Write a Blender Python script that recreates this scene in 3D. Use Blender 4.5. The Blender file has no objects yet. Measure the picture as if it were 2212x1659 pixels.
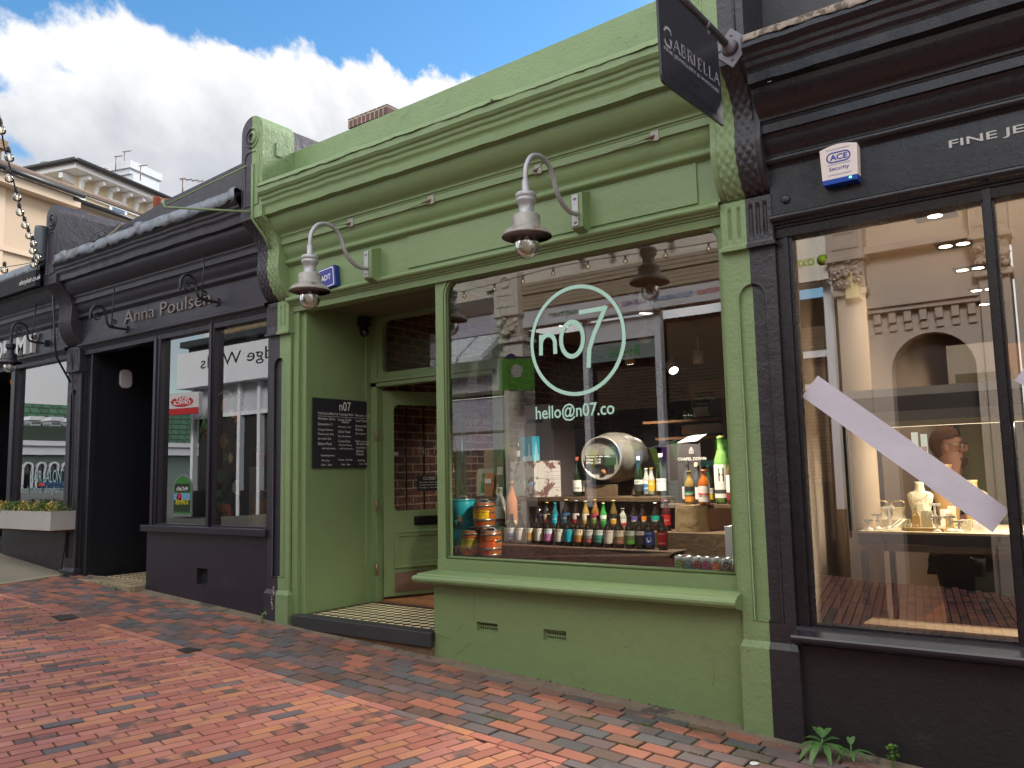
import bpy, math, random
from mathutils import Vector, Matrix
random.seed(7)
R = math.radians
scene = bpy.context.scene
C = scene.collection

# ------------------------------------------------------------------ camera
FPX, CX, CY, EYE = 1770.0, 1106.0, 829.5, 1.6       # calibrated on a 2212 px wide picture
def _n(v): return Vector(v).normalized()
_Z = _n((-342, 16250, -FPX))
_X = -_n((-1308 - CX, -(1072 - CY), -FPX)); _X = (_X - _Z * _X.dot(_Z)).normalized()
_Y = _Z.cross(_X)
ROT = Matrix((_X, _Y, _Z))                           # camera axes -> world axes
cam = bpy.data.cameras.new('camera'); camo = bpy.data.objects.new('camera', cam); C.objects.link(camo)
cam.sensor_width = 36.0; cam.lens = FPX / 2212 * 36.0; cam.clip_start = 0.05; cam.clip_end = 2000
camo.matrix_world = Matrix.Translation((0, 0, EYE)) @ ROT.to_4x4()
scene.camera = camo
def ray(px, py): return ROT @ Vector((px - CX, -(py - CY), -FPX))
def at(px, py, Y):                                   # where the line of sight meets the plane y = Y -> (x, z)
    d = ray(px, py); t = Y / d.y; return d.x * t, EYE + d.z * t
def atx(px, py, X):
    d = ray(px, py); t = X / d.x; return d.y * t, EYE + d.z * t
def sub(z, px, py): return (z[0] + px * z[2]) / 1.8517, (z[1] + py * z[2]) / 1.8517
A3 = (1780, 1300, 620/2057); A4 = (2350, 1400, 650/2157); A5 = (1780, 1750, 620/1870); A6 = (2350, 1850, 650/2157)
B1 = (2900, 700, 1196/2205); B2 = (3100, 1500, 996/2065); Z2 = (0, 800, 1200/2212); Z3 = (0, 1600, 1200/2212)
def ats(z, px, py, Y): return at(*sub(z, px, py), Y)

# ------------------------------------------------------------------ sky and sun
w = bpy.data.worlds.new('World'); scene.world = w; w.use_nodes = True
nt = w.node_tree; nt.nodes.clear()
def N(tree, t, **kw):
    n = tree.nodes.new(t)
    for k, v in kw.items():
        if k.startswith('i_'): n.inputs[int(k[2:]) if k[2:].isdigit() else k[2:].replace('_', ' ')].default_value = v
        else: setattr(n, k, v)
    return n
def mth(tree, op, a, b=None, c=None, clamp=False):
    n = tree.nodes.new('ShaderNodeMath'); n.operation = op; n.use_clamp = clamp
    for i, v in enumerate((a, b, c)):
        if v is None: continue
        if isinstance(v, (int, float)): n.inputs[i].default_value = v
        else: tree.links.new(v, n.inputs[i])
    return n.outputs[0]
def sstep(tree, v, lo, hi):
    n = tree.nodes.new('ShaderNodeMapRange'); n.interpolation_type = 'SMOOTHSTEP'
    tree.links.new(v, n.inputs[0]); n.inputs[1].default_value = lo; n.inputs[2].default_value = hi
    return n.outputs[0]
SUN_EL, SUN_AZ = R(32), R(18)
L = nt.links.new
tc = N(nt, 'ShaderNodeTexCoord'); sep = N(nt, 'ShaderNodeSeparateXYZ'); L(tc.outputs['Generated'], sep.inputs[0])
dx, dy, dz = sep.outputs
nx = mth(nt, 'MAXIMUM', mth(nt, 'MULTIPLY', dx, -1.0), 0.06)
u = mth(nt, 'DIVIDE', dy, nx); v = mth(nt, 'DIVIDE', dz, nx)
comb = N(nt, 'ShaderNodeCombineXYZ'); L(u, comb.inputs[0]); L(v, comb.inputs[1])
def noise(tree, vec, scale, det=8, rough=.55, dist=0):
    n = N(tree, 'ShaderNodeTexNoise'); n.inputs['Scale'].default_value = scale; n.inputs['Detail'].default_value = det
    n.inputs['Roughness'].default_value = rough; n.inputs['Distortion'].default_value = dist
    if vec is not None: tree.links.new(vec, n.inputs['Vector'])
    return n.outputs['Fac']
n1 = noise(nt, comb.outputs[0], 7, 9, .58, .25); n2 = noise(nt, comb.outputs[0], 22, 8, .62, .2)
edge = mth(nt, 'ADD', mth(nt, 'MULTIPLY', u, .285), .452)
edge = mth(nt, 'ADD', edge, mth(nt, 'MULTIPLY', mth(nt, 'SUBTRACT', n1, .5), .16))
edge = mth(nt, 'ADD', edge, mth(nt, 'MULTIPLY', mth(nt, 'SUBTRACT', n2, .5), .07))
below = mth(nt, 'SUBTRACT', edge, v)
mask = sstep(nt, below, -.006, .022)
def hole(mk, u0, v0, r, amt):
    du = mth(nt, 'SUBTRACT', u, u0); dv = mth(nt, 'MULTIPLY', mth(nt, 'SUBTRACT', v, v0), 1.6)
    d = mth(nt, 'SQRT', mth(nt, 'ADD', mth(nt, 'MULTIPLY', du, du), mth(nt, 'MULTIPLY', dv, dv)))
    d = mth(nt, 'ADD', d, mth(nt, 'MULTIPLY', mth(nt, 'SUBTRACT', n2, .5), .09))
    return mth(nt, 'MULTIPLY', mk, mth(nt, 'SUBTRACT', 1, mth(nt, 'MULTIPLY', sstep(nt, mth(nt, 'SUBTRACT', r, d), 0, .03), amt)))
mask = hole(mask, .372, .452, .03, .9); mask = hole(mask, .447, .503, .018, .6); mask = hole(mask, .395, .385, .03, .9)
# the rest of the sky: broken cloud
nd = noise(nt, tc.outputs['Generated'], 2.3, 8, .55, .3)
gen = sstep(nt, nd, .42, .52)
side = sstep(nt, mth(nt, 'MULTIPLY', dx, -1.0), .25, .4)
side = mth(nt, 'MULTIPLY', side, sstep(nt, dy, -.05, .1))
def mixf(tree, f, a, b):
    n = tree.nodes.new('ShaderNodeMix'); n.data_type = 'FLOAT'
    for i, x in ((0, f), (2, a), (3, b)):
        if isinstance(x, (int, float)): n.inputs[i].default_value = x
        else: tree.links.new(x, n.inputs[i])
    return n.outputs[0]
def mixc(tree, f, a, b, mode='MIX'):
    n = tree.nodes.new('ShaderNodeMix'); n.data_type = 'RGBA'; n.blend_type = mode
    for i, x in ((0, f), (6, a), (7, b)):
        if isinstance(x, (int, float)): n.inputs[i].default_value = x
        elif isinstance(x, tuple): n.inputs[i].default_value = x if len(x) == 4 else (*x, 1)
        else: tree.links.new(x, n.inputs[i])
    return n.outputs[2]
cov = mixf(nt, side, gen, mask)
body = mth(nt, 'ADD', mth(nt, 'MULTIPLY', sstep(nt, below, .03, .22), .75), mth(nt, 'MULTIPLY', mth(nt, 'SUBTRACT', n1, .5), .75), clamp=True)
bodyg = sstep(nt, nd, .5, .75)
grey = mixf(nt, side, bodyg, body)
ccol = mixc(nt, grey, (.78, .782, .795), (.40, .425, .47))
ccol = mixc(nt, mth(nt, 'MULTIPLY', sstep(nt, mth(nt, 'MULTIPLY', dy, -1.0), -.1, .5), sstep(nt, dx, -.85, -.55)), ccol, (2.5, 2.44, 2.34))   # brighter unseen sky added behind the camera to light the shop fronts
sky = N(nt, 'ShaderNodeTexSky'); sky.sky_type = 'NISHITA'; sky.sun_disc = False
sky.sun_elevation = SUN_EL; sky.sun_rotation = SUN_AZ; sky.air_density = 1.3; sky.dust_density = .3; sky.ozone_density = 2.5
hs = N(nt, 'ShaderNodeHueSaturation'); hs.inputs['Saturation'].default_value = 1.3; hs.inputs['Value'].default_value = 1.0; L(sky.outputs[0], hs.inputs['Color'])
b1n = N(nt, 'ShaderNodeBackground'); L(hs.outputs[0], b1n.inputs[0]); b1n.inputs[1].default_value = .15
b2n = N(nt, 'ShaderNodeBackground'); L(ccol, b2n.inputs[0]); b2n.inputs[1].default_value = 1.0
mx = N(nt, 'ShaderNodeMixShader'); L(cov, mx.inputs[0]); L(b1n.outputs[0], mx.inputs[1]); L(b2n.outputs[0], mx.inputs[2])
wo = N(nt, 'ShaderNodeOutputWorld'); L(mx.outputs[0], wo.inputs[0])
sl = bpy.data.lights.new('sun', 'SUN'); sl.energy = 3.8; sl.angle = R(20); sl.color = (1, .965, .91)
so = bpy.data.objects.new('sun', sl); C.objects.link(so)
sd = Vector((math.sin(SUN_AZ) * math.cos(SUN_EL), math.cos(SUN_AZ) * math.cos(SUN_EL), math.sin(SUN_EL)))
so.rotation_euler = sd.to_track_quat('Z', 'Y').to_euler()
scene.view_settings.view_transform = 'Standard'; scene.view_settings.look = 'None'
scene.view_settings.exposure = 0.42; scene.view_settings.gamma = 1.0
try:
    scene.cycles.use_denoising = True; scene.cycles.max_bounces = 10; scene.cycles.transparent_max_bounces = 24
    scene.cycles.glossy_bounces = 4; scene.cycles.caustics_reflective = False; scene.cycles.caustics_refractive = False
    scene.cycles.sample_clamp_indirect = 6
except Exception: pass

# ------------------------------------------------------------------ materials
def S(h):
    h = h.lstrip('#'); o = []
    for i in (0, 2, 4):
        c = int(h[i:i+2], 16) / 255; o.append(c / 12.92 if c <= .04045 else ((c + .055) / 1.055) ** 2.4)
    return tuple(o)
MC = {}
def M(name, col, rough=.5, metal=0, var=0, vs=3.0, bump=0, bs=60, emit=0, stain=None, st=(.5, .6), ss=4, coat=0, bs2=0, spec=.5, trans=0):
    if name in MC: return MC[name]
    if isinstance(col, str): col = S(col)
    m = bpy.data.materials.new(name); m.use_nodes = True; t = m.node_tree; b = t.nodes['Principled BSDF']
    b.inputs['Roughness'].default_value = rough; b.inputs['Metallic'].default_value = metal
    b.inputs['Coat Weight'].default_value = coat; b.inputs['Specular IOR Level'].default_value = spec
    b.inputs['Transmission Weight'].default_value = trans
    out = (*col, 1)
    b.inputs['Base Color'].default_value = out
    co = None
    if var or bump or stain:
        co = N(t, 'ShaderNodeTexCoord').outputs['Object']
    if var:
        f = noise(t, co, vs, 6, .6)
        f2 = noise(t, co, vs * 9, 4, .6)
        ff = mth(t, 'ADD', mth(t, 'MULTIPLY', f, .65), mth(t, 'MULTIPLY', f2, .35))
        rr = N(t, 'ShaderNodeMapRange'); t.links.new(ff, rr.inputs[0]); rr.inputs[1].default_value = .3; rr.inputs[2].default_value = .7
        rr.inputs[3].default_value = 1 - var; rr.inputs[4].default_value = 1 + var
        out = mixc(t, 1.0, out, rr.outputs[0], 'MULTIPLY')
        t.links.new(out, b.inputs['Base Color'])
        ro = mth(t, 'ADD', mth(t, 'MULTIPLY', mth(t, 'SUBTRACT', f2, .5), .35), rough, clamp=True)
        t.links.new(ro, b.inputs['Roughness'])
    if stain:
        f = noise(t, co, ss, 8, .7)
        out = mixc(t, sstep(t, f, *st), out, (*stain, 1))
        t.links.new(out, b.inputs['Base Color'])
    if bump:
        f = noise(t, co, bs, 5, .6)
        if bs2: f = mth(t, 'ADD', f, mth(t, 'MULTIPLY', noise(t, co, bs2, 3, .5), 2.0))
        bp = N(t, 'ShaderNodeBump'); bp.inputs['Strength'].default_value = bump; bp.inputs['Distance'].default_value = .01
        t.links.new(f, bp.inputs['Height']); t.links.new(bp.outputs[0], b.inputs['Normal'])
    if emit:
        b.inputs['Emission Color'].default_value = (*col, 1); b.inputs['Emission Strength'].default_value = emit
    MC[name] = m; return m
def glassmat(name, base, f, tint=(1, 1, 1), rough=0.0, wav=0.0):
    """thin window pane: part mirror (fresnel plus a base share), part clear"""
    m = bpy.data.materials.new(name); m.use_nodes = True; t = m.node_tree; t.nodes.clear()
    g = N(t, 'ShaderNodeBsdfGlossy'); g.inputs['Roughness'].default_value = rough
    tr = N(t, 'ShaderNodeBsdfTransparent'); tr.inputs[0].default_value = (*tint, 1)
    fr = N(t, 'ShaderNodeFresnel'); fr.inputs[0].default_value = 1.5
    if wav:
        co = N(t, 'ShaderNodeTexCoord').outputs['Object']; bp = N(t, 'ShaderNodeBump')
        bp.inputs['Strength'].default_value = wav; bp.inputs['Distance'].default_value = .02
        t.links.new(noise(t, co, 1.1, 1, .4), bp.inputs['Height']); t.links.new(bp.outputs[0], g.inputs['Normal'])
    fac = mth(t, 'ADD', mth(t, 'MULTIPLY', fr.outputs[0], f), base, clamp=True)
    mxs = N(t, 'ShaderNodeMixShader'); t.links.new(fac, mxs.inputs[0]); t.links.new(tr.outputs[0], mxs.inputs[1]); t.links.new(g.outputs[0], mxs.inputs[2])
    t.links.new(mxs.outputs[0], N(t, 'ShaderNodeOutputMaterial').inputs[0]); MC[name] = m; return m
GLASS = glassmat('shop_glass', .10, 1.8, (.95, .97, .95), wav=.02)
GLASS_D = glassmat('dark_shop_glass', .22, 2.2, (.95, .97, .95), wav=.02)
GLASS_J = glassmat('jewel_glass', .24, 2.0, (.97, .97, .95))
GLASS_P = glassmat('plain_glass', .02, 1.5, (.95, .96, .95))
BULB = glassmat('bulb_glass', .10, 2.0, (.90, .91, .90))

def brickmat(name, c1, c2, mortar, bw, bh, ms=.012, swap='X', var=.25, rough=.85, bump=.6, moss=None):
    """procedural brickwork for a vertical wall; swap says which axis runs along the wall"""
    m = bpy.data.materials.new(name); m.use_nodes = True; t = m.node_tree; b = t.nodes['Principled BSDF']
    co = N(t, 'ShaderNodeTexCoord').outputs['Object']; sp = N(t, 'ShaderNodeSeparateXYZ'); t.links.new(co, sp.inputs[0])
    cb = N(t, 'ShaderNodeCombineXYZ'); t.links.new(sp.outputs[0 if swap == 'X' else 1], cb.inputs[0]); t.links.new(sp.outputs[1 if swap == 'F' else 2], cb.inputs[1])
    if swap == 'F': t.links.new(sp.outputs[0], cb.inputs[0])
    wr = N(t, 'ShaderNodeVectorMath'); wr.operation = 'ADD'; nn = N(t, 'ShaderNodeTexNoise'); nn.inputs['Scale'].default_value = 9
    sc = N(t, 'ShaderNodeVectorMath'); sc.operation = 'SCALE'; sc.inputs['Scale'].default_value = .018
    t.links.new(co, nn.inputs['Vector']); t.links.new(nn.outputs['Color'], sc.inputs[0]); t.links.new(cb.outputs[0], wr.inputs[0]); t.links.new(sc.outputs[0], wr.inputs[1])
    bt = N(t, 'ShaderNodeTexBrick'); t.links.new(wr.outputs[0], bt.inputs['Vector'])
    bt.inputs['Color1'].default_value = (*c1, 1); bt.inputs['Color2'].default_value = (*c2, 1); bt.inputs['Mortar'].default_value = (*mortar, 1)
    bt.inputs['Scale'].default_value = 1; bt.inputs['Brick Width'].default_value = bw; bt.inputs['Row Height'].default_value = bh
    bt.inputs['Mortar Size'].default_value = ms; bt.inputs['Mortar Smooth'].default_value = .3
    f = noise(t, co, 14, 8, .7); rr = N(t, 'ShaderNodeMapRange'); t.links.new(f, rr.inputs[0]); rr.inputs[1].default_value = .3; rr.inputs[2].default_value = .7
    rr.inputs[3].default_value = 1 - var; rr.inputs[4].default_value = 1 + var
    t.links.new(mixc(t, 1.0, bt.outputs[0], rr.outputs[0], 'MULTIPLY'), b.inputs['Base Color']); b.inputs['Roughness'].default_value = rough
    bp = N(t, 'ShaderNodeBump'); bp.inputs['Strength'].default_value = bump; bp.inputs['Distance'].default_value = .01
    t.links.new(mth(t, 'SUBTRACT', mth(t, 'MULTIPLY', f, .4), bt.outputs['Fac']), bp.inputs['Height']); t.links.new(bp.outputs[0], b.inputs['Normal'])
    MC[name] = m; return m

# ------------------------------------------------------------------ mesh helpers
ORG = {}
class MB:
    def __init__(s): s.v = []; s.f = []; s.m = []; s.mi = 0; s.sm = False; s.sf = []
    def add(s, vs, fs):
        o = len(s.v); s.v += [Vector(x) for x in vs]
        for f in fs: s.f.append([i + o for i in f]); s.m.append(s.mi); s.sf.append(s.sm)
        return s
    def box(s, a, b):
        x0, x1 = sorted((a[0], b[0])); y0, y1 = sorted((a[1], b[1])); z0, z1 = sorted((a[2], b[2]))
        return s.add([(x0,y0,z0),(x1,y0,z0),(x1,y1,z0),(x0,y1,z0),(x0,y0,z1),(x1,y0,z1),(x1,y1,z1),(x0,y1,z1)],
                     [(0,3,2,1),(4,5,6,7),(0,1,5,4),(1,2,6,5),(2,3,7,6),(3,0,4,7)])
    def cbox(s, c, d, rot=None):
        hx, hy, hz = d[0]/2, d[1]/2, d[2]/2
        vs = [Vector((x,y,z)) for z in (-hz,hz) for x,y in ((-hx,-hy),(hx,-hy),(hx,hy),(-hx,hy))]
        if rot is not None: vs = [rot @ q for q in vs]
        return s.add([q + Vector(c) for q in vs], [(0,3,2,1),(4,5,6,7),(0,1,5,4),(1,2,6,5),(2,3,7,6),(3,0,4,7)])
    def prism(s, pts, d):                      # closed polygon (3D points) pushed along d
        n = len(pts); d = Vector(d); P = [Vector(p) for p in pts]
        return s.add(P + [p + d for p in P], [list(range(n))[::-1], list(range(n, 2*n))] + [(i, (i+1) % n, n + (i+1) % n, n + i) for i in range(n)])
    def sheet(s, rows):                        # grid of points
        n = len(rows[0]); k = len(rows)
        return s.add([p for r in rows for p in r], [(i*n+j, i*n+j+1, (i+1)*n+j+1, (i+1)*n+j) for i in range(k-1) for j in range(n-1)])
    def tube(s, pts, r, n=10, cap=True):
        P = [Vector(p) for p in pts]; rr = r if isinstance(r, (list, tuple)) else [r] * len(P)
        rows = []; up = None
        for i, p in enumerate(P):
            t = (P[min(i+1, len(P)-1)] - P[max(i-1, 0)]).normalized()
            if up is None: up = Vector((0,0,1)) if abs(t.z) < .9 else Vector((0,1,0))
            a = t.cross(up).normalized(); b = a.cross(t).normalized(); up = b
            rows.append([p + (a * math.cos(2*math.pi*k/n) + b * math.sin(2*math.pi*k/n)) * rr[i] for k in range(n)])
        o = [q for r_ in rows for q in r_]; m = len(rows)
        fs = [(i*n+j, i*n+(j+1) % n, (i+1)*n+(j+1) % n, (i+1)*n+j) for i in range(m-1) for j in range(n)]
        if cap: fs += [list(range(n))[::-1], list(range((m-1)*n, m*n))]
        sm = s.sm; s.sm = True; s.add(o, fs); s.sm = sm; return s
    def lathe(s, prof, c, n=24, axis=None, sm=True, flat=1.0):
        c = Vector(c); q = Vector((0,0,1)).rotation_difference(Vector(axis).normalized()).to_matrix() if axis else Matrix.Identity(3)
        vs = []; fs = []
        for r, z in prof:
            for k in range(n):
                a = 2*math.pi*k/n; vs.append(c + q @ Vector((r*math.cos(a), r*flat*math.sin(a), z)))
        m = len(prof)
        for i in range(m-1):
            for k in range(n): fs.append((i*n+k, i*n+(k+1) % n, (i+1)*n+(k+1) % n, (i+1)*n+k))
        if prof[0][0] > 1e-4: fs.append(list(range(n))[::-1])
        if prof[-1][0] > 1e-4: fs.append(list(range((m-1)*n, m*n)))
        o = s.sm; s.sm = sm; s.add(vs, fs); s.sm = o; return s
    def build(s, name, mat, parent=None, bevel=0, **tags):
        org = ORG.get(parent.name, Vector()) if parent else Vector()
        if tags.get('own'): tags.pop('own')
        loc = tags.pop('loc', None)
        if loc is not None and parent is None: org = Vector(loc)
        me = bpy.data.meshes.new(name); me.from_pydata([p - org for p in s.v], [], s.f)
        for m in (mat if isinstance(mat, (list, tuple)) else [mat]): me.materials.append(m)
        me.polygons.foreach_set('material_index', s.m); me.polygons.foreach_set('use_smooth', s.sf)
        me.update()
        o = bpy.data.objects.new(name, me); C.objects.link(o)
        if parent: o.parent = parent
        else: o.location = org
        ORG[o.name] = org
        if bevel:
            bv = o.modifiers.new('bevel', 'BEVEL'); bv.width = bevel; bv.segments = 2; bv.limit_method = 'ANGLE'; bv.angle_limit = R(40)
        for k, x in tags.items():
            if x: o[k] = x
        return o
def thing(name, label, cat, loc=(0,0,0), group=None):
    o = bpy.data.objects.new(name, None); C.objects.link(o); o.location = loc; o.empty_display_size = .1
    ORG[o.name] = Vector(loc); o['label'] = label; o['category'] = cat
    if group: o['group'] = group
    return o
def copy_thing(root, loc, label):
    r = root.copy(); C.objects.link(r); r.location = loc; r['label'] = label; ORG[r.name] = Vector(loc)
    for ch in list(root.children):
        c = ch.copy(); C.objects.link(c); c.parent = r
        for g in list(ch.children):
            d = g.copy(); C.objects.link(d); d.parent = c
    return r
def rrect(x0, x1, z0, z1, rad, n=8):            # rounded rectangle, (bl, br, tr, tl) radii, counter-clockwise
    bl, br, tr, tl = rad; P = []
    for cx, cz, r, a0 in ((x0+bl, z0+bl, bl, 180), (x1-br, z0+br, br, 270), (x1-tr, z1-tr, tr, 0), (x0+tl, z1-tl, tl, 90)):
        for k in range(n+1):
            a = R(a0 + 90*k/n); P.append((cx + r*math.cos(a), cz + r*math.sin(a)))
    return P
def ring(mb, outer, hole, rad, y0, y1, ydir='Y', n=8, hole_out=None):
    """frame between an outer rectangle and a rounded hole; y0 front, y1 back"""
    ox0, ox1, oz0, oz1 = outer; I = rrect(*hole, rad, n); O = []
    m = n + 1
    for ci in range(4):
        for k in range(m):
            ix, iz = I[ci*m+k]
            t = k / n
            ex = ox0 if ci in (0, 3) else ox1; ez = oz0 if ci in (0, 1) else oz1
            if ci in (0, 2): # starts on vertical side, ends on horizontal side
                O.append((ex, iz) if k == 0 else ((ix, ez) if k == n else (ex, ez)))
            else:
                O.append((ix, ez) if k == 0 else ((ex, iz) if k == n else (ex, ez)))
    K = len(I); vs = []
    def pt(a, b, y): return (a, y, b) if ydir == 'Y' else (y, a, b)
    for y in (y0, y1):
        vs += [pt(a, b, y) for a, b in O] + [pt(a, b, y) for a, b in I]
    fs = []
    for i in range(K):
        j = (i+1) % K
        fs += [(i, j, K+j, K+i), (2*K+j, 2*K+i, 3*K+i, 3*K+j), (K+i, K+j, 3*K+j, 3*K+i), (j, i, 2*K+i, 2*K+j)]
    return mb.add(vs, fs)
def text_mb(s, O, U, V, w_, h_, ext=.002, bold=0, mi=0, mb=None, shear=0, spacing=1.0, keep=False):
    """lettering fitted to a box: O bottom left, U right, V up"""
    cu = bpy.data.curves.new('t', 'FONT'); cu.body = s; cu.resolution_u = 3; cu.offset = bold; cu.shear = shear; cu.space_character = spacing
    cu.fill_mode = 'BOTH' if False else cu.fill_mode
    to = bpy.data.objects.new('t', cu); C.objects.link(to)
    dg = bpy.context.evaluated_depsgraph_get(); dg.update()
    me = bpy.data.meshes.new_from_object(to.evaluated_get(dg)); bpy.data.objects.remove(to); bpy.data.curves.remove(cu)
    xs = [v_.co.x for v_ in me.vertices]; ys = [v_.co.y for v_ in me.vertices]
    x0, x1, y0, y1 = min(xs), max(xs), min(ys), max(ys)
    U = Vector(U).normalized(); V = Vector(V).normalized(); Nn = U.cross(V); O = Vector(O)
    sx = w_ / (x1 - x0); sy = h_ / (y1 - y0)
    if keep: sx = sy = min(sx, sy)
    mb = mb or MB(); mb.mi = mi
    vs = [O + U * ((v_.co.x - x0) * sx) + V * ((v_.co.y - y0) * sy) + Nn * ext for v_ in me.vertices]
    mb.add(vs, [tuple(p.vertices) for p in me.polygons])
    if ext > .004:                                # raised letters: add the side walls
        ed = {}
        for p in me.polygons:
            vv = list(p.vertices)
            for a, b in zip(vv, vv[1:] + vv[:1]): ed[(a, b)] = 1
        base = len(mb.v) - len(vs)
        for (a, b) in ed:
            if (b, a) not in ed:
                i = len(mb.v); mb.v += [mb.v[base+a], mb.v[base+b], mb.v[base+b] - Nn*ext, mb.v[base+a] - Nn*ext]
                mb.f.append([i, i+3, i+2, i+1]); mb.m.append(mi); mb.sf.append(False)
    bpy.data.meshes.remove(me); mb.mi = 0
    return mb
def stroke(mb, pts, wd, y, closed=False):
    """flat brush stroke in the plane y = const; pts are (x, z)"""
    n = len(pts); Lp, Rp = [], []
    for i in range(n):
        a = Vector(pts[(i-1) % n] if (closed or i) else pts[0]); b = Vector(pts[(i+1) % n] if (closed or i < n-1) else pts[-1])
        t = (b - a).normalized(); q = Vector((-t.y, t.x)) * wd / 2; p = Vector(pts[i])
        Lp.append(p + q); Rp.append(p - q)
    vs = [(p.x, y, p.y) for p in Lp] + [(p.x, y, p.y) for p in Rp]; K = n
    return mb.add(vs, [(K+i, K+(i+1) % n, (i+1) % n, i) for i in range(n if closed else n-1)])
def arc(cx, cz, rx, rz, a0, a1, n=24): return [(cx + rx*math.cos(R(a0+(a1-a0)*k/n)), cz + rz*math.sin(R(a0+(a1-a0)*k/n))) for k in range(n+1)]
def smooth_path(P, n=6):                         # Catmull-Rom
    P = [Vector(p) for p in P]; o = []
    for i in range(len(P)-1):
        p0, p1, p2, p3 = P[max(i-1, 0)], P[i], P[i+1], P[min(i+2, len(P)-1)]
        for k in range(n):
            t = k/n; o.append(.5*((2*p1) + (p2-p0)*t + (2*p0-5*p1+4*p2-p3)*t*t + (3*p1-p0-3*p2+p3)*t*t*t))
    return o + [P[-1]]
GZ = lambda x: .036 - .0553 * x                   # the street falls towards the right
# ------------------------------------------------------------------ paving
def vcolmat(name, rough, darkflash):
    m = bpy.data.materials.new(name); m.use_nodes = True; t = m.node_tree; b = t.nodes['Principled BSDF']
    a = N(t, 'ShaderNodeVertexColor'); a.layer_name = 'Col'
    co = N(t, 'ShaderNodeTexCoord').outputs['Object']
    f = noise(t, co, 9, 4, .5); g = noise(t, co, 160, 6, .7); h = noise(t, co, 2.2, 4, .6)
    flash = sstep(t, mth(t, 'ADD', f, mth(t, 'MULTIPLY', a.outputs['Alpha'], .42)), .66, .92)
    c = mixc(t, mth(t, 'MULTIPLY', flash, .85), a.outputs[0], darkflash)
    k = mth(t, 'ADD', mth(t, 'ADD', mth(t, 'MULTIPLY', g, .8), .3), mth(t, 'MULTIPLY', h, .6))
    c = mixc(t, 1.0, c, k, 'MULTIPLY')
    dust = sstep(t, noise(t, co, 5, 8, .75), .56, .72)
    c = mixc(t, mth(t, 'MULTIPLY', dust, .16), c, (.33, .27, .22))
    t.links.new(c, b.inputs['Base Color'])
    t.links.new(mth(t, 'ADD', mth(t, 'MULTIPLY', g, .3), rough - .15), b.inputs['Roughness'])
    bp = N(t, 'ShaderNodeBump'); bp.inputs['Strength'].default_value = .55; bp.inputs['Distance'].default_value = .004
    t.links.new(g, bp.inputs['Height']); t.links.new(bp.outputs[0], b.inputs['Normal'])
    MC[name] = m; return m
ROADM = vcolmat('road_brick', .48, (.085, .075, .078)); PAVM = vcolmat('pavement_brick', .62, (.075, .07, .075))
def clip(poly, a, b, c):                         # keep a*x + b*y <= c
    o = []
    for i in range(len(poly)):
        p, q = poly[i], poly[(i+1) % len(poly)]
        dp = a*p[0] + b*p[1] - c; dq = a*q[0] + b*q[1] - c
        if dp <= 0: o.append(p)
        if dp * dq < 0:
            t = dp / (dp - dq); o.append((p[0] + (q[0]-p[0])*t, p[1] + (q[1]-p[1])*t))
    return o
def brick_top(V, F, CO, poly, col, rnd, gz=GZ, lift=0, inset=.0035):
    if len(poly) < 3: return
    ar = sum(poly[i][0]*poly[(i+1) % len(poly)][1] - poly[(i+1) % len(poly)][0]*poly[i][1] for i in range(len(poly)))/2
    if abs(ar) < .0006: return
    if ar < 0: poly = poly[::-1]
    cx = sum(p[0] for p in poly)/len(poly); cy = sum(p[1] for p in poly)/len(poly)
    tx, ty, h = rnd.gauss(0, .006), rnd.gauss(0, .006), rnd.gauss(0, .0011) + lift
    z = lambda x, y: gz(x) + h + tx*(x-cx) + ty*(y-cy)
    n = len(poly); o = len(V); I = []
    for x, y in poly:
        d = math.hypot(x-cx, y-cy) or 1; k = inset * 1.3 / d; I.append((x + (cx-x)*k, y + (cy-y)*k))
    V += [(x, y, z(x, y)) for x, y in I] + [(x, y, z(x, y) - .005) for x, y in poly] + [(x, y, gz(x) - .016) for x, y in poly]
    F.append([o+i for i in range(n)]); CO.append(col)
    for lv in (0, 1):  # brick edges and sides coloured darker, joint shade put into the colour
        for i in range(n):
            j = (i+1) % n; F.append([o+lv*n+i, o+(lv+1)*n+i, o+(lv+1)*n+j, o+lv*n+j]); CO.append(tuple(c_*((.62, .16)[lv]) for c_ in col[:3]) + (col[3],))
def bricks_obj(name, V, F, CO, mat, **tags):
    me = bpy.data.meshes.new(name); me.from_pydata(V, [], F); me.materials.append(mat)
    ca = me.color_attributes.new('Col', 'FLOAT_COLOR', 'CORNER'); i = 0
    for f, c in zip(F, CO):
        for _ in f: ca.data[i].color = c; i += 1
    me.update(); o = bpy.data.objects.new(name, me); C.objects.link(o)
    for k, x in tags.items(): o[k] = x
    return o
rb = random.Random(3)
RC = ['#b57a6a', '#b07264', '#ba7f6d', '#ae6f60', '#bb8268', '#bd8464', '#ae766c', '#a86c5e']
def road_col(x, y):
    base = S(rb.choice(RC)); q = rb.random(); al = 0
    if q < .06: base = S(rb.choice(['#6f686b', '#7a6d6b', '#696266'])); al = -1
    elif q < .36: al = .95 * rb.random()
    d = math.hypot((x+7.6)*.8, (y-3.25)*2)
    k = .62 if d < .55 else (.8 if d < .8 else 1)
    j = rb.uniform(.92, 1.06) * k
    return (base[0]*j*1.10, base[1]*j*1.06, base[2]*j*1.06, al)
V, F, CO = [], [], []
ang = R(79.5); ux, uy = math.cos(ang), math.sin(ang); vx, vy = uy, -ux
Lb, Wb = .2, .0775
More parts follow.
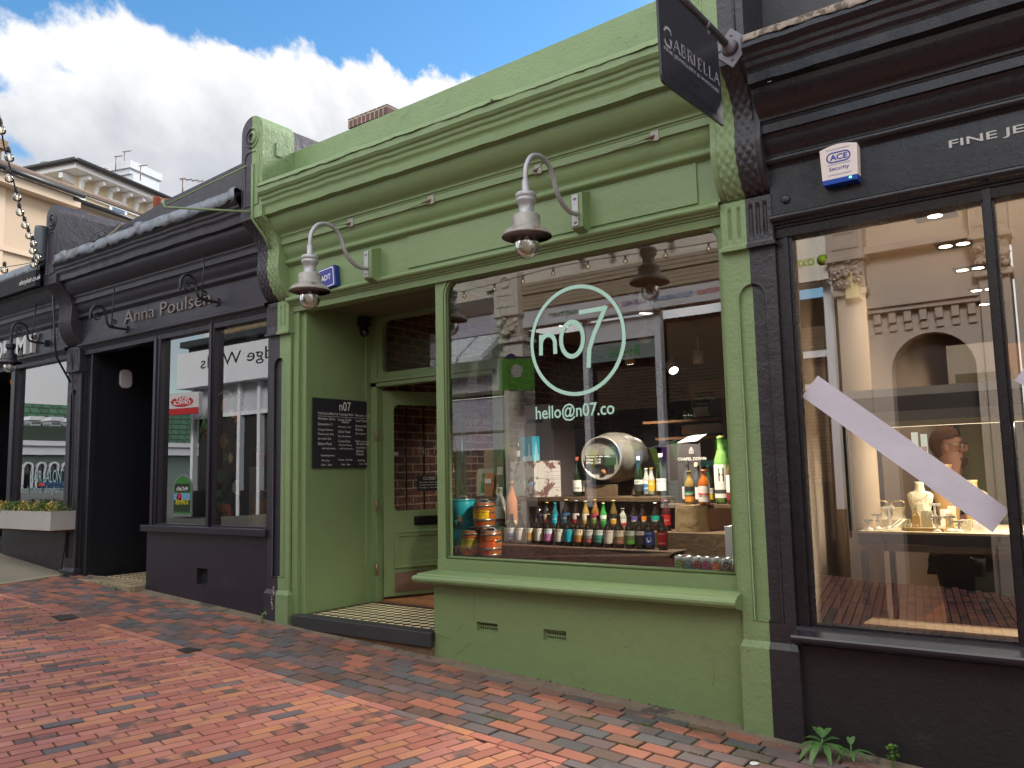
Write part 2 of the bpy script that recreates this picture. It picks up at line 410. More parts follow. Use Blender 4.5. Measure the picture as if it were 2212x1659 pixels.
for j in range(-170, 170):
    off = (j % 2)*Lb*.5 + rb.uniform(-.03, .03)
    for i in range(-30, 40):
        s0 = i*Lb + off; t0 = j*Wb; ox, oy = -5.0, 1.5
        P = [(ox + ux*s + vx*t, oy + uy*s + vy*t) for s, t in ((s0+.0025, t0+.0035), (s0+Lb-.0025, t0+.0035), (s0+Lb-.0025, t0+Wb-.0035), (s0+.0025, t0+Wb-.0035))]
        c = (sum(p[0] for p in P)/4, sum(p[1] for p in P)/4)
        if c[0] < -12.5 or c[0] > 2.6 or c[1] < -1.75 or c[1] > 3.7: continue
        P = clip(P, 0, 1, 3.533); P = clip(P, -1, -.24, 9.44 - .24*3.8) if len(P) > 2 else P
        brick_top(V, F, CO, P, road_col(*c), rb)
x = -9.35
while x < 2.6:                                    # header course along the edge of the road
    l = .2; c = road_col(x, 3.57)
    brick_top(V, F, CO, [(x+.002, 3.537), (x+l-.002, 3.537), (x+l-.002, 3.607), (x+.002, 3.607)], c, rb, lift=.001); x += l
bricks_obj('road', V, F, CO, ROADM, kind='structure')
V, F, CO = [], [], []
PC = ['#6d5854', '#745b55', '#65544f', '#7c6159', '#6a5a5c', '#715850', '#5c5d61', '#595b5f', '#655e62', '#9b6656', '#8c6053', '#a06a5a', '#7f5f54', '#6d6265']
row = 0; y = 3.611; ph = .1186
while y < 4.60:
    x = -9.6 + (row % 2)*.105 + rb.uniform(-.02, .02)
    while x < 2.6:
        l = .21 + rb.uniform(-.006, .006); q = rb.random()
        far = min(1, max(0, (-x-4.5)/4))
        col = S(rb.choice(PC[9:12])) if q < .05 + .28*far else S(rb.choice(PC))
        j = rb.uniform(.92, 1.08)
        al = rb.choice([0, 0, 0, .5, .9]) if q < .6 else 0
        e = .004 + (.002 if rb.random() < .3 else 0)
        yb = y + ph - e + (rb.uniform(-.002, .002))
        P = [(x+e, y+e), (x+l-e, y+e*.8), (x+l-e, yb), (x+e, yb)]
        P = clip(P, -1, -.24, 9.47 - .24*3.8) if x < -9.2 else P
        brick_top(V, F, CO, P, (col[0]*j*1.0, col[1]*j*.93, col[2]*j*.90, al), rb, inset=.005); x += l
    y += ph; row += 1
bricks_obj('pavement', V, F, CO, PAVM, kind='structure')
# bedding under the bricks, with moss in the joints
m = bpy.data.materials.new('joint_sand'); m.use_nodes = True; t = m.node_tree; b = t.nodes['Principled BSDF']
co = N(t, 'ShaderNodeTexCoord').outputs['Object']; sp = N(t, 'ShaderNodeSeparateXYZ'); t.links.new(co, sp.inputs[0])
f = noise(t, co, 3.5, 6, .7)
f = mth(t, 'MULTIPLY', sstep(t, f, .47, .56), sstep(t, sp.outputs[1], 3.5, 3.75))
t.links.new(mixc(t, f, (.016, .012, .010), (.07, .095, .015)), b.inputs['Base Color']); b.inputs['Roughness'].default_value = 1
def gsheet(name, x0, x1, y0, y1, dz, mat, gz=GZ, n=2, **tags):
    mb = MB(); xs = [x0 + (x1-x0)*i/n for i in range(n+1)]
    mb.sheet([[(x_, y0, gz(x_)+dz), (x_, y1, gz(x_)+dz)][::-1] for x_ in xs]); return mb.build(name, mat, **tags)
gsheet('paving_bed', -9.55, 2.6, -1.75, 4.75, -.011, m, kind='structure')
def GF(x): return GZ(x) if x > -12 else GZ(-12) + (-12-x)*.02 if x > -70 else GZ(-12) + 58*.02
mb = MB(); xs = [-600, -70, -40, -12, 3, 30, 600]
mb.sheet([[(x_, 600, GF(x_ if x_ < 30 else 30)-.03), (x_, -600, GF(x_ if x_ < 30 else 30)-.03)] for x_ in xs])
mb.build('ground', M('asphalt', (.09, .088, .085), .9, var=.2), kind='structure')
CP = lambda x: .563 + .088 * (-9.55 - x)
mb = MB(); mb.prism([(-9.53+.24*.0, 3.6, CP(-9.53)-.012), (-9.75, 4.62, CP(-9.75)-.012), (-13.5, 4.62, CP(-13.5)), (-13.5, -1.7, CP(-13.5)), (-8.3, -1.7, CP(-8.3)-.012)], (0, 0, -.3))
mb.build('concrete_path', M('concrete_path', '#827b6c', .9, var=.18, vs=1.5, bump=.4, bs=90), kind='structure')
mb = MB()
for k in range(7):
    y0 = -1.6 + k*.87; y1 = y0 + .86; xa = lambda y: -9.44 - .24*(y-3.8)
    mb.prism([(xa(y0), y0, GZ(xa(y0))+.012), (xa(y1), y1, GZ(xa(y1))+.012), (xa(y1)-.09, y1, CP(xa(y1)-.09)+.004), (xa(y0)-.09, y0, CP(xa(y0)-.09)+.004)], (0, 0, -.12))
mb.build('kerb', M('kerb_stone', '#a08f76', .85, var=.15, bump=.4, bs=40), kind='structure', bevel=.006)
# mortar fillet where the pavement meets the shops
mb = MB(); rows = []
for i in range(130):
    x_ = -9.3 + i*.093; wv = rb.uniform(-.012, .012)
    rows.append([(x_, 4.66, GZ(x_)+.03), (x_, 4.585+wv*.4, GZ(x_)+.010), (x_, 4.535+wv, GZ(x_)-.000), (x_, 4.50+wv*1.5, GZ(x_)-.012)][::-1])
mb.sm = True; mb.sheet(rows); mb.build('mortar_fillet', M('old_mortar', '#6f6254', .95, var=.3, vs=12, bump=.8, bs=50, stain=(.06, .05, .045), st=(.55, .62)), kind='structure')
# moss tufts in the joints
mb = MB()
spots = [(-1.75, 4.30), (-1.62, 4.27), (-1.60, 4.22), (-1.95, 4.42), (-2.05, 4.44), (-2.3, 4.33), (-4.9, 4.3), (-4.6, 4.28), (-5.2, 4.32), (-3.02, 3.86), (-2.95, 3.85), (-3.3, 4.21), (-2.2, 3.97), (-1.9, 4.08), (-6.1, 4.1), (-7.3, 4.35), (-8.2, 4.2), (-4.2, 3.97), (-2.6, 4.21), (-1.3, 4.3), (-3.9, 3.85), (-7.0, 3.85), (-8.6, 4.0), (-1.5, 3.98), (-5.6, 4.21)]
for sx_, sy_ in spots:
    for k in range(110):
        r_ = abs(rb.gauss(0, .05)); a = rb.uniform(0, 6.28); x_ = sx_ + r_*math.cos(a)*1.6; y_ = 3.611 + round((sy_ + r_*.3*math.sin(a) - 3.611)/ph)*ph + rb.gauss(0, .004)
        h = rb.uniform(.003, .013); q = rb.uniform(0, 3.14); dx_, dy_ = math.cos(q)*.003, math.sin(q)*.003
        z_ = GZ(x_) - .004; lx, ly = rb.gauss(0, .005), rb.gauss(0, .005)
        mb.add([(x_-dx_, y_-dy_, z_), (x_+dx_, y_+dy_, z_), (x_+lx, y_+ly, z_+h+.003)], [(0, 1, 2)])
mb.build('moss', M('moss', (.10, .13, .018), .95, var=.4, vs=20), kind='stuff', label='tufts of green moss in the pavement joints', category='moss')

# ------------------------------------------------------------------ shop fronts
GREEN = M('green_paint', (.162, .236, .102), .46, var=.05, vs=1.3, bump=.25, bs=120, bs2=14)
GREENS = M('green_paint_rough', (.174, .254, .116), .55, var=.07, vs=3, bump=.45, bs=45, bs2=8)
def crackle(m, sc=7, amt=.8):                     # old paint: fine cracks and lifted edges over part of the surface
    t = m.node_tree; b = t.nodes['Principled BSDF']; co = [n for n in t.nodes if n.type == 'TEX_COORD'][0].outputs['Object']
    nn = N(t, 'ShaderNodeTexNoise'); nn.inputs['Scale'].default_value = 5; nn.inputs['Detail'].default_value = 5; t.links.new(co, nn.inputs['Vector'])
    ad = N(t, 'ShaderNodeVectorMath'); ad.operation = 'MULTIPLY_ADD'; t.links.new(nn.outputs['Color'], ad.inputs[0]); ad.inputs[1].default_value = (.35,)*3; t.links.new(co, ad.inputs[2])
    vo = N(t, 'ShaderNodeTexVoronoi'); vo.feature = 'DISTANCE_TO_EDGE'; vo.inputs['Scale'].default_value = sc; t.links.new(ad.outputs[0], vo.inputs['Vector'])
    line = mth(t, 'SUBTRACT', 1, sstep(t, vo.outputs['Distance'], 0, .018)); msk = sstep(t, noise(t, co, 1.7, 4, .6), .52, .62); line = mth(t, 'MULTIPLY', line, msk)
    src = b.inputs['Base Color'].links[0].from_socket; t.links.new(mixc(t, mth(t, 'MULTIPLY', line, .45*amt), src, (.03, .035, .02)), b.inputs['Base Color'])
    bp = [n for n in t.nodes if n.type == 'BUMP'][0]; h = bp.inputs['Height'].links[0].from_socket; t.links.new(mth(t, 'SUBTRACT', h, mth(t, 'MULTIPLY', line, 1.2*amt)), bp.inputs['Height'])
crackle(GREENS); crackle(GREEN, 3.2, .3)
CHAR = M('charcoal_paint', (.0185, .0150, .0260), .36, var=.06, vs=2, bump=.16, bs=90, bs2=12, stain=(.036, .032, .042), st=(.60, .75), ss=1.5)
CHARS = M('charcoal_paint_rough', (.027, .0235, .033), .45, var=.15, vs=3, bump=.4, bs=45, bs2=8)
BLACK = M('black_paint', (.0095, .0085, .0122), .30, var=.10, vs=2.5, bump=.12, bs=70, bs2=9)
BLACKS = M('black_paint_rough', (.020, .018, .024), .42, var=.15, vs=3, bump=.45, bs=45, bs2=9)
NIGHT = M('blue_black_paint', (.0085, .0085, .013), .45, var=.2, vs=3, bump=.15)
LEAD = M('lead_sheet', '#777c85', .40, metal=.45, var=.35, vs=5, bump=.25, bs=14, stain=(.10, .10, .11), st=(.5, .62), ss=9)
STONEW = M('weathered_coping', '#8e8278', .9, var=.35, vs=14, bump=.8, bs=30, stain=(.09, .07, .05), st=(.48, .58), ss=18)
PROF = [(4.66, 4.28), (4.245, 4.13), (4.225, 4.105), (4.225, 4.05), (4.24, 4.03), (4.255, 4.02), (4.26, 4.0), (4.275, 3.985), (4.28, 3.96), (4.295, 3.94), (4.30, 3.925), (4.305, 3.872), (4.335, 3.865), (4.355, 3.86),
        (4.362, 3.83), (4.38, 3.795), (4.405, 3.762), (4.44, 3.735), (4.462, 3.722), (4.464, 3.708), (4.474, 3.704), (4.478, 3.692), (4.482, 3.69), (4.483, 3.642), (4.50, 3.638), (4.505, 3.60), (4.52, 3.565), (4.535, 3.54), (4.552, 3.525),
        (4.548, 3.518), (4.532, 3.510), (4.527, 3.497), (4.53, 3.484), (4.543, 3.474), (4.558, 3.471), (4.562, 3.462), (4.575, 3.46), (4.577, 3.185), (4.565, 3.183), (4.545, 3.178), (4.536, 3.162), (4.541, 3.147), (4.556, 3.138), (4.572, 3.134), (4.574, 3.126), (4.590, 3.122), (4.592, 3.112), (4.605, 3.108), (4.61, 3.06), (4.70, 3.055)]
SMOOTH_SEG = lambda i: i in range(14, 18) or i in range(24, 36) or i in range(38, 43)
def cornice(parent, x0, x1, dz, mat, droop=0, seed=1, name='cornice'):
    r_ = random.Random(seed); n = max(2, int((x1-x0)/.12)); xs = [x0 + (x1-x0)*i/n for i in range(n+1)]
    w1 = [r_.gauss(0, .0022) for _ in xs]
    mb = MB()
    for k in range(len(PROF)-1):
        a, b_ = PROF[k], PROF[k+1]; mb.sm = SMOOTH_SEG(k)
        f = 1.0 if 1 <= k <= 11 else .25
        mb.sheet([[(x_, p[0] + w1[i]*f, p[1] + dz + droop*(x_-x1)/(x1-x0) + w1[(i*7) % len(w1)]*f) for i, x_ in enumerate(xs)] for p in (b_, a)])
    o = mb.build(name, mat, parent)
    me = o.data
    import bmesh
    bm = bmesh.new(); bm.from_mesh(me); bmesh.ops.remove_doubles(bm, verts=bm.verts, dist=.0003); bm.to_mesh(me); bm.free()
    return o
def flashing(parent_, x0, x1, dz, mat, amp, seed=2, droop=0, name='lead_flashing', curl=(), drop=4.06, rise=0):
    parent = [c for c in parent_.children if c.name.startswith('cornice')][0]; r_ = random.Random(seed); n = int((x1-x0)/.035); rows = []; a = b_ = 0
    for i in range(n+1):
        x_ = x0 + (x1-x0)*i/n; a = a*.75 + r_.gauss(0, amp); b_ = b_*.6 + r_.gauss(0, amp)
        d = dz + droop*(x_-x1)/(x1-x0); cu = 0
        for cx_, h_ in curl: cu += h_*math.exp(-((x_-cx_)/.05)**2)
        rows.append([(x_, 4.60, 4.285+d), (x_, 4.30, 4.165+d+abs(a)*.5), (x_, 4.240-abs(b_)*.3, 4.140+rise+d+a*.3+cu*.5), (x_, 4.222-abs(a)*.5-cu*.35, 4.125+rise*.8+d+cu*.4), (x_, 4.219-abs(b_)*.6-cu*.2, 4.10+d), (x_, 4.217-abs(a), drop+d+b_*1.5+cu*.3)])
    mb = MB(); mb.sm = True; mb.sheet(rows); o = mb.build(name, mat, parent)
    sl_ = o.modifiers.new('thick', 'SOLIDIFY'); sl_.thickness = .003; return o
CON = [(4.28, 3.862), (4.335, 3.82), (4.395, 3.765), (4.437, 3.70), (4.463, 3.62), (4.463, 3.53), (4.455, 3.45), (4.468, 3.37), (4.497, 3.29), (4.545, 3.22), (4.60, 3.175), (4.625, 3.155)]
def party(Sx, sd_, parent, mat, matr, zg, dz=0, backmat=None, flutes=2):
    """one painted half of the shared pier: pilaster, scaled console and the block above; sd_ = -1 left, +1 right half"""
    X = lambda a: Sx + sd_*a
    mb = MB(); wd = .15
    mb.box((X(0), 4.578, zg-.2), (X(.165), 4.75, .605)); mb.prism([(X(0), 4.578, .605), (X(.165), 4.578, .605), (X(.15), 4.60, .64), (X(0), 4.60, .64)], (0, .14, 0))
    P = [(0, 2.88), (wd, 2.88), (wd, .62), (0, .62), (0, .745), (.088, .745), (.088, 2.575)] + [(.088*math.cos(R(a)), 2.575+.1*math.sin(R(a))) for a in range(10, 90, 10)] + [(0, 2.675)]
    P = [(X(a), 4.60, b_) for a, b_ in P]
    mb.prism(P if sd_ < 0 else P[::-1], (0, .03, 0)); mb.box((X(0), 4.622, .6), (X(wd), 4.75, 2.9))
    bead = [(X(.001), 4.603, .75), (X(.083), 4.603, .75), (X(.083), 4.603, 2.575)] + [(X(.083*math.cos(R(a))), 4.603, 2.575+.095*math.sin(R(a))) for a in range(15, 91, 15)]
    mb.tube(bead, .007, 8)
    zc0, zc1 = 2.875, 3.165 + min(0, dz*.3)
    nx_, nz_ = 48, 24; rows = []
    fx = [.045, .10] if flutes == 2 else [.028, .070, .112]
    for j in range(nz_+1):
        z_ = zc0 + (zc1-zc0)*j/nz_; rw = []
        for i in range(nx_+1):
            a = .155*i/nx_; d = 0
            for c_ in fx:
                q = abs(a-c_)/.0125; zz = max(0, abs(z_-(zc0+.155))-.085)/.0125; e = math.hypot(q, zz)
                if e < 1: d = .016*math.sqrt(1-e*e)
            low = .012 if z_ < zc0+.022 else 0
            rw.append((X(a), 4.572+d-low, z_))
        rows.append(rw if sd_ > 0 else rw[::-1])
    mb.sm = True; mb.sheet(rows); mb.sm = False
    mb.box((X(0), 4.592, zc0), (X(.155), 4.75, zc1)); mb.box((X(.153), 4.572, zc0+.02), (X(.156), 4.60, zc1))
    mb.box((X(0), 4.558, zc0-.004), (X(.165), 4.75, zc0+.018))
    mb.build('pilaster', matr, parent)
    # console
    prof = [Vector((0, a, b_)) for a, b_ in CON]; sp_ = smooth_path(prof, 7); rows = []; s_ = 0; mb = MB(); nx_ = 30
    for i, p in enumerate(sp_):
        t_ = (sp_[min(i+1, len(sp_)-1)] - sp_[max(i-1, 0)]).normalized(); nrm = Vector((0, t_.z, -t_.y)); nrm = nrm if nrm.y < 0 else -nrm
        if i: s_ += (p - sp_[i-1]).length
        rw = []
        for k in range(nx_+1):
            a = .15*k/nx_; d = 0
            if a < .112:
                u1 = (a/.052 + s_/.075) % 1; u2 = (a/.052 - s_/.075) % 1
                d = -.003 + .011*(1 - max(abs(u1-.5), abs(u2-.5))*2)**.6
            elif a < .12: d = -.004
            rw.append((X(a), p.y + nrm.y*d, p.z + nrm.z*d + dz*max(0, min(1, (3.86-p.z)*0 + 1))*0))
        rows.append(rw)
    mb.sm = True; mb.sheet(rows if sd_ < 0 else [r_[::-1] for r_ in rows]); mb.sm = False
    side_ = [(X(.15), p.y, p.z) for p in sp_] + [(X(.15), 4.70, 3.155), (X(.15), 4.70, 3.862)]
    mb.add(side_, [list(range(len(side_)))]); side0 = [(X(0), p.y+.004, p.z) for p in sp_] + [(X(0), 4.70, 3.155), (X(0), 4.70, 3.862)]
    mb.add(side0, [list(range(len(side0)))]); mb.build('console', matr, parent)
    # block over the cornice, round headed, with half a roundel
    top = [(0, 3.862), (.15, 3.862), (.15, 4.66)] + [(.15*math.cos(R(a)), 4.66+.14*math.sin(R(a))) for a in range(12, 90, 13)] + [(0, 4.80)]
    mb = MB(); fr = [(a, 4.28, b_) for a, b_ in top]; P = [(X(a), y_, b_) for a, y_, b_ in fr]
    mb.prism(P if sd_ > 0 else P[::-1], (0, .34, 0))
    def half(rad, z_, th, k=9): return [(X(rad*math.sin(R(a))), 4.279, z_ + rad*math.cos(R(a))) for a in range(0, 181, 180//k)]
    mb.tube(half(.088, 4.60, 0), .011, 8); mb.tube(half(.045, 4.60, 0), .016, 8)
    mb.tube([(X(.0), 4.28, 4.475), (X(.06), 4.28, 4.47), (X(.098), 4.28, 4.43), (X(.098), 4.28, 3.98), (X(0), 4.28, 3.98)], .009, 8)
    mb.build('pier', matr, parent)
    if backmat:
        mb = MB(); mb.prism([(X(.16), 4.62, 3.9), (X(-.15), 4.62, 3.9), (X(-.15), 4.62, 4.66), (X(-.10), 4.62, 4.75), (X(0), 4.62, 4.79), (X(.1), 4.62, 4.75), (X(.16), 4.62, 4.66)][::(1 if sd_ < 0 else -1)], (0, 1.0, .0))
        mb.build('pier_back', backmat, parent)
S1, S2, S3 = -1.645, -5.95, -9.69
green = thing('green_shop', 'sage green Victorian shopfront with big display window and recessed tiled doorway', 'shop', (-3.8, 4.6, .25))
anna = thing('charcoal_shop', 'charcoal grey shopfront with cut-out lettering and two narrow windows', 'shop', (-7.8, 4.6, .46))
salon = thing('salon_shop', 'dark hair salon shopfront at the far left with window box', 'shop', (-11, 4.6, .7))
jewel = thing('jewellery_shop', 'black jewellery shopfront at the right with warm lit display', 'shop', (0, 4.6, .05))
party(S1, -1, green, GREEN, GREENS, GZ(S1)); party(S1, 1, jewel, BLACK, BLACKS, GZ(S1), flutes=3)
party(S2, 1, green, GREEN, GREENS, GZ(S2)); party(S2, -1, anna, CHAR, CHARS, GZ(S2), backmat=CHARS, flutes=3)
party(S3, 1, anna, CHAR, CHARS, GZ(S3)); party(S3, -1, salon, CHAR, CHARS, GZ(S3), backmat=CHARS, flutes=3)
party(2.65, -1, jewel, BLACK, BLACKS, -.1, flutes=3)
cornice(green, S2+.15, S1-.15, 0, GREEN, seed=4); flashing(green, S2+.16, S1-.16, 0, GREENS, .0022, 3, name='painted_flashing', drop=4.098, curl=((-4.62, .03), (-3.22, .028)))
cornice(anna, S3+.15, S2-.15, .0, CHAR, seed=6); flashing(anna, S3+.2, S2-.16, -.005, LEAD, .0045, 9, rise=.03, drop=4.045, curl=((-9.3, .04), (-8.62, -.05), (-7.72, .06), (-6.15, .05)))
cornice(salon, -13.6, S3-.15, .0, CHAR, seed=8); flashing(salon, -13.6, S3-.2, -.005, LEAD, .003, 12, rise=.03, drop=4.045)
cornice(jewel, S1+.15, 2.5, -.15, BLACK, seed=5); flashing(jewel, S1+.16, 2.5, -.16, STONEW, .002, 31, name='coping', drop=4.085)
def wall_piece(parent, name, mat, *boxes, bevel=0, **kw):
    mb = MB()
    for a, b_ in boxes: mb.box(a, b_)
    return mb.build(name, mat, parent, bevel, **kw)
mb = MB(); mb.prism([(S2+.15, 4.62, 4.1), (S1, 4.62, 4.1), (S1, 4.62, 4.64), (-3.0, 4.62, 4.60), (-4.3, 4.62, 4.565), (S2+.15, 4.62, 4.535)], (0, .24, 0)); mb.build('parapet', GREENS, green)
mb = MB(); mb.prism([(S3+.15, 4.62, 4.1), (S2-.15, 4.62, 4.1), (S2-.15, 4.62, 4.655), (-7.88, 4.62, 4.55), (S3+.15, 4.62, 4.36)], (0, .24, 0)); mb.build('parapet', CHARS, anna)
wall_piece(salon, 'parapet', CHARS, ((-13.6, 4.62, 4.1), (S3-.15, 4.86, 4.36)))
wall_piece(jewel, 'parapet', M('slate_grey_render', (.032, .032, .038), .6, var=.12, vs=1.5, bump=.3, bs=60), ((S1+.15, 4.62, 3.9), (2.6, 4.86, 5.2)))
for p_, a, b_ in ((green, S2, S1), (anna, S3, S2), (salon, -13.6, S3), (jewel, S1, 2.65)):
    wall_piece(p_, 'roof', M('roof_felt', (.05, .05, .05), .9), ((a+.02, 4.84, 3.60), (b_-.02, 13.4, 3.66)))

# ------------------------------------------------------------------ green shop front
wx0, wx1, wz0, wz1 = -4.035, -1.853, .997, 3.072; GY = 4.68
mb = MB()
ring(mb, (-4.125, S1-.14, .89, 3.12), (wx0-.015, wx1+.015, wz0-.012, wz1+.02), (.004, .004, .14, .14), 4.635, 4.668)
ring(mb, (-4.10, S1-.16, .90, 3.11), (wx0, wx1, wz0, wz1), (.003, .003, .125, .125), 4.668, 4.70)
mb.tube([(wx0-.008, 4.652, wz0)] + [(a, 4.652, b_) for a, b_ in rrect(wx0-.008, wx1+.008, wz0, wz1+.008, (.003, .003, .13, .13), 8)[9:]] + [(wx0-.008, 4.652, wz0)], .010, 8)
mb.box((-4.125, 4.628, .885), (S1-.15, 4.70, .972)); mb.box((-1.815, 4.60, .87), (S1-.15, 4.64, 3.10))
mb.build('window_frame', GREEN, green)
mb = MB(); mb.add([(wx0-.01, GY, wz0-.01), (wx1+.01, GY, wz0-.01), (wx1+.01, GY, wz1+.01), (wx0-.01, GY, wz1+.01)], [(0, 1, 2, 3)])
gwin = mb.build('window', GLASS, green)
SILL = [(4.70, .905), (4.62, .90), (4.53, .882), (4.525, .872), (4.506, .868), (4.497, .852), (4.497, .838), (4.507, .822), (4.525, .814), (4.55, .812), (4.57, .80), (4.62, .795)]
mb = MB(); n_ = len(SILL)
for k in range(n_-1):
    mb.sm = k > 2; (ya, za), (yb, zb) = SILL[k], SILL[k+1]
    xa, xb = -4.156 - (4.62-ya)*.9, -4.156 - (4.62-yb)*.9
    mb.sheet([[(xb, yb, zb), (S1-.15, yb, zb)], [(xa, ya, za), (S1-.15, ya, za)]])
    mb.sheet([[(xb, yb, zb), (xa, ya, za)], [(xb, 5.47, zb), (xa, 5.47, za)]])
mb.add([(S1-.15, a, b_) for a, b_ in SILL], [list(range(len(SILL)))]); mb.build('sill', GREEN, green)
mb = MB(); mb.prism([(-4.156, 4.62, 0), (S1-.15, 4.62, 0), (S1-.15, 4.62, .82), (-4.156, 4.62, .82)], (0, .12, 0))
mb2 = MB()
def holes(x0, x1, z0, z1, X0, X1, Z0, Z1, H, y, back):     # wall rectangle with rectangular openings in one row
    mb3 = MB(); xs_ = [X0] + [v_ for h in H for v_ in h[:2]] + [X1]
    for i in range(len(xs_)-1):
        if i % 2 == 0: mb3.box((xs_[i], y, Z0), (xs_[i+1], back, Z1))
        else:
            h = H[i//2]; mb3.box((xs_[i], y, Z0), (xs_[i+1], back, h[2])); mb3.box((xs_[i], y, h[3]), (xs_[i+1], back, Z1))
    return mb3
ABR = [(-3.757, -3.568, .500, .562), (-3.185, -3.003, .493, .565)]
mb = holes(0, 0, 0, 0, -4.156, S1-.15, -.1, .82, ABR, 4.62, 4.72); mb.box((-4.156, 4.72, -.1), (-4.05, 5.5, .82)); mb.build('stall_riser', GREEN, green)
for (a, b_, c_, d_) in ABR:
    mb = MB(); mb.box((a, 4.652, c_), (b_, 4.72, d_)); mb.mi = 1
    for i in range(9):
        for j in range(2): mb.box((a+.016+i*.0185, 4.650, c_+.012+j*.025), (a+.026+i*.0185, 4.656, c_+.024+j*.025))
    mb.build('air_brick', [GREENS, M('hole_black', (.006, .006, .006), .9)], green)
# doorway
RX, RY, FZ = -5.655, 5.47, .45
wall_piece(green, 'recess_wall', GREEN, ((-5.80, 4.70, .3), (RX-.012, RY+.1, 3.12)), ((-5.80, 4.625, .3), (-5.725, 4.70, 3.1)), ((-5.735, 4.66, .3), (-5.665, 4.72, 3.1)), ((RX-.02, 5.36, .44), (RX+.006, 5.43, 3.1)), bevel=.004)
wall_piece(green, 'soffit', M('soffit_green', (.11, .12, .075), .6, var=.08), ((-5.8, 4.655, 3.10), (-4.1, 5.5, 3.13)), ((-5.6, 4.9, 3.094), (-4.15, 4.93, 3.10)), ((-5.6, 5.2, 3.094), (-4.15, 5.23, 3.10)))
mb = MB(); ring(mb, (-5.60, -4.10, 2.50, 3.10), (-5.52, -4.20, 2.565, 3.06), (.06, .06, .06, .06), RY-.03, RY+.03); mb.build('transom_frame', GREEN, green)
mb = MB(); mb.box((-5.66, RY-.05, .45), (-5.575, RY+.05, 3.1)); mb.box((-5.665, RY-.065, 2.475), (-4.10, RY+.05, 2.50)); mb.box((-5.665, RY-.05, 2.435), (-4.10, RY+.05, 2.475)); mb.box((-4.20, RY-.05, .45), (-4.10, RY+.05, 3.1))
mb.build('door_frame', GREEN, green, bevel=.004)
mb = MB(); mb.add([(-5.53, RY, 2.55), (-4.19, RY, 2.55), (-4.19, RY, 3.07), (-5.53, RY, 3.07)], [(0, 1, 2, 3)]); mb.build('transom_window', GLASS_P, green)
mb = MB(); ring(mb, (4.67, RY-.02, .9, 3.1), (4.74, RY-.08, 1.0, 3.05), (.02, .02, .1, .1), -4.115, -4.07, 'X'); mb.build('side_window_frame', GREEN, green)
mb = MB(); mb.add([(-4.09, 4.74, 1.0), (-4.09, RY-.08, 1.0), (-4.09, RY-.08, 3.05), (-4.09, 4.74, 3.05)], [(0, 1, 2, 3)]); mb.build('side_window', GLASS_P, green)
# chequered tiles
m = bpy.data.materials.new('chequer_tiles'); m.use_nodes = True; t = m.node_tree; b = t.nodes['Principled BSDF']
co = N(t, 'ShaderNodeTexCoord').outputs['Object']; mp = N(t, 'ShaderNodeMapping'); mp.inputs['Rotation'].default_value = (0, 0, R(45)); t.links.new(co, mp.inputs[0])
ck = N(t, 'ShaderNodeTexChecker'); ck.inputs['Scale'].default_value = 1/.066; t.links.new(mp.outputs[0], ck.inputs[0])
t.links.new(mixc(t, ck.outputs['Fac'], S('#101010'), S('#e0cda6')), b.inputs['Base Color']); b.inputs['Roughness'].default_value = .35
TILE = m
wall_piece(green, 'entrance_tiles', TILE, ((-5.60, 4.70, .40), (-4.17, 5.36, FZ+.003)))
wall_piece(green, 'entrance_border', M('black_tiles', (.02, .02, .022), .4, var=.2), ((-5.74, 4.60, .39), (-4.15, 5.5, FZ)))
wall_piece(green, 'doorstep', M('black_slab', (.03, .03, .034), .5, var=.25, vs=4, bump=.3), ((-5.735, 4.575, .345), (-4.157, 4.68, FZ+.002)), bevel=.006)
wall_piece(green, 'step_base', M('damp_brick', '#6b5340', .95, var=.4, vs=8, bump=.8, bs=30), ((-5.735, 4.60, .1), (-4.157, 4.70, .345)))
# door, opened inwards
def rotd(mb, hinge, a):
    q = Matrix.Rotation(a, 3, 'Z'); h = Vector((hinge[0], hinge[1], 0))
    mb.v = [q @ p + h for p in mb.v]; return mb
DA = R(66); HG = (-5.565, RY+.02)
gd = []
mb = MB(); ring(mb, (0, .86, .02, 1.93), (.105, .755, .80, 1.80), (.045, .045, .05, .05), -.022, .022)
mb.v = [p + Vector((0, 0, .47)) for p in mb.v]; rotd(mb, HG, DA); door = mb.build('door', GREEN, green, bevel=.003)
mb = MB(); mb.box((.115, -.028, .30), (.745, -.022, .315)); ring(mb, (.115, .745, .29, .60), (.15, .71, .325, .565), (.002, .002, .002, .002), -.032, -.020)
ring(mb, (.10, .76, .275, .615), (.118, .742, .293, .597), (.002,)*4, -.038, -.020)
mb.v = [p + Vector((0, 0, .47)) for p in mb.v]; rotd(mb, HG, DA); mb.build('panel_moulding', GREEN, door, bevel=.002)
ORG[door.name] = ORG[green.name]
def dpart(name, mat, fn, par=None):
    mb = MB(); fn(mb); mb.v = [p + Vector((0, 0, .47)) for p in mb.v]; rotd(mb, HG, DA); return mb.build(name, mat, par or door)
dpart('door_pane', GLASS_P, lambda q: q.add([(.1, 0, .78), (.76, 0, .78), (.76, 0, 1.82), (.1, 0, 1.82)], [(0, 1, 2, 3)]))
dpart('kick_plate', M('brushed_steel_warm', '#8b7568', .4, metal=.6, var=.1), lambda q: q.box((.105, -.026, .06), (.755, -.022, .235)))
dpart('letter_plate', M('dark_bronze', (.02, .02, .02), .35, metal=.6), lambda q: (q.box((.30, -.030, .66), (.56, -.022, .745)), q.box((.325, -.034, .68), (.535, -.030, .725))))
dpart('handle', M('polished_steel', '#b9b9b6', .2, metal=1), lambda q: q.tube([(.80, -.022, .95), (.80, -.06, .97), (.80, -.06, 1.55), (.80, -.022, 1.57)], .009, 8))
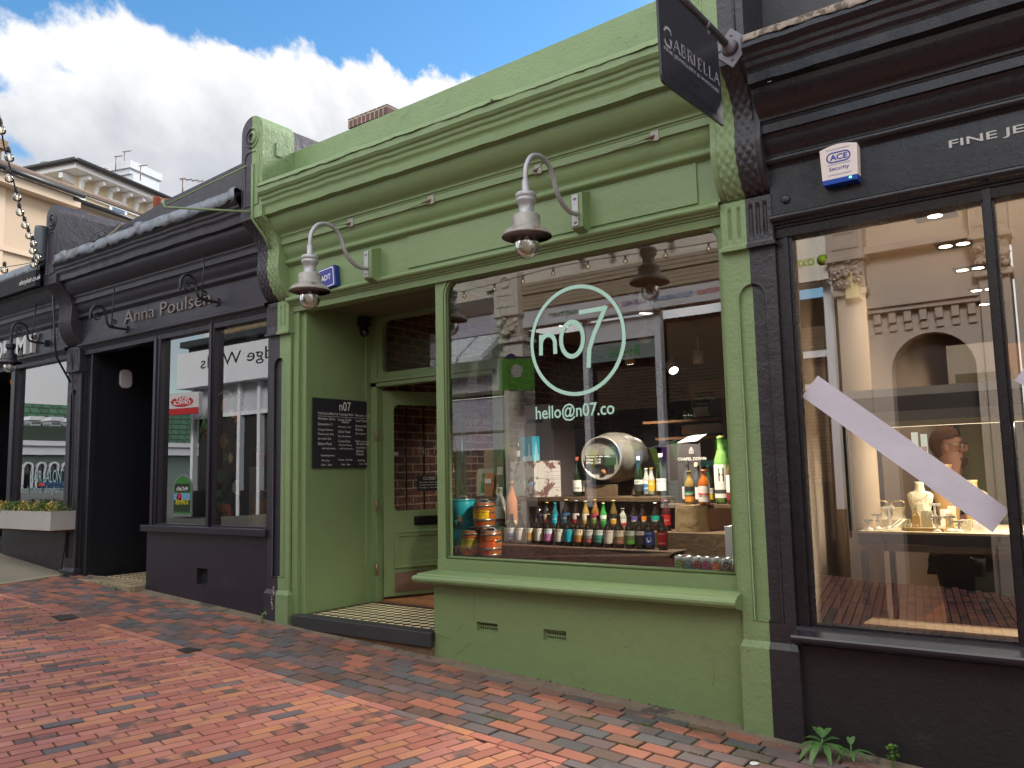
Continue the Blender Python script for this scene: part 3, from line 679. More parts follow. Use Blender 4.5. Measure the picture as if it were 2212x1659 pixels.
for x_ in (.245, .43, .60): dpart('security_bar', M('black_iron', (.012, .012, .013), .4, metal=.4), lambda q: q.box((x_-.006, .02, .8), (x_+.006, .032, 1.8)))
def mtext(mb_fn_, name, mat, par, *a, **k):
    return text_mb(*a, **k).build(name, mat, par)
q = Matrix.Rotation(DA, 3, 'Z'); dpt = lambda x_, y_, z_: q @ Vector((x_, y_, z_+.47)) + Vector((HG[0], HG[1], 0))
WCHALK = M('chalk_pen', '#d8d8d4', .9); FADED = M('faded_etching', '#8a8684', .8)
text_mb('No. 7', dpt(.36, -.004, 1.33), q @ Vector((1, 0, 0)), (0, 0, 1), .19, .075).build('door_lettering', FADED, door)
sg = thing('closed_sign', 'small black slate sign reading closed hung inside the door pane', 'sign', tuple(dpt(.46, -.02, 1.05)))
mb = MB(); P = [dpt(.34, -.014, .98), dpt(.60, -.014, .98), dpt(.60, -.014, 1.125), dpt(.34, -.014, 1.125)]; mb.prism(P, (0, .006, 0)); mb.build('board', M('slate_black', (.012, .012, .014), .6), sg)
mb = text_mb('CLOSED', dpt(.40, -.019, 1.085), q @ Vector((1, 0, 0)), (0, 0, 1), .13, .028)
for i, s_ in enumerate(('Monday 10am-5pm', 'Tuesday-Saturday 10-6pm', 'Sunday 11am-5pm')): text_mb(s_, dpt(.36, -.019, 1.052-.025*i), q @ Vector((1, 0, 0)), (0, 0, 1), .21, .017, mb=mb)
mb.build('lettering', WCHALK, sg)
for z_ in (.75, 1.33, 1.98):
    mb = MB()
    for sx_ in (-1, 1):
        for k in range(3): pass
        mb.box((-5.572+sx_*.004, RY-.056, z_-.05), (-5.572+sx_*.026, RY-.052, z_+.05))
    mb.tube([(-5.572, RY-.058, z_-.052), (-5.572, RY-.058, z_+.052)], .006, 8)
    mb.build('hinge', M('hinge_steel', '#9d8a78', .45, metal=.8, var=.2, vs=20), green)
# inside of the green shop
PARTY_BRICK = brickmat('old_red_brick', S('#5f3d33'), S('#453331'), S('#968571'), .235, .082, .008, 'Y', var=.55, bump=1.0)
wall_piece(green, 'party_wall', PARTY_BRICK, ((-5.93, 5.6, .3), (-5.88, 13.2, 3.6)))
wall_piece(green, 'inner_wall', M('dim_wall', '#4a3e34', .9), ((-1.70, 4.72, 0), (-1.66, 13.2, 3.6)), ((-5.9, 13.1, .3), (-1.66, 13.2, 3.6)))
wall_piece(green, 'ceiling', M('shop_ceiling', '#8f867e', .9), ((-4.11, 4.7, 3.32), (-1.7, 13.2, 3.36)), ((-5.93, 5.5, 3.32), (-4.11, 13.2, 3.36)))
wall_piece(green, 'floorboards', brickmat('oak_boards', S('#9a6a45'), S('#865a3a'), S('#4a3020'), 1.2, .12, .003, 'F', var=.15, bump=.2, rough=.5), ((-5.9, RY+.0, .40), (-1.7, 13.2, .468)))
wall_piece(green, 'window_shelf', M('shelf_board', '#3a302a', .7, var=.3), ((-4.06, 4.70, .94), (-1.80, 5.75, .984)))
# ------------------------------------------------------------------ window lettering on the green shop
MINT = M('mint_vinyl', '#a9d3c4', .6)
yl = GY - .004; _sk = [0]
_stroke0 = stroke
def stroke(mb, pts, wd, y, closed=False):
    _sk[0] = (_sk[0] + 1) % 6; return _stroke0(mb, pts, wd, y - .0003*_sk[0], closed)
mb = MB(); c0 = (-2.895, 2.487)
stroke(mb, arc(*c0, .365, .366, 0, 360, 72)[:-1], .026, yl, True); mb.build('logo_ring', MINT, gwin)
mb = MB(); W_ = .032
stroke(mb, [(-3.186, 2.412), (-3.182, 2.556)], W_, yl)
stroke(mb, [(-3.184, 2.50)] + arc(-3.125, 2.487, .058, .062, 165, 0, 14) + [(-3.066, 2.410)], W_, yl)
o_ = arc(-2.928, 2.497, .088, .118, 0, 360, 40)[:-1]; stroke(mb, o_, W_, yl, True)
stroke(mb, [(-2.866, 2.672), (-2.655, 2.676)], .032, yl); stroke(mb, [(-2.655, 2.690), (-2.70, 2.61), (-2.755, 2.51), (-2.795, 2.41), (-2.806, 2.29)], W_, yl)
mb.build('logo_lettering', MINT, gwin)
text_mb('hello@n07.co', (-3.243, yl, 1.943), (1, 0, 0), (0, 0, 1), .622, .118, bold=.012, ext=0).build('email_lettering', MINT, gwin)

# ------------------------------------------------------------------ swan neck lamps
LAMPM = M('galvanised_paint', '#a3a3a6', .42, metal=.35, var=.12, vs=9, bump=.25, bs=60, stain=S('#6e4a38'), st=(.62, .70), ss=14)
LAMPD = M('galvanised_dirty', '#98958f', .55, metal=.3, var=.25, vs=12, bump=.3, bs=60, stain=S('#6a5138'), st=(.50, .66), ss=11)
SHADEIN = M('enamel_inside', '#c4948a', .5, var=.2, vs=14, stain=S('#5a3a32'), st=(.58, .68), ss=22)
def swan_lamp(X, dz, label, path, head_y, plate, mats=None, group='swan neck wall lamps on the green fascia', scale=1, wedge=True):
    a_m, d_m, s_m = mats or (LAMPM, LAMPD, SHADEIN)
    t = thing('wall_lamp', label, 'lamp', (X, 4.575, plate), group=group)
    Z = lambda z_: z_ + dz
    MB().tube(smooth_path([(X, y_, Z(z_)) for y_, z_ in path], 6), .0155*scale, 12).build('arm', a_m, t)
    if wedge:
        mb = MB(); mb.prism([(X-.045, 4.468, plate-.125), (X-.045, 4.468, plate+.105), (X-.045, 4.58, plate+.14), (X-.045, 4.58, plate-.16)][::-1], (.085, 0, 0)); mb.build('backing_block', GREEN, t, bevel=.003)
        mb = MB(); mb.box((X-.036, 4.460, plate-.115), (X+.012, 4.468, plate+.095)); mb.lathe([(.012, 0), (.009, .008), (0, .010)], (X-.012, 4.460, plate+.07), 8, (0, -1, 0)); mb.lathe([(.012, 0), (.009, .008), (0, .010)], (X-.012, 4.460, plate-.09), 8, (0, -1, 0)); mb.build('mounting_plate', a_m, t)
    y_ = head_y; s = scale
    H = lambda P: [(r_*s, Z(3.345) + (z_-3.345)*s) for r_, z_ in P]
    c = (X, y_, 0)
    MB().lathe(H([(.0, 3.348), (.021, 3.348), (.023, 3.34), (.023, 3.268), (.030, 3.262)]), c).build('collar', a_m, t)
    MB().lathe(H([(.02, 3.272), (.058, 3.268), (.064, 3.258), (.064, 3.240), (.059, 3.236), (.059, 3.232), (.063, 3.228), (.061, 3.212), (.046, 3.196), (.045, 3.15), (.053, 3.140), (.053, 3.134), (.07, 3.13)]), c, 28).build('lamp_holder', a_m, t)
    MB().lathe(H([(.05, 3.134), (.078, 3.130), (.084, 3.122), (.084, 3.062), (.088, 3.056), (.088, 3.047)]), c, 28).build('drum', d_m, t)
    mb = MB(); mb.lathe(H([(.086, 3.049), (.108, 3.046), (.130, 3.033), (.147, 3.010), (.150, 2.998)]), c, 40)
    mb.mi = 1; mb.lathe(H([(.150, 2.998), (.146, 3.004), (.128, 3.026), (.107, 3.038), (.075, 3.041), (.0, 3.044)]), c, 40); shade_ = mb.build('lamp_shade', [d_m, s_m], t)
    prof = H([(.074, 3.04), (.074, 2.945)] + [(.074*math.cos(R(a)), 2.943 - .077*math.sin(R(a))) for a in range(10, 91, 10)])
    MB().lathe(prof, c, 32).build('glass_globe', BULB, shade_)
    mb = MB(); mb.lathe(H([(.018, 3.04), (.018, 3.0), (.012, 2.99), (.030, 2.965), (.033, 2.94), (.02, 2.915), (0, 2.91)]), c, 16); mb.build('bulb', M('white_bulb', '#c9c5bd', .3), shade_)
    return t
PA = [(4.465, 3.285), (4.40, 3.275), (4.33, 3.29), (4.27, 3.325), (4.225, 3.38), (4.195, 3.45), (4.16, 3.505), (4.10, 3.54), (4.03, 3.545), (3.96, 3.52), (3.915, 3.47), (3.893, 3.42), (3.888, 3.36), (3.888, 3.30)]
swan_lamp(-4.69, -.040, 'left of the two grey swan neck lamps, fixed above the recessed doorway', PA, 3.888, 3.29)
swan_lamp(-2.73, -.005, 'right of the two grey swan neck lamps, hanging over the big window', PA, 3.870+.018, 3.315)
def stay(X, y0, z0, plate, label):
    """wire from a small plate on the cornice down to a lamp arm"""
    t = thing('wire_stay', label, 'wire stay', plate)
    mb = MB(); mb.box((plate[0]-.028, plate[1]-.006, plate[2]-.035), (plate[0]+.028, plate[1]+.0, plate[2]+.03)); mb.build('plate', LAMPD, t)
    s_ = Vector(plate) + Vector((-.02, -.02, -.015)); e = Vector((X, y0, z0))
    MB().tube([Vector(plate) + Vector((.0, 0, 0)), s_, s_ + (e-s_)*.06], [.007, .009, .006], 6).build('hook', M('rusty_iron', '#6e4f40', .8, metal=.3, var=.3, vs=30), t)
    MB().tube([s_, (s_+e)/2 + Vector((0, 0, -.01)), e], .0028, 5).build('wire', M('old_wire', '#5f5348', .8), t)
stay(-4.69, 4.175, 3.46, (-4.02, 4.483, 3.665), 'wire stay to the right of the left lamp, running up to the cornice')
stay(-4.69, 4.03, 3.50, (-4.90, 4.483, 3.665), 'short wire stay behind the arm of the left lamp')
stay(-2.73, 4.165, 3.49, (-2.16, 4.483, 3.665), 'wire stay to the right of the right lamp, running up to the cornice')
stay(-2.73, 4.10, 3.53, (-3.04, 4.483, 3.665), 'short wire stay behind the arm of the right lamp')
wall_piece(green, 'fascia_panel', GREEN, ((-4.35, 4.566, 3.205), (-1.935, 4.578, 3.475)), bevel=.002)
# small blue intruder alarm box, half hidden by the left lamp
al = thing('alarm_box', 'small blue alarm box on the green fascia behind the left lamp', 'alarm', (-5.2, 4.575, 3.2))
mb = MB(); mb.cbox((-5.238, 4.545, 3.262), (.215, .06, .185), Matrix.Rotation(R(-6), 3, 'Y')); mb.build('case', M('navy_plastic', '#14307c', .35), al, bevel=.01)
mb = MB(); P = rrect(-.095, .095, -.08, .08, (.02,)*4, 4); q = Matrix.Rotation(R(-6), 3, 'Y')
mb.add([q @ Vector((a, -.0315, b_)) + Vector((-5.238, 4.545, 3.262)) for a, b_ in P], [list(range(len(P)))]); mb.build('border', M('white_plastic', '#d8dade', .4), al)
mb = MB(); P = rrect(-.087, .087, -.072, .072, (.016,)*4, 4)
mb.add([q @ Vector((a, -.0325, b_)) + Vector((-5.238, 4.545, 3.262)) for a, b_ in P], [list(range(len(P)))]); mb.build('panel', M('violet_blue_plastic', '#34378c', .35), al)
text_mb('ADT', q @ Vector((-.06, -.034, -.02)) + Vector((-5.238, 4.545, 3.262)), q @ Vector((1, 0, 0)), q @ Vector((0, 0, 1)), .12, .045, bold=.02, ext=0).build('lettering', MC['white_plastic'], al)
# camera in the doorway
cc = thing('security_camera', 'small black dome security camera high in the doorway corner', 'camera', (-5.63, 5.31, 3.02))
wall_piece(cc, 'bracket', M('black_plastic', (.01, .01, .012), .35), ((-5.655, 5.25, 2.995), (-5.565, 5.34, 3.085)), bevel=.008)
MB().lathe([(.0, .0), (.03, -.0), (.042, -.02), (.044, -.045), (.034, -.075), (.015, -.09), (0, -.093)], (-5.605, 5.295, 2.99), 20).build('dome', M('black_gloss', (.008, .008, .01), .12), cc)
# chalkboard
cb = thing('chalkboard', 'black chalkboard menu with white handwriting on the doorway side wall', 'chalkboard', (-5.645, 5.1, 1.68))
BX = -5.640; y0_, y1_, z0_, z1_ = 4.72, 5.358, 1.68, 2.297
wall_piece(cb, 'board', M('blackboard', (.010, .010, .015), .6, var=.2), ((BX-.012, y0_, z0_), (BX, y1_, z1_)))
mb = MB(); xx = BX + .001
def bt(s, ya, zc, wd, h): text_mb(s, (xx, ya, zc), (0, 1, 0), (0, 0, 1), wd, h, ext=0, mb=mb, bold=-.006)
def bz(py): return z1_ - (py - 200)/1130*.617
def by(px): return 4.811 + (px-145)/(950-145)*.585
bt('n07', by(435), bz(385), by(620)-by(435), .080)
bt('Fresh local coffee from Tunbridge Wells - Take away - £2.50', by(95), bz(478), by(948)-by(95), .030); mb.box((xx-.0005, by(95), bz(492)-.001), (xx, by(948), bz(492)+.001))
for s, x_, x2, z_ in [('Artisan Gins:', 95, 385, 550), ('Generation 11', 95, 330, 640), ('Chapel Down', 95, 343, 735), ('Pipehouse Gin', 95, 355, 805), ('Jarrolds Gin', 95, 312, 880), ('Silent Pool', 95, 320, 958), ('and many more...', 160, 400, 1035), ('Opening times:', 140, 370, 1150), ('Monday', 155, 285, 1232), ('10am - 5pm', 148, 322, 1302),
                      ('Local Craft', 415, 640, 552), ('Beers:', 478, 598, 590), ("Harvey's ales", 415, 637, 675), ('Cellar Head', 415, 618, 752), ('Gun Brewery', 415, 633, 832), ('Curious Brew', 418, 625, 908), ('Westerham Brewery', 418, 653, 978), ('and many more...', 440, 682, 1035), ('Tuesday - Saturday', 415, 662, 1220), ('10am - 6pm', 470, 620, 1298),
                      ('Local Ciders:', 708, 922, 555), ('Hurstwood Cider', 700, 903, 645), ('Biddenden', 703, 838, 705), ('Charringtons', 700, 885, 780), ('English and around', 703, 946, 910), ('the world wines:', 720, 943, 948), ('Chapel Down', 712, 888, 1015), ('Biddenden', 714, 843, 1068), ('Westwell', 710, 843, 1122), ('Sunday', 740, 868, 1228), ('11am - 5pm', 768, 915, 1288)]:
    bt(s, by(x_), bz(z_), (by(x2)-by(x_))*.95, .022)
mb.build('handwriting', WCHALK, cb)
# thin green rod bracket reaching out from the left pier
rd = thing('bracket_rod', 'thin green iron stay rod crossing in front of the left pier', 'bracket', (-5.93, 4.28, 3.95))
yz = [atx(552*1.0, 303, -5.93)]
MB().tube([(-5.80, 4.45, 4.50), (-6.6, 3.86, 4.02)], .007, 8).build('upper_rod', GREEN, rd)
MB().tube([(-5.965, 4.28, 3.93), (-6.6, 3.86, 4.0), (-6.62, 3.85, 4.03), (-6.62, 3.85, 4.08)], .010, 8).build('lower_rod', GREEN, rd)
mb = MB(); mb.box((-5.80, 4.42, 4.44), (-5.79, 4.48, 4.56)); mb.build('wall_plate', GREENS, rd)
MB().tube([(-5.925, 4.272, 4.35), (-5.925, 4.272, 3.86), (-5.925, 4.33, 3.80), (-5.915, 4.40, 3.72), (-5.91, 4.445, 3.62)], .013, 6).build('strap', GREENS, rd)
# chimney bricks over the parapet
ch = thing('roof_wall', 'low brick coping wall on the roof above the green parapet', 'wall', (-6.2, 7.2, 4.4))
(xa, za), (xb, zb) = at(752, 262, 7.0), at(850, 240, 7.0)
wall_piece(ch, 'coping', brickmat('soldier_brick', S('#6a4a44'), S('#594240'), S('#a59a88'), .078, .3, .008, 'X'), ((xa, 7.0, za-.10), (at(836, 243, 7.0)[0], 7.25, za+.03)))
wall_piece(ch, 'wall', PARTY_BRICK, ((xa+.03, 7.03, 3.6), (xb-.1, 7.22, za-.10)))

# ------------------------------------------------------------------ charcoal shop (left of the green one)
LEFTG = [(-7.905, -7.055), (-6.965, -6.135)]
mb = MB()
for i, (a, b_) in enumerate(LEFTG):
    o0 = -8.0 if i == 0 else -7.01; o1 = -7.01 if i == 0 else -6.09
    ring(mb, (o0, o1, 1.155, 3.22), (a, b_, 1.17, 3.165), (.003, .003, .10, .10), 4.615, 4.67)
    mb.tube([(a-.012, 4.612, 1.17)] + [(p, 4.612, z_) for p, z_ in rrect(a-.012, b_+.012, 1.17, 3.177, (.003, .003, .11, .11), 8)[18:][::-1]] + [(b_+.012, 4.612, 1.17)][:0], .008, 6)
mb.box((-7.03, 4.595, 1.155), (-6.99, 4.62, 3.2)); mb.box((-8.02, 4.6, 1.155), (-7.975, 4.70, 3.2)); mb.build('window_frame', CHAR, anna)
for a, b_ in LEFTG: MB().add([(a-.01, 4.665, 1.16), (b_+.01, 4.665, 1.16), (b_+.01, 4.665, 3.175), (a-.01, 4.665, 3.175)], [(0, 1, 2, 3)]).build('window', GLASS_D, anna)
VENT = [(-7.065, -6.855, .685, .905)]
va = ats(Z3, 1450, 1355, 4.62); vb = ats(Z3, 1530, 1245, 4.62); VENT = [(va[0], vb[0], va[1], vb[1])]
holes(0, 0, 0, 0, -8.09, -6.09, .2, 1.09, VENT, 4.62, 4.72).build('stall_riser', CHAR, anna)
mb = MB(); h = VENT[0]; mb.box((h[0]-.01, 4.70, h[2]-.01), (h[1]+.01, 4.73, h[3]+.01))
mb.mi = 1; nxx = 9
for i in range(10):
    for j in range(6):
        cx_ = h[0] + (i+.5)*(h[1]-h[0])/10; cz_ = h[2] + (j+.5)*(h[3]-h[2])/6
        ring(mb, (cx_-.5*(h[1]-h[0])/10, cx_+.5*(h[1]-h[0])/10, cz_-.5*(h[3]-h[2])/6, cz_+.5*(h[3]-h[2])/6), (cx_-.006, cx_+.006, cz_-.013, cz_+.013), (.005,)*4, 4.668, 4.676, n=2)
mb.build('vent_grille', [MC['hole_black'], M('dark_cast_iron', (.05, .048, .05), .5, metal=.3)], anna)
wall_piece(anna, 'sill', CHAR, ((-8.12, 4.555, 1.09), (-6.085, 4.72, 1.155)), bevel=.006)
wall_piece(anna, 'recess_wall', NIGHT, ((-9.56, 4.66, .3), (-9.36, 6.4, 3.25)), ((-8.09, 4.72, .3), (-8.0, 6.0, 3.2)), ((-9.4, 5.6, .5), (-8.0, 5.7, 3.3)), ((-9.36, 4.62, .5), (-9.33, 4.68, 3.2)))
wall_piece(anna, 'soffit', NIGHT, ((-9.4, 4.66, 3.19), (-8.0, 5.7, 3.24)))
MB().lathe([(.05, 0), (.05, -.008), (0, -.009)], (-8.6, 5.0, 3.19), 16).build('downlight', M('dim_lamp', '#8c857c', .4), anna)
wall_piece(anna, 'entrance_tiles', TILE, ((-9.22, 4.80, .5), (-8.09, 5.6, .553)))
wall_piece(anna, 'doorstep', M('sandstone_step', '#8d8066', .9, var=.2, vs=5, bump=.7, bs=30, stain=S('#4f4a38'), st=(.52, .64), ss=6), ((-9.58, 4.50, .35), (-8.10, 4.80, .55)), bevel=.012)
al2 = thing('bulkhead_light', 'white oval bulkhead light on the dark entrance wall of the charcoal shop', 'light', (-9.36, 5.2, 2.75))
mb = MB(); P = rrect(-.075, .075, -.11, .11, (.06,)*4, 6)
for k in range(1): mb.prism([(-9.359, 5.02+a, 2.80+b_) for a, b_ in P], (.03, 0, 0))
mb.build('diffuser', M('opal_plastic', '#b9b6ba', .4), al2, bevel=.01)
mb = MB(); P = rrect(-.08, .08, -.118, .118, (.064,)*4, 6); mb.prism([(-9.36, 5.02+a, 2.795+b_) for a, b_ in P], (.012, 0, 0)); mb.build('base', M('navy_base', (.01, .012, .03), .4), al2)
BRASS = M('muted_metal_letters', '#857c79', .4, metal=.5, var=.1)
text_mb('Anna Poulsen', (-8.56, 4.576, 3.295), (1, 0, 0), (0, 0, 1), 1.585, .135, ext=.018, bold=-.012).build('sign_lettering', BRASS, anna)
IRON = M('black_ironwork', (.020, .019, .023), .4, metal=.3, var=.2, vs=20)
def scroll(mb, X, cy, cz, r0, turns, a0, sgn, w_=.006):
    P = []
    for k in range(int(28*turns)): 
        a = R(a0) + sgn*k/28*2*math.pi; r_ = r0*(1 - k/(28*turns)*.85); P.append((X, cy + r_*math.cos(a), cz + r_*math.sin(a)))
    mb.tube(P, w_, 6)
def iron_bracket(X, dz, label, rod_top, par=None):
    t = thing('iron_bracket', label, 'bracket', (X, 4.575, 3.17), group='curled iron lamp brackets')
    Z = lambda z_: z_ + dz
    P = [(4.57, 3.235), (4.47, 3.235), (4.40, 3.238), (4.37, 3.26), (4.352, 3.31), (4.343, 3.37), (4.32, 3.42), (4.275, 3.445), (4.23, 3.438), (4.195, 3.40), (4.183, 3.35), (4.181, 3.295)]
    MB().tube(smooth_path([(X, y_, Z(z_)) for y_, z_ in P], 6), .0135, 10).build('arm', IRON, t)
    mb = MB(); scroll(mb, X, 4.258, Z(3.328), .045, 1.6, 60, 1, .007); mb.tube(smooth_path([(X, 4.345, Z(3.33)), (X, 4.325, Z(3.37)), (X, 4.28, Z(3.375))], 5), .007, 6); mb.build('scroll', IRON, t)
    mb = MB(); scroll(mb, X, 4.437, Z(3.295), .032, 1.5, 200, -1, .007); mb.tube(smooth_path([(X, 4.405, Z(3.285)), (X, 4.42, Z(3.255)), (X, 4.47, Z(3.24)), (X, 4.53, Z(3.238))], 5), .007, 6); mb.build('scroll', IRON, t)
    MB().tube([(X, 4.405, Z(3.24)), (X, 4.43, rod_top)], .006, 6).build('hanging_rod', IRON, t)
    mb = MB(); mb.box((X-.03, 4.56, Z(3.20)), (X+.03, 4.578, Z(3.27))); mb.build('wall_plate', IRON, t)
    return t
iron_bracket(-8.529, 0, 'curled black iron lamp bracket without a lamp, left of the cut-out name', 3.69)
iron_bracket(-6.871, .062, 'curled black iron lamp bracket without a lamp, over the end of the cut-out name', 3.77)
# inside the charcoal shop
wall_piece(anna, 'inner_wall', M('dim_shop_wall', (.030, .030, .032), .9), ((-8.0, 7.0, .5), (-6.1, 7.1, 3.6)), ((-6.12, 4.72, .5), (-6.06, 7, 3.6)), ((-8.05, 5.9, .5), (-8.0, 7.0, 3.6)))
wall_piece(anna, 'ceiling', MC['dim_shop_wall'], ((-8.0, 4.7, 3.3), (-6.1, 7, 3.35)))
wall_piece(anna, 'window_shelf', M('dark_shelf', (.02, .019, .02), .6), ((-8.0, 4.70, 1.10), (-6.1, 5.4, 1.15)))
# dress on a hanger
hg = thing('coat_hanger', 'cream wooden hanger hung on a thread in the charcoal shop window', 'hanger', (-6.93, 4.95, 2.2))
X0h, Z0h = -7.09, 2.525; YH = 4.83
CREAM = M('cream_wood', '#cfc5b4', .5)
mb = MB(); P = [(-.23, -.115), (-.12, -.05), (-.04, -.005), (0, .005), (.04, -.005), (.12, -.05), (.23, -.115)]
zc = Z0h-.06
mb.tube(smooth_path([(X0h+a, YH, zc+b_) for a, b_ in P], 5), .015, 8); mb.build('shoulder_bar', CREAM, hg)
mb = MB(); mb.tube([(X0h, YH, zc), (X0h, YH, zc+.06)] + [(X0h+.028*math.sin(R(a)), YH, zc+.088-.028*math.cos(R(a))) for a in range(0, 250, 30)], .003, 6); mb.build('hook', M('chrome', '#b5b5b8', .2, metal=1), hg)
MB().tube([(X0h, YH, zc+.11), (X0h, YH, 3.3)], .0012, 4).build('thread', CREAM, hg)
m = bpy.data.materials.new('fruit_print'); m.use_nodes = True; t = m.node_tree; b = t.nodes['Principled BSDF']; b.inputs['Roughness'].default_value = .9
co = N(t, 'ShaderNodeTexCoord').outputs['Object']; mp = N(t, 'ShaderNodeMapping'); mp.inputs['Scale'].default_value = (7.5, 3, 5.2); t.links.new(co, mp.inputs[0])
vo = N(t, 'ShaderNodeTexVoronoi'); vo.inputs['Randomness'].default_value = .9; t.links.new(mp.outputs[0], vo.inputs['Vector']); vo.inputs['Scale'].default_value = 1.0
cr = N(t, 'ShaderNodeValToRGB'); e = cr.color_ramp; e.interpolation = 'CONSTANT'
sepc = N(t, 'ShaderNodeSeparateColor'); t.links.new(vo.outputs['Color'], sepc.inputs[0]); t.links.new(sepc.outputs[0], cr.inputs[0])
cols = ['#f0806c', '#f2cfa0', '#5aa85e', '#f0ac90', '#f2a838', '#d05c62', '#e0dcb0', '#4a8f58']
for i in range(len(cols)-2): e.elements.new((i+1)/len(cols))
for i, el in enumerate(e.elements): el.position = i/len(cols); el.color = (*S(cols[i]), 1)
inn = sstep(t, vo.outputs['Distance'], .44, .48); core = sstep(t, vo.outputs['Distance'], .13, .16)
c = mixc(t, core, S('#35583a'), cr.outputs[0]); c = mixc(t, inn, c, (.012, .011, .010)); t.links.new(c, b.inputs['Base Color'])
dr = thing('dress', 'long black dress printed with papayas and avocados hanging in the charcoal shop window', 'dress', (X0h, YH, 1.2))
rows = []
for j in range(46):
    f_ = j/45; z_ = zc - .02 - f_*(zc - 1.27); wd = .20 if f_ < .05 else .215 - .06*math.sin(min(1, f_*2.2)*math.pi)*(f_ < .45) + .02*f_
    rows.append([(X0h + wd*math.sin(2*math.pi*k/40) + .006*math.sin(f_*22+k), YH + (.05+.03*f_)*math.cos(2*math.pi*k/40) + .02*f_*math.sin(k*1.9+f_*5), z_ - .09*(abs(math.sin(2*math.pi*k/40)))*(1-f_)*(f_ < .35)) for k in range(41)])
mb = MB(); mb.sm = True; mb.sheet(rows); mb.build('skirt_and_bodice', m, dr)
for s_ in (-1, 1):
    mb = MB(); mb.tube([(X0h+s_*.18, YH, zc-.08), (X0h+s_*.26, YH, zc-.22), (X0h+s_*.29, YH, zc-.40)], [.05, .065, .075], 14); mb.build('sleeve', m, dr)
# clutter behind the same window
def win_thing(name, label, cat, loc): return thing(name, label, cat, loc)
PLASTIC = M('terracotta_plastic', '#b8421c', .5)
x_, z_ = ats(Z3, 1955, 490, 5.0)
pl = thing('plant_pot', 'orange plastic pot with drooping green leaves at the right of the charcoal shop window', 'plant', (x_, 5.0, z_))
MB().lathe([(0, 0), (.055, 0), (.07, .10), (.076, .10), (.076, .125), (.066, .125), (.064, .11), (0, .11)], (x_, 5.0, z_), 20).build('pot', PLASTIC, pl)
rp = random.Random(5)
for k in range(7):
    a = rp.uniform(0, 6.28); h = rp.uniform(.35, .7); le = rp.uniform(.05, .16); P = smooth_path([(x_, 5, z_+.1), (x_+le*.3*math.cos(a), 5+le*.2*math.sin(a), z_+.1+h*.6), (x_+le*math.cos(a), 5+le*.4*math.sin(a), z_+.1+h*(1 if k % 2 else .6))], 6)
    mb = MB(); mb.sm = True; mb.sheet([[p + Vector((-.013*(1-i/len(P)), 0, 0)), p + Vector((.013*(1-i/len(P)), .004, 0))] for i, p in enumerate(P)]); mb.build('leaf', M('houseplant_leaf', (.07, .16, .05), .5), pl)
pst = M('pale_plinth', '#77767a', .7)
wall_piece(None, 'display_plinth', pst, ((x_-.11, 4.9, 1.15), (x_+.13, 5.12, z_)), label='pale grey plinth under the orange plant pot', category='plinth')
x_, z_ = ats(Z3, 1925, 935, 4.86)
bk = thing('straw_bag', 'woven straw shopping bag with two handles at the right of the charcoal shop window', 'bag', (x_, 4.86, 1.15))
mb = MB(); mb.sm = True; rows = []
for j in range(10):
    f_ = j/9; rows.append([(x_ + (.085+.03*f_)*(abs(math.cos(a))**.6)*math.copysign(1, math.cos(a)), 4.86 + (.05)*(abs(math.sin(a))**.6)*math.copysign(1, math.sin(a)), 1.15 + f_*.26) for a in [2*math.pi*k/32 for k in range(33)]])
mb.sheet(rows); mb.build('body', M('woven_straw', '#a98b5c', .9, var=.35, vs=30, bump=1, bs=70), bk)
for dy_ in (-.03, .04): MB().tube([(x_-.05, 4.86+dy_, 1.40)] + [(x_+.05*-math.cos(R(a)), 4.86+dy_, 1.42+.07*math.sin(R(a))) for a in range(0, 181, 20)] + [(x_+.05, 4.86+dy_, 1.40)], .006, 6).build('handle', M('rope_handle', '#c0ae92', .9), bk)
mb = MB(); rl = thing('clothes_rail', 'thin chrome clothes rail inside the charcoal shop', 'rail', (-6.9, 5.5, 1.15))
MB().tube([(-7.5, 5.5, 2.0), (-6.2, 5.5, 2.0)], .010, 8).build('bar', MC['chrome'], rl)
for xx_ in (-7.5, -6.2): MB().tube([(xx_, 5.5, 1.15), (xx_, 5.5, 2.0)], .010, 8).build('post', MC['chrome'], rl)
rg = random.Random(8)
for i, (cn, cc_) in enumerate((('dark olive', '#39402c'), ('plum', '#3c2436'), ('sand', '#8c7d66'), ('slate blue', '#33435a'))):
    xx_ = -7.35 + i*.12 if i < 2 else -6.62 + (i-2)*.14; g_ = thing('garment', cn + ' top hanging on the chrome clothes rail', 'clothing', (xx_, 5.5, 1.4))
    mb = MB(); mb.sm = True; mb.sheet([[(xx_ + .03*math.sin(k*1.3), 5.5-.2+.4*k/10, 1.97 - j*.12 - (abs(k-5)*.012 if j == 0 else 0)) for k in range(11)] for j in range(6)]); o = mb.build('cloth', M('cloth_'+cn.replace(' ', '_'), cc_, .95, var=.2), g_); sl_ = o.modifiers.new('s', 'SOLIDIFY'); sl_.thickness = .03
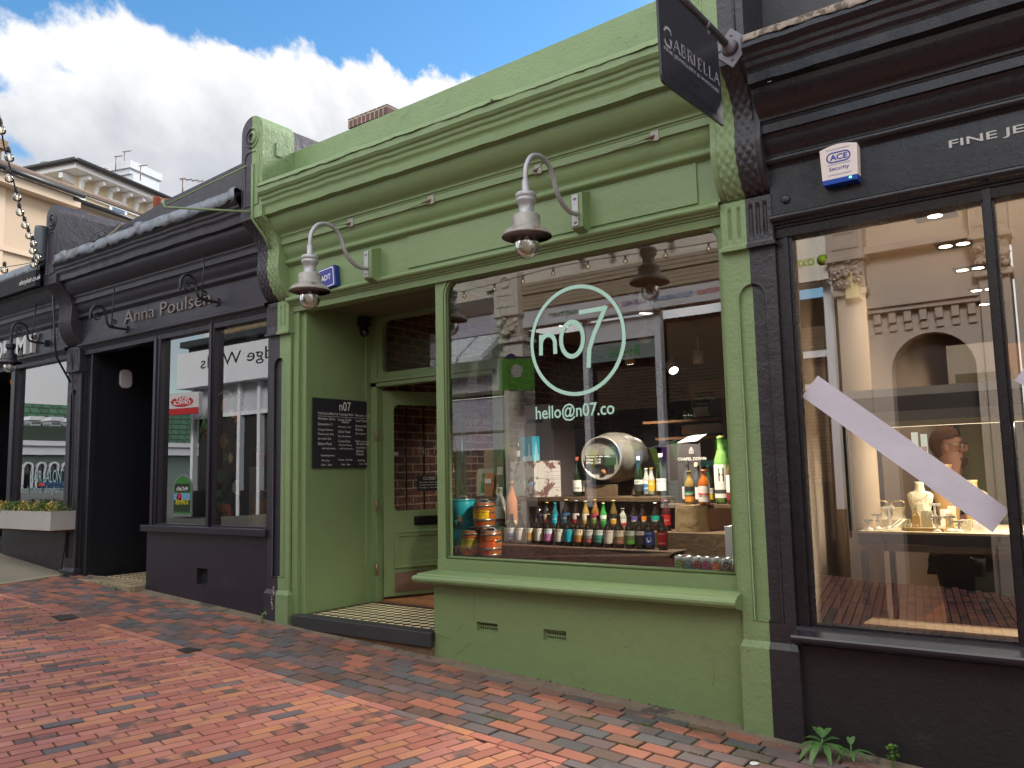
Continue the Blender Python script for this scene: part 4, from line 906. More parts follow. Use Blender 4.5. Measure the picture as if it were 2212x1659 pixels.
# rubbish of wires on the ledge by the far pier
wr = thing('cable_tangle', 'tangle of old cables and dry stems on the ledge by the far dark pier', 'cables', (-9.3, 4.45, 4.2))
rw = random.Random(21)
for k in range(7):
    MB().tube(smooth_path([(-9.56+rw.gauss(0, .02), 4.30+rw.uniform(0, .1), 4.12+rw.uniform(-.02, .05)), (-9.2+rw.gauss(0, .05), 4.42, 4.22+rw.gauss(0, .04)), (-8.95+rw.gauss(0, .08), 4.45, 4.26+rw.gauss(0, .05)), (-8.65+rw.gauss(0, .1), 4.56, 4.42+rw.gauss(0, .03))], 6), .006 if k < 3 else .003, 5).build('cable', M('pale_cable', '#8d8474', .7) if k < 3 else IRON, wr)
mb = MB()
for k in range(160):
    px_ = -9.1 + rw.gauss(0, .16); y_ = 4.46+rw.gauss(0, .04); z_ = 4.2 + rw.uniform(-.02, .08) + (px_+9.1)*.2; a = rw.uniform(0, 6)
    mb.add([(px_, y_, z_), (px_+.02*math.cos(a), y_+.01, z_+.01), (px_+.03*math.cos(a), y_+.02*math.sin(a), z_+.03*rw.random())], [(0, 1, 2)])
mb.build('ivy', M('dry_ivy', (.05, .06, .03), .9, var=.5), wr)
dp = thing('cable_box', 'dark weathered cable hood fixed to the end of the far dark pier', 'cover', (-9.86, 4.25, 4.2))
mb = MB(); mb.lathe([(0, 0), (.07, .0), (.075, .03), (.075, .38), (.07, .42), (0, .43)], (-9.86, 4.24, 4.14), 16); mb.build('hood', M('bluish_slate_plastic', (.05, .062, .075), .45, var=.2), dp)
# black pipe and wires running down the far pier
MB().tube(smooth_path([(-9.72, 4.55, 3.1), (-9.70, 4.57, 2.9), (-9.66, 4.585, 2.3), (-9.64, 4.585, 1.5), (-9.72, 4.575, .95), (-9.76, 4.56, .62)], 6), .008, 6).build('cable', IRON, loc=(-9.7, 4.57, .6), label='black cable running down the front of the far dark pilaster', category='cable')
# ------------------------------------------------------------------ hair salon
SW0, SW1 = -11.24, -9.90
mb = MB(); ring(mb, (-11.36, -9.84, 1.345, 3.13), (SW0, SW1, 1.375, 3.09), (.003, .003, .06, .003), 4.62, 4.67); mb.box((-11.37, 4.60, 1.30), (-11.27, 4.75, 3.12)); mb.build('window_frame', CHAR, salon)
MB().add([(SW0-.01, 4.665, 1.37), (SW1+.01, 4.665, 1.37), (SW1+.01, 4.665, 3.1), (SW0-.01, 4.665, 3.1)], [(0, 1, 2, 3)]).build('window', GLASS_D, salon)
wall_piece(salon, 'stall_riser', CHAR, ((-11.46, 4.61, .3), (-9.83, 4.72, 1.345)))
wall_piece(salon, 'sill', CHAR, ((-11.40, 4.59, 1.345), (-9.83, 4.70, 1.372)))
wall_piece(salon, 'inner_wall', NIGHT, ((-13.6, 6.3, .5), (-9.8, 6.4, 3.6)), ((-9.86, 4.70, .5), (-9.80, 6.3, 3.5)), ((-11.40, 4.72, .5), (-11.34, 5.6, 3.3)), ((-13.6, 4.7, .5), (-13.5, 6.3, 3.3)), ((-13.6, 4.68, 3.1), (-9.8, 6.3, 3.2)))
wall_piece(salon, 'door_frame', CHAR, ((-12.75, 4.62, .6), (-12.65, 4.75, 3.12)))
wall_piece(salon, 'threshold', MC['dim_shop_wall'], ((-13.6, 4.65, .6), (-11.4, 6.3, .83)))
PALE = M('pale_vinyl', '#8fa8a4', .7)
text_mb('HAIR SALON', (-10.86, 4.658, 1.605), (1, 0, 0), (0, 0, 1), .80, .15, ext=0).build('window_lettering', PALE, salon)
text_mb('Book Online: ohmyhair.co.uk', (-11.10, 4.658, 1.455), (1, 0, 0), (0, 0, 1), 1.30, .115, ext=0).build('window_lettering', PALE, salon)
mb = MB(); mb.prism([(-13.6, 4.19, 4.02), (S3-.17, 4.19, 4.04), (S3-.17, 4.20, 3.86), (-13.6, 4.20, 3.84)][::-1], (0, .05, 0)); mb.build('awning_valance', M('black_canvas', (.010, .010, .013), .8), salon)
xv, zv = ats(Z2, 140, 612, 4.18); x2v, _ = ats(Z2, 296, 560, 4.18)
text_mb('ohmyhair.co.uk', (xv, 4.183, 3.895), (1, 0, 0), (0, 0, 1), x2v-xv, .075, ext=0, shear=.25).build('awning_lettering', WCHALK, salon)
mb = MB()
RIB = M('white_ribbed_letters', '#c4c4c6', .5)
for i, (ch_, xa_) in enumerate((('O', -11.72), ('H', -11.46), ('M', -11.10), ('Y', -10.80))): text_mb(ch_, (xa_ - .0, 4.576, 3.20), (1, 0, 0), (0, 0, 1), .23 if ch_ != 'M' else .27, .235, bold=.03, ext=.05).build('sign_letter', RIB, salon)
wb = thing('window_box', 'brushed steel window box planted with green and gold leaves under the salon window', 'window box', (-10.3, 4.45, 1.07))
STEEL = M('brushed_steel', '#bab5b1', .42, metal=.3, var=.12, vs=2)
mb = MB(); mb.box((-11.35, 4.33, 1.075), (-9.56, 4.345, 1.285)); mb.box((-9.575, 4.345, 1.075), (-9.56, 4.60, 1.285)); mb.box((-11.35, 4.345, 1.075), (-9.575, 4.60, 1.09)); mb.box((-11.35, 4.345, 1.09), (-11.33, 4.60, 1.285)); mb.build('trough', STEEL, wb)
wall_piece(wb, 'soil', M('potting_soil', (.03, .02, .012), 1), ((-11.33, 4.346, 1.09), (-9.576, 4.6, 1.25)))
wall_piece(wb, 'timber_bearer', M('red_brown_timber', '#5c2f22', .7), ((-11.3, 4.40, 1.05), (-9.6, 4.60, 1.073)))
LG = M('box_leaf', (.085, .15, .03), .5, var=.4, vs=9); LY = M('gold_leaf', (.58, .42, .10), .5, var=.25, vs=9)
rl_ = random.Random(12)
for k in range(15):
    cx_ = -11.25 + k*.118 + rl_.uniform(-.02, .02); yellow = k in (1, 2, 6, 7, 9, 12, 13) if True else 0
    mb = MB()
    for q_ in range(330):
        r_ = abs(rl_.gauss(0, .045)); a = rl_.uniform(0, 6.28); hz_ = rl_.random()**.7*.11; p = Vector((cx_ + r_*math.cos(a), 4.46 + r_*math.sin(a)*1.4, 1.26 + hz_*(1.3-r_*9)))
        d1 = Vector((rl_.gauss(0, 1), rl_.gauss(0, 1), rl_.gauss(0, 1))).normalized()*.011; d2 = d1.cross(Vector((rl_.gauss(0, 1), rl_.gauss(0, 1), 1))).normalized()*.006
        mb.mi = 1 if (yellow and rl_.random() < .75) else 0; mb.add([p-d1, p-d2, p+d1, p+d2], [(0, 1, 2, 3)])
    mb.build('plant', [LG, LY], wb)
DARKL = M('dark_blue_lamp', (.018, .02, .027), .4, metal=.3)
sl2 = swan_lamp(-10.36, -.047, 'dark swan neck lamp with clear globe over the hair salon sign', [(4.57, 3.33), (4.47, 3.33), (4.39, 3.335), (4.355, 3.365), (4.345, 3.42), (4.335, 3.49), (4.30, 3.53), (4.245, 3.542), (4.195, 3.515), (4.172, 3.46), (4.168, 3.40), (4.168, 3.33)], 4.168, 3.285, (DARKL, DARKL, M('pale_enamel', '#9a8a80', .5)), group=None, scale=.85, wedge=False)
mb = MB(); scroll(mb, -10.36, 4.25, 3.40, .045, 1.6, 60, 1, .007); mb.build('scroll', DARKL, sl2)
mb = MB(); scroll(mb, -10.36, 4.425, 3.34, .032, 1.5, 200, -1, .007); mb.build('scroll', DARKL, sl2)
MB().tube([(-10.36, 4.40, 3.29), (-10.36, 4.43, 3.74)], .006, 6).build('hanging_rod', DARKL, sl2)
wall_piece(sl2, 'wall_plate', DARKL, ((-10.40, 4.53, 3.25), (-10.32, 4.578, 3.32)))
# awning arm by the far pier
aw = thing('awning_arm', 'thin dark awning arm with chains hanging beside the far dark pier', 'awning arm', (-9.98, 4.4, 3.6))
P = [Vector((*[ats(Z2, a, b_, y_)[0]], y_, ats(Z2, a, b_, y_)[1])) for a, b_, y_ in ((390, 700, 4.3), (408, 1090, 4.35), (420, 1165, 4.4), (520, 1345, 4.58))]
MB().tube(P, .012, 8).build('rod', DARKL, aw)
for da in (-22, 25):
    mb = MB(); a_ = Vector((ats(Z2, 392, 700, 4.4)[0], 4.4, ats(Z2, 392, 700, 4.4)[1])); b_ = Vector((ats(Z2, 402+da, 1060, 4.42)[0], 4.42, ats(Z2, 402+da, 1100 if da < 0 else 1030, 4.42)[1]))
    a_.x += da*.0008
    for k in range(26):
        p = a_ + (b_-a_)*k/25; mb.tube([p, p+(b_-a_)*.6/25], .0045 if k % 2 else .007, 5)
    mb.build('chain', IRON, aw)
# hexagonal orange sign in the salon doorway
hx, hz = ats(Z2, 95, 1315, 5.2)
hxo = thing('hexagon_sign', 'orange hexagonal sign inside the dark salon doorway', 'sign', (hx, 5.2, hz))
mb = MB(); mb.prism([(hx+.11*math.cos(R(a)), 5.2, hz+.11*math.sin(R(a))) for a in range(0, 360, 60)], (0, .012, 0)); mb.build('board', M('orange_plastic', '#d98a10', .5, emit=.25), hxo)
text_mb('L', (hx-.02, 5.197, hz-.035), (1, 0, 0), (0, 0, 1), .05, .07, bold=.05).build('lettering', M('navy_print', '#1c1a48', .6), hxo)

# ------------------------------------------------------------------ jewellery shop
JG = [(-1.405, -.458), (-.402, 1.45)]; JY = 4.672
mb = MB()
for i, (a, b_) in enumerate(JG):
    o0 = -1.47 if i == 0 else -.43; o1 = -.43 if i == 0 else 1.52
    ring(mb, (o0, o1, .735, 3.05), (a, b_, .752, 2.992), (.002,)*4, 4.63, 4.68, n=2)
    for dd, yy in ((.02, 4.615),): ring(mb, (a-.045, b_+.045, .735, 3.035), (a-dd, b_+dd, .735+.004, 2.992+dd), (.002,)*4, yy, 4.632, n=2)
mb.box((-.447, 4.60, .74), (-.413, 4.635, 3.03)); mb.box((-1.495, 4.625, .68), (-1.44, 4.70, 3.0)); mb.box((-1.495, 4.60, 3.035), (2.5, 4.70, 3.0+.09)); mb.build('window_frame', BLACK, jewel)
for a, b_ in JG: MB().add([(a-.01, JY, .745), (b_+.01, JY, .745), (b_+.01, JY, 3.0), (a-.01, JY, 3.0)], [(0, 1, 2, 3)]).build('window', GLASS_J, jewel)
SILJ = [(4.70, .745), (4.64, .742), (4.60, .738), (4.597, .728), (4.57, .724), (4.50, .708), (4.494, .698), (4.494, .684), (4.503, .670), (4.52, .664), (4.55, .66), (4.565, .645), (4.62, .64)]
mb = MB()
for k in range(len(SILJ)-1):
    (ya, za), (yb, zb) = SILJ[k], SILJ[k+1]; mb.sm = k > 4; mb.sheet([[(-1.495, yb, zb), (2.5, yb, zb)], [(-1.495, ya, za), (2.5, ya, za)]])
mb.add([(-1.495, a, b_) for a, b_ in SILJ], [list(range(len(SILJ)))]); mb.build('sill', M('black_gloss_paint', (.017, .016, .022), .2, var=.1, vs=4, bump=.15, bs=30), jewel)
wall_piece(jewel, 'stall_riser', M('black_wall_paint', (.0095, .0085, .0095), .55, var=.1, bump=.3, bs=60, bs2=8, stain=(.02, .02, .022), st=(.62, .7), ss=3), ((-1.53, 4.615, -.3), (2.5, 4.72, .66)))
wall_piece(jewel, 'frieze_backing', BLACK, ((-1.53, 4.60, 2.9), (-1.49, 4.70, 3.2)))
MB().lathe([(.026, 0), (.026, .012), (.015, .018), (0, .019)], (-1.41, 4.577, 3.115), 16, (0, -1, 0)).build('rose_cap', BLACKS, jewel)
LGREY = M('silver_letters', '#a9a5a3', .45, metal=.2)
text_mb('FINE JEWELLERY & WATCHES', (-.572, 4.575, 3.185), (1, 0, 0), (0, 0, 1), 1.45, .052, bold=.012, ext=.004).build('fascia_lettering', LGREY, jewel)
ac = thing('alarm_box', 'white security alarm box with blue lettering and blue base on the black fascia', 'alarm', (-1.09, 4.575, 3.12))
P = [(-.092, -.09), (.092, -.09), (.098, .085)] + [(.098-.196*k/8, .085+.018*math.sin(math.pi*k/8)) for k in range(1, 8)] + [(-.098, .085)]
xo, zo = -1.093, 3.235
mb = MB(); mb.prism([(xo+a, 4.505, zo+b_) for a, b_ in P], (0, .07, 0)); mb.build('case', M('warm_white_plastic', '#d9cfca', .4), ac, bevel=.004)
mb = MB(); mb.prism([(xo+a, 4.503, zo+b_) for a, b_ in [(-.088, -.116), (.088, -.116), (.094, -.086), (-.094, -.086)]], (0, .072, 0)); mb.build('base', M('blue_lens', '#0d3f9c', .2), ac, bevel=.003)
mb = MB(); mb.cbox((xo+.055, 4.501, zo-.098), (.012, .004, .008)); mb.build('status_light', M('green_led', (.1, .9, .2), .4, emit=4), ac)
BLU = M('royal_blue_print', '#1d2f9a', .5); yy = 4.5038
mb = MB(); stroke(mb, rrect(-.060+xo, .060+xo, .004+zo, .056+zo, (.026,)*4, 5), .007, yy, True); text_mb('ACE', (xo-.045, yy-.0004, zo+.014), (1, 0, 0), (0, 0, 1), .092, .032, bold=.03, ext=0, mb=mb)
text_mb('Security', (xo-.052, yy, zo-.048), (1, 0, 0), (0, 0, 1), .104, .027, bold=.01, ext=0, mb=mb)
for zz in (.076, -.008, -.066):
    for k in range(22): mb.add([(xo-.062+k*.0056, yy, zo+zz-.004), (xo-.060+k*.0056, yy, zo+zz-.004), (xo-.057+k*.0056, yy, zo+zz+.003), (xo-.059+k*.0056, yy, zo+zz+.003)], [(0, 1, 2, 3)])
mb.build('lettering', BLU, ac)
# projecting sign
ps = thing('hanging_sign', 'black double-sided jewellery shop sign hanging from a pole above the right pier', 'sign', (-1.573, 4.27, 3.9))
XS = -1.573; ang_ = (3.845-3.79)/(4.066-3.35)
def sg_(y_, z_): return (XS+.012, y_, z_)
Pb = [(3.36, 3.415), (3.385, 3.40), (4.085, 3.433), (4.10, 3.45), (4.068, 3.865), (3.335, 3.865)]
Pb = [(3.355, 3.43), (3.362, 3.405), (3.385, 3.395), (4.10, 3.432), (4.066, 3.905), (3.345, 3.90)]
mb = MB(); mb.prism([(XS-.006, y_, z_) for y_, z_ in Pb][::-1], (.012, 0, 0)); mb.build('board', M('sign_black', (.020, .021, .030), .35, var=.08), ps)
MB().tube([(XS, 3.20, 3.925), (XS, 4.24, 3.945)], .021, 14).build('pole', M('pole_grey', (.075, .07, .085), .4, metal=.2), ps)
mb = MB(); q45 = Matrix.Rotation(R(45), 3, 'Y'); mb.cbox((XS+.01, 4.272, 3.945), (.165, .012, .165), q45); mb.lathe([(.05, 0), (.035, .035), (.026, .04), (.026, .07)], (XS, 4.266, 3.945), 16, (0, -1, 0))
for a in (-.06, .06):
    for (ex, ez) in ((a, 0), (0, a)): mb.lathe([(.008, 0), (.008, .004), (0, .006)], (XS+.01+ex*1.2, 4.266, 3.945+ez*1.2), 8, (0, -1, 0))
mb.build('mounting_plate', M('plate_grey', (.15, .14, .165), .5, metal=.2, var=.1), ps)
for y_ in (3.46, 3.93):
    mb = MB(); mb.lathe([(.026, -.012), (.028, 0), (.026, .012)], (XS, y_, 3.932), 14, (0, 1, 0)); mb.tube([(XS, y_, 3.91), (XS+.012, y_+.008, 3.885), (XS, y_+.002, 3.868)], .006, 6); mb.build('shackle', M('grey_wire', (.12, .115, .13), .5, metal=.4), ps)
SILV = M('silver_print', '#9d9da6', .5)
def glyph(mb, ch_, y0, z0, h, wd, yk):
    """thin serif capitals drawn with strokes; y is the reading direction"""
    T_, t_ = .017*h/.1*1.15, .006*h/.1*1.2
    def st(P, w_):
        P = [(y0+a*wd, z0+b_*h) for a, b_ in P]; n = len(P); Lp, Rp = [], []
        for i in range(n):
            a = Vector(P[max(i-1, 0)]); b2 = Vector(P[min(i+1, n-1)]); d = (b2-a).normalized(); q = Vector((-d.y, d.x))*w_/2; p = Vector(P[i]); Lp.append(p+q); Rp.append(p-q)
        mb.add([(XS+.0068, p.x, p.y + yk*(p.x-3.37)) for p in Lp] + [(XS+.0068, p.x, p.y + yk*(p.x-3.37)) for p in Rp], [(n+i, n+i+1, i+1, i) for i in range(n-1)])
    def ser(a, b_, w_=.28): st([(a-w_/2, b_), (a+w_/2, b_)], t_*.9)
    if ch_ == 'A': st([(0.02, 0), (.48, 1)], t_); st([(.46, 1), (.95, 0)], T_); st([(.2, .36), (.76, .36)], t_); ser(.03, 0); ser(.95, 0)
    if ch_ in 'LIE': st([(.22, 0), (.22, 1)], T_); ser(.22, 1); 
    if ch_ == 'I': ser(.22, 0)
    if ch_ == 'L': st([(.05, 0), (.85, 0), (.88, .2)], t_)
    if ch_ == 'E': st([(.05, 0), (.85, 0), (.88, .2)], t_); st([(.1, 1), (.8, 1), (.83, .82)], t_); st([(.22, .52), (.66, .52)], t_)
    if ch_ == 'B': st([(.2, 0), (.2, 1)], T_); ser(.2, 1); ser(.2, 0); st([(.2, 1), (.6, .98), (.74, .77), (.6, .54), (.2, .52)], t_*1.4); st([(.3, .53), (.7, .48), (.86, .26), (.68, .02), (.2, 0)], t_*1.4); st([(.74, .88), (.76, .7)], T_*.8); st([(.85, .38), (.84, .16)], T_*.8)
    if ch_ == 'R': st([(.2, 0), (.2, 1)], T_); ser(.2, 1); ser(.2, 0); st([(.2, 1), (.62, .98), (.76, .76), (.6, .52), (.2, .5)], t_*1.4); st([(.76, .88), (.77, .66)], T_*.8); st([(.48, .5), (.95, 0)], T_); ser(.98, 0, .2)
    if ch_ == 'G': st([(.88, .80), (.82, .93), (.62, 1.0), (.5, 1.01), (.3, .95), (.13, .75), (.09, .5), (.14, .22), (.32, .03), (.52, -.01), (.72, .03), (.85, .12)], t_*2.2); st([(.14, .72), (.09, .5), (.14, .26)], T_); st([(.88, .95), (.88, .72)], t_); st([(.83, .06), (.83, .42)], T_); ser(.83, .43, .32)
mb = MB(); glyph(mb, 'G', 3.385, 3.594, .092, .10, .07)
yy_ = 3.495
for ch_, wd in zip('ABRIELLA', (.075, .062, .07, .036, .062, .06, .06, .075)):
    glyph(mb, ch_, yy_, 3.598, .062, wd, .07); yy_ += wd + .010
text_mb('FINE JEWELLERY & WATCHES', (XS+.0068, 3.388, 3.560), (0, 1, .045), (0, 0, 1), .665, .024, bold=.014, ext=0, mb=mb); mb.build('lettering', SILV, ps)
mb = MB(); mb.add([(XS+.0066, y_, z_) for y_, z_ in [(3.455, 3.442), (4.01, 3.458), (4.01, 3.488), (3.455, 3.470)]], [(0, 1, 2, 3)]); mb.add([(XS+.0066, y_, z_) for y_, z_ in [(3.672, 3.508), (3.781, 3.510), (3.781, 3.534), (3.672, 3.530)]], [(0, 1, 2, 3)]); mb.build('painted_out_bars', M('flat_black', (.006, .006, .009), .6), ps)
# paper strips on the jeweller's glass
PAPER = M('white_paper', '#bdb9c6', .7, var=.05, vs=2.5, bump=.5, bs=4, bs2=2, stain=S('#c2becb'), st=(.45, .6), ss=3)
pa = MB(); P = [(-1.318, 2.105), (-1.412, 1.995), (-.532, 1.262), (-.452, 1.372)]
pa.prism([(a, JY-.006, b_) for a, b_ in P], (0, .0025, 0)); pa.build('paper_strip', PAPER, loc=(-.9, JY-.01, 1.7), label='long white paper strip stuck diagonally across the jewellery window', category='paper strip')
pa = MB(); P = [(-.385, 2.00), (-.29, 2.12), (.45, 1.5), (.36, 1.38)]
pa.prism([(a, JY-.006, b_) for a, b_ in P], (0, .0025, 0)); pa.build('paper_strip', PAPER, loc=(0, JY-.01, 1.7), label='second white paper strip, cut by the right edge of the photo', category='paper strip')
# ------------------------------------------------------------------ goods in the green shop window
def cylmap(mb, cx, cy, r, a0=-90):
    """wrap flat lettering (x offset, 0, z) round a bottle facing the street"""
    for p in mb.v:
        a = R(a0) + p.x / r; p.x, p.y = cx + (r+.0006)*math.cos(a), cy + (r+.0006)*math.sin(a)
    return mb
def label_mesh(mb, cx, cy, r, z0, z1, span=150, mi=0, face=-75, n=16):
    rows = [[(cx + r*math.cos(R(face-span/2+span*k/n)), cy + r*math.sin(R(face-span/2+span*k/n)), z) for k in range(n+1)] for z in (z0, z1)]
    mb.mi = mi; mb.sm = True; mb.sheet(rows); mb.sm = False
BROWN = M('brown_bottle_glass', (.012, .007, .005), .07, spec=.6, coat=.5)
GREENB = M('green_bottle_glass', (.010, .022, .008), .06, coat=.5)
GREENL = M('bright_green_bottle', (.03, .26, .04), .08, coat=.5)
CLEARB = M('clear_bottle_glass', (.33, .34, .30), .06, coat=.5)
TYPES = {'beer': [(0, 0), (.030, 0), (.0335, .006), (.0335, .120), (.031, .134), (.022, .152), (.0165, .163), (.0145, .178), (.0125, .205), (.0135, .206), (.0135, .213), (.0125, .214)],
         'slim': [(0, 0), (.026, 0), (.029, .006), (.029, .115), (.026, .132), (.018, .155), (.0135, .178), (.0125, .205), (.0135, .206), (.0135, .213), (.0125, .214)],
         'wine': [(0, 0), (.033, 0), (.037, .006), (.037, .155), (.034, .175), (.024, .203), (.0155, .232), (.014, .262), (.015, .264), (.015, .292), (.014, .294)],
         'jug': [(0, 0), (.036, 0), (.041, .008), (.041, .125), (.037, .150), (.024, .172), (.018, .180), (.018, .215), (.020, .216), (.020, .224), (.018, .225)]}
def bottle(x, y, z, h, kind, glass, desc, group, lab=(), cap=None, texts=(), wide=1, lz=(.028, .115), liquid=None, noparts=False):
    P = TYPES[kind]; s = h / P[-1][1]; w_ = s*wide
    t = thing('bottle', desc, 'bottle', (x, y, z), group=group)
    MB().lathe([(r*w_, zz*s) for r, zz in P], (x, y, z), 20).build('glass', glass, t)
    rb_ = P[3][0]*w_ + .0007
    a, b_ = z + lz[0]*s, z + lz[1]*s
    if lab:
        mb = MB(); mats = []; zz = b_; 
        for k, (c_, f_) in enumerate(lab):
            mats.append(M('label_' + c_.strip('#'), c_, .6)); z2 = zz - (b_-a)*f_; label_mesh(mb, x, y, rb_, z2, zz, mi=k); zz = z2
        mb.build('label', mats, t)
    for (s_, c_, fz, fh, fw) in texts:
        mb = text_mb(s_, (-(fw*rb_), 0, a + (b_-a)*fz), (1, 0, 0), (0, 0, 1), 2*fw*rb_, (b_-a)*fh, ext=0, bold=.02)
        cylmap(mb, x, y, rb_, -75).build('label_print', M('print_' + c_.strip('#'), c_, .6), t)
    cz = P[-4][1]*s
    if cap: MB().lathe([(P[-1][0]*w_+.0012, z+cz+.002), (P[-1][0]*w_+.0018, z+cz+.004), (P[-1][0]*w_+.001, z+h+.001), (0, z+h+.002)], (x, y, 0), 14).build('cap', M('cap_' + cap.strip('#'), cap, .4), t)
    return t
FR = 1.0845
wall_piece(green, 'stepped_shelf', M('reclaimed_timber', '#55432f', .85, var=.35, vs=5, bump=.6, bs=25), ((-3.86, 5.08, .984), (-1.9, 5.36, 1.186)), bevel=.004)
bm_ = thing('sleeper_beam', 'thick old timber sleeper carrying the front row of beer bottles', 'beam', (-3.0, 4.95, .984))
mb = MB(); n_ = 30; rows = []; rr_ = random.Random(4)
OLD = M('old_sleeper', '#4a3a2c', .9, var=.45, vs=6, bump=1.0, bs=22, stain=(.03, .024, .02), st=(.45, .6), ss=7)
mb.prism([(-3.73, 4.862, .985), (-2.34, 4.862, .985), (-2.36, 4.862, 1.05), (-2.315, 4.87, 1.082), (-3.725, 4.862, 1.083)], (0, .17, 0)); mb.build('beam', OLD, bm_, bevel=.006)
mb = MB(); mb.prism([(-2.35, 4.88, .985), (-2.29, 4.90, .985), (-2.29, 4.90, 1.055), (-2.36, 4.88, 1.06)], (0, .14, 0)); mb.build('split_end', OLD, bm_, bevel=.008)
grp1 = 'brown beer bottles in the front row on the sleeper'
fr_ = [(A5, 810, 'purple banded sea view', [('#cdd3d8', .45), ('#5b7fa0', .2), ('#3b2a72', .35)], '#8aa0b4', "HARVEY'S"), (A5, 920, 'plain white with a small red figure', [('#ddd9cf', 1)], '#8a4a3a', 'WILD HOP'), (A5, 1032, 'golden hop field with yellow band', [('#d9d0b4', .35), ('#c98d2e', .35), ('#d8b21e', .3)], '#7c93a5', "HARVEY'S"),
       (A5, 1140, 'white with a small ship', [('#ddd9d0', 1)], '#a06a50', 'INDIA ALE'), (A5, 1255, 'pale blue with pink band', [('#c7d8dc', .4), ('#b06fa4', .3), ('#c566b4', .3)], '#7c93a5', "HARVEY'S"), (A5, 1385, 'white with a red horseman', [('#dcd7cd', 1)], '#8c4438', 'DARK MILD'),
       (A5, 1498, 'all turquoise', [('#1ba3bd', 1)], '#7a8a70', "HARVEY'S"), (A5, 1620, 'autumn orange with orange band', [('#d9cfb0', .45), ('#a98a3c', .25), ('#c8641c', .3)], '#8a5530', "HARVEY'S"), (A5, 1742, 'grey and white with crimson band', [('#cbcac8', .45), ('#8d8682', .25), ('#a12733', .3)], '#77757a', "HARVEY'S"),
       (A6, 155, 'teal banded with green hill', [('#cfd8d8', .4), ('#3c8f7a', .3), ('#0e5d5e', .3)], '#6f8f94', "HARVEY'S"), (A6, 290, 'white with an open book', [('#dcd6cd', 1)], '#a2524a', 'IPA'), (A6, 425, 'brown banded with a wheat sheaf', [('#d6ccb8', .45), ('#8f7350', .25), ('#9c6650', .3)], '#8a6f50', "HARVEY'S"),
       (A6, 570, 'bright green banded downland', [('#cfd6cb', .35), ('#6a7d4c', .35), ('#5fae32', .3)], '#6d7f66', "HARVEY'S"), (A6, 705, 'black with a white crescent top', [('#d7d3cf', .3), ('#2b2326', .7)], '#b9826a', 'BONFIRE BOY'), (A6, 830, 'all blue with a round white badge', [('#2d4a9c', 1)], '#c9d3e6', "HARVEY'S"), (A6, 1005, 'all red with white capitals', [('#b91f26', 1)], '#e6d9d2', "HARVEY'S")]
for i, (zr, px, d, lab, tc_, tx) in enumerate(fr_):
    x_, _ = ats(zr, px, 1290 if zr is A5 else 1150, 4.95)
    tt = [(tx, tc_, .80, .10, .75)]
    if tx == "HARVEY'S" and len(lab) > 1: tt.append(('SUSSEX ALE', '#d8d4cc', .12, .08, .6))
    b_ = bottle(x_, 4.95, FR, .2155, 'beer', BROWN, 'brown beer bottle on the sleeper, label ' + d, grp1, lab, None, tt)
    if i in (14,): 
        mb = MB(); mb.add([(p[0], 0, p[1]) for p in arc(0, FR+.065, .017, .017, 0, 360, 20)[:-1]], [list(range(20))]); cylmap(mb, x_, 4.95, .0345, -75).build('badge', M('badge_white', '#d6dce8', .6), b_)
    if i == 15:
        text_mb('OLD ALE', (-.021, 0, FR+.037), (1, 0, 0), (0, 0, 1), .042, .009, ext=0, bold=.02, mb=(mb := MB())); cylmap(mb, x_, 4.95, .0345, -75).build('label_print', MC['print_e6d9d2'], b_)
grp2 = 'assorted bottles in the second row of the window'
md = [(A5, 1140, .188, 'beer', BROWN, 'dark bottle with lilac label, first in the second row', [('#5b4a86', .5), ('#c9c8d6', .5)], None), (A5, 1232, .19, 'beer', BROWN, 'dark bottle with maroon label and gold cap', [('#c9bfa8', .4), ('#7c2430', .6)], '#c99a2c'), (A5, 1330, .185, 'slim', M('blue_bottle', (.02, .13, .16), .1), 'slim bottle with turquoise label and turquoise cap', [('#129ab5', 1)], '#27a4bd'),
      (A5, 1465, .21, 'beer', BROWN, 'tall dark bottle with blue label and pale cap', [('#2e5c80', 1)], '#c0b27c'), (A5, 1585, .205, 'slim', BROWN, 'brown bottle with white label and red neck band', [('#cfc6c0', .6), ('#a3222c', .4)], '#9aa3a6'), (A5, 1700, .20, 'slim', M('amber_clear', (.30, .19, .05), .08, coat=.5), 'clear lager bottle with white label', [('#cfc8b6', .7), ('#b08a3c', .3)], '#c9cbcb'),
      (A5, 1815, .21, 'slim', M('amber_glass', (.22, .11, .02), .08, coat=.5), 'amber bottle with pink and green label and gold cap', [('#a8324e', .5), ('#6f8f3c', .5)], '#d0a31e'), (A6, 215, .185, 'slim', GREENL, 'small green bottle with white and green label', [('#dfe3da', .4), ('#2c8a40', .6)], '#c3b98c'), (A6, 350, .205, 'slim', M('gold_glass', (.12, .08, .02), .1), 'dark bottle with gold foil neck and black label', [('#1c1a1a', .5), ('#c2961e', .5)], '#b9a36c'),
      (A6, 470, .15, 'jug', CLEARB, 'short clear bottle behind the brown labelled ale', [('#cfcac2', .6), ('#a12a2a', .4)], None), (A6, 620, .18, 'beer', BROWN, 'dark bottle with violet label', [('#5a4a94', .5), ('#1b1a1e', .5)], None), (A6, 735, .18, 'beer', BROWN, 'dark bottle with orange label', [('#d07a24', .5), ('#1b1a1e', .5)], None), (A6, 905, .19, 'beer', BROWN, 'dark bottle with jade green label and white cap', [('#16a08c', .5), ('#1b1a1e', .5)], '#cfcfcb'), (A6, 1050, .205, 'beer', M('red_dark_glass', (.05, .01, .01), .1), 'bottle with large red round label and gold star at the row end', [('#b8202a', 1)], '#c8564c')]
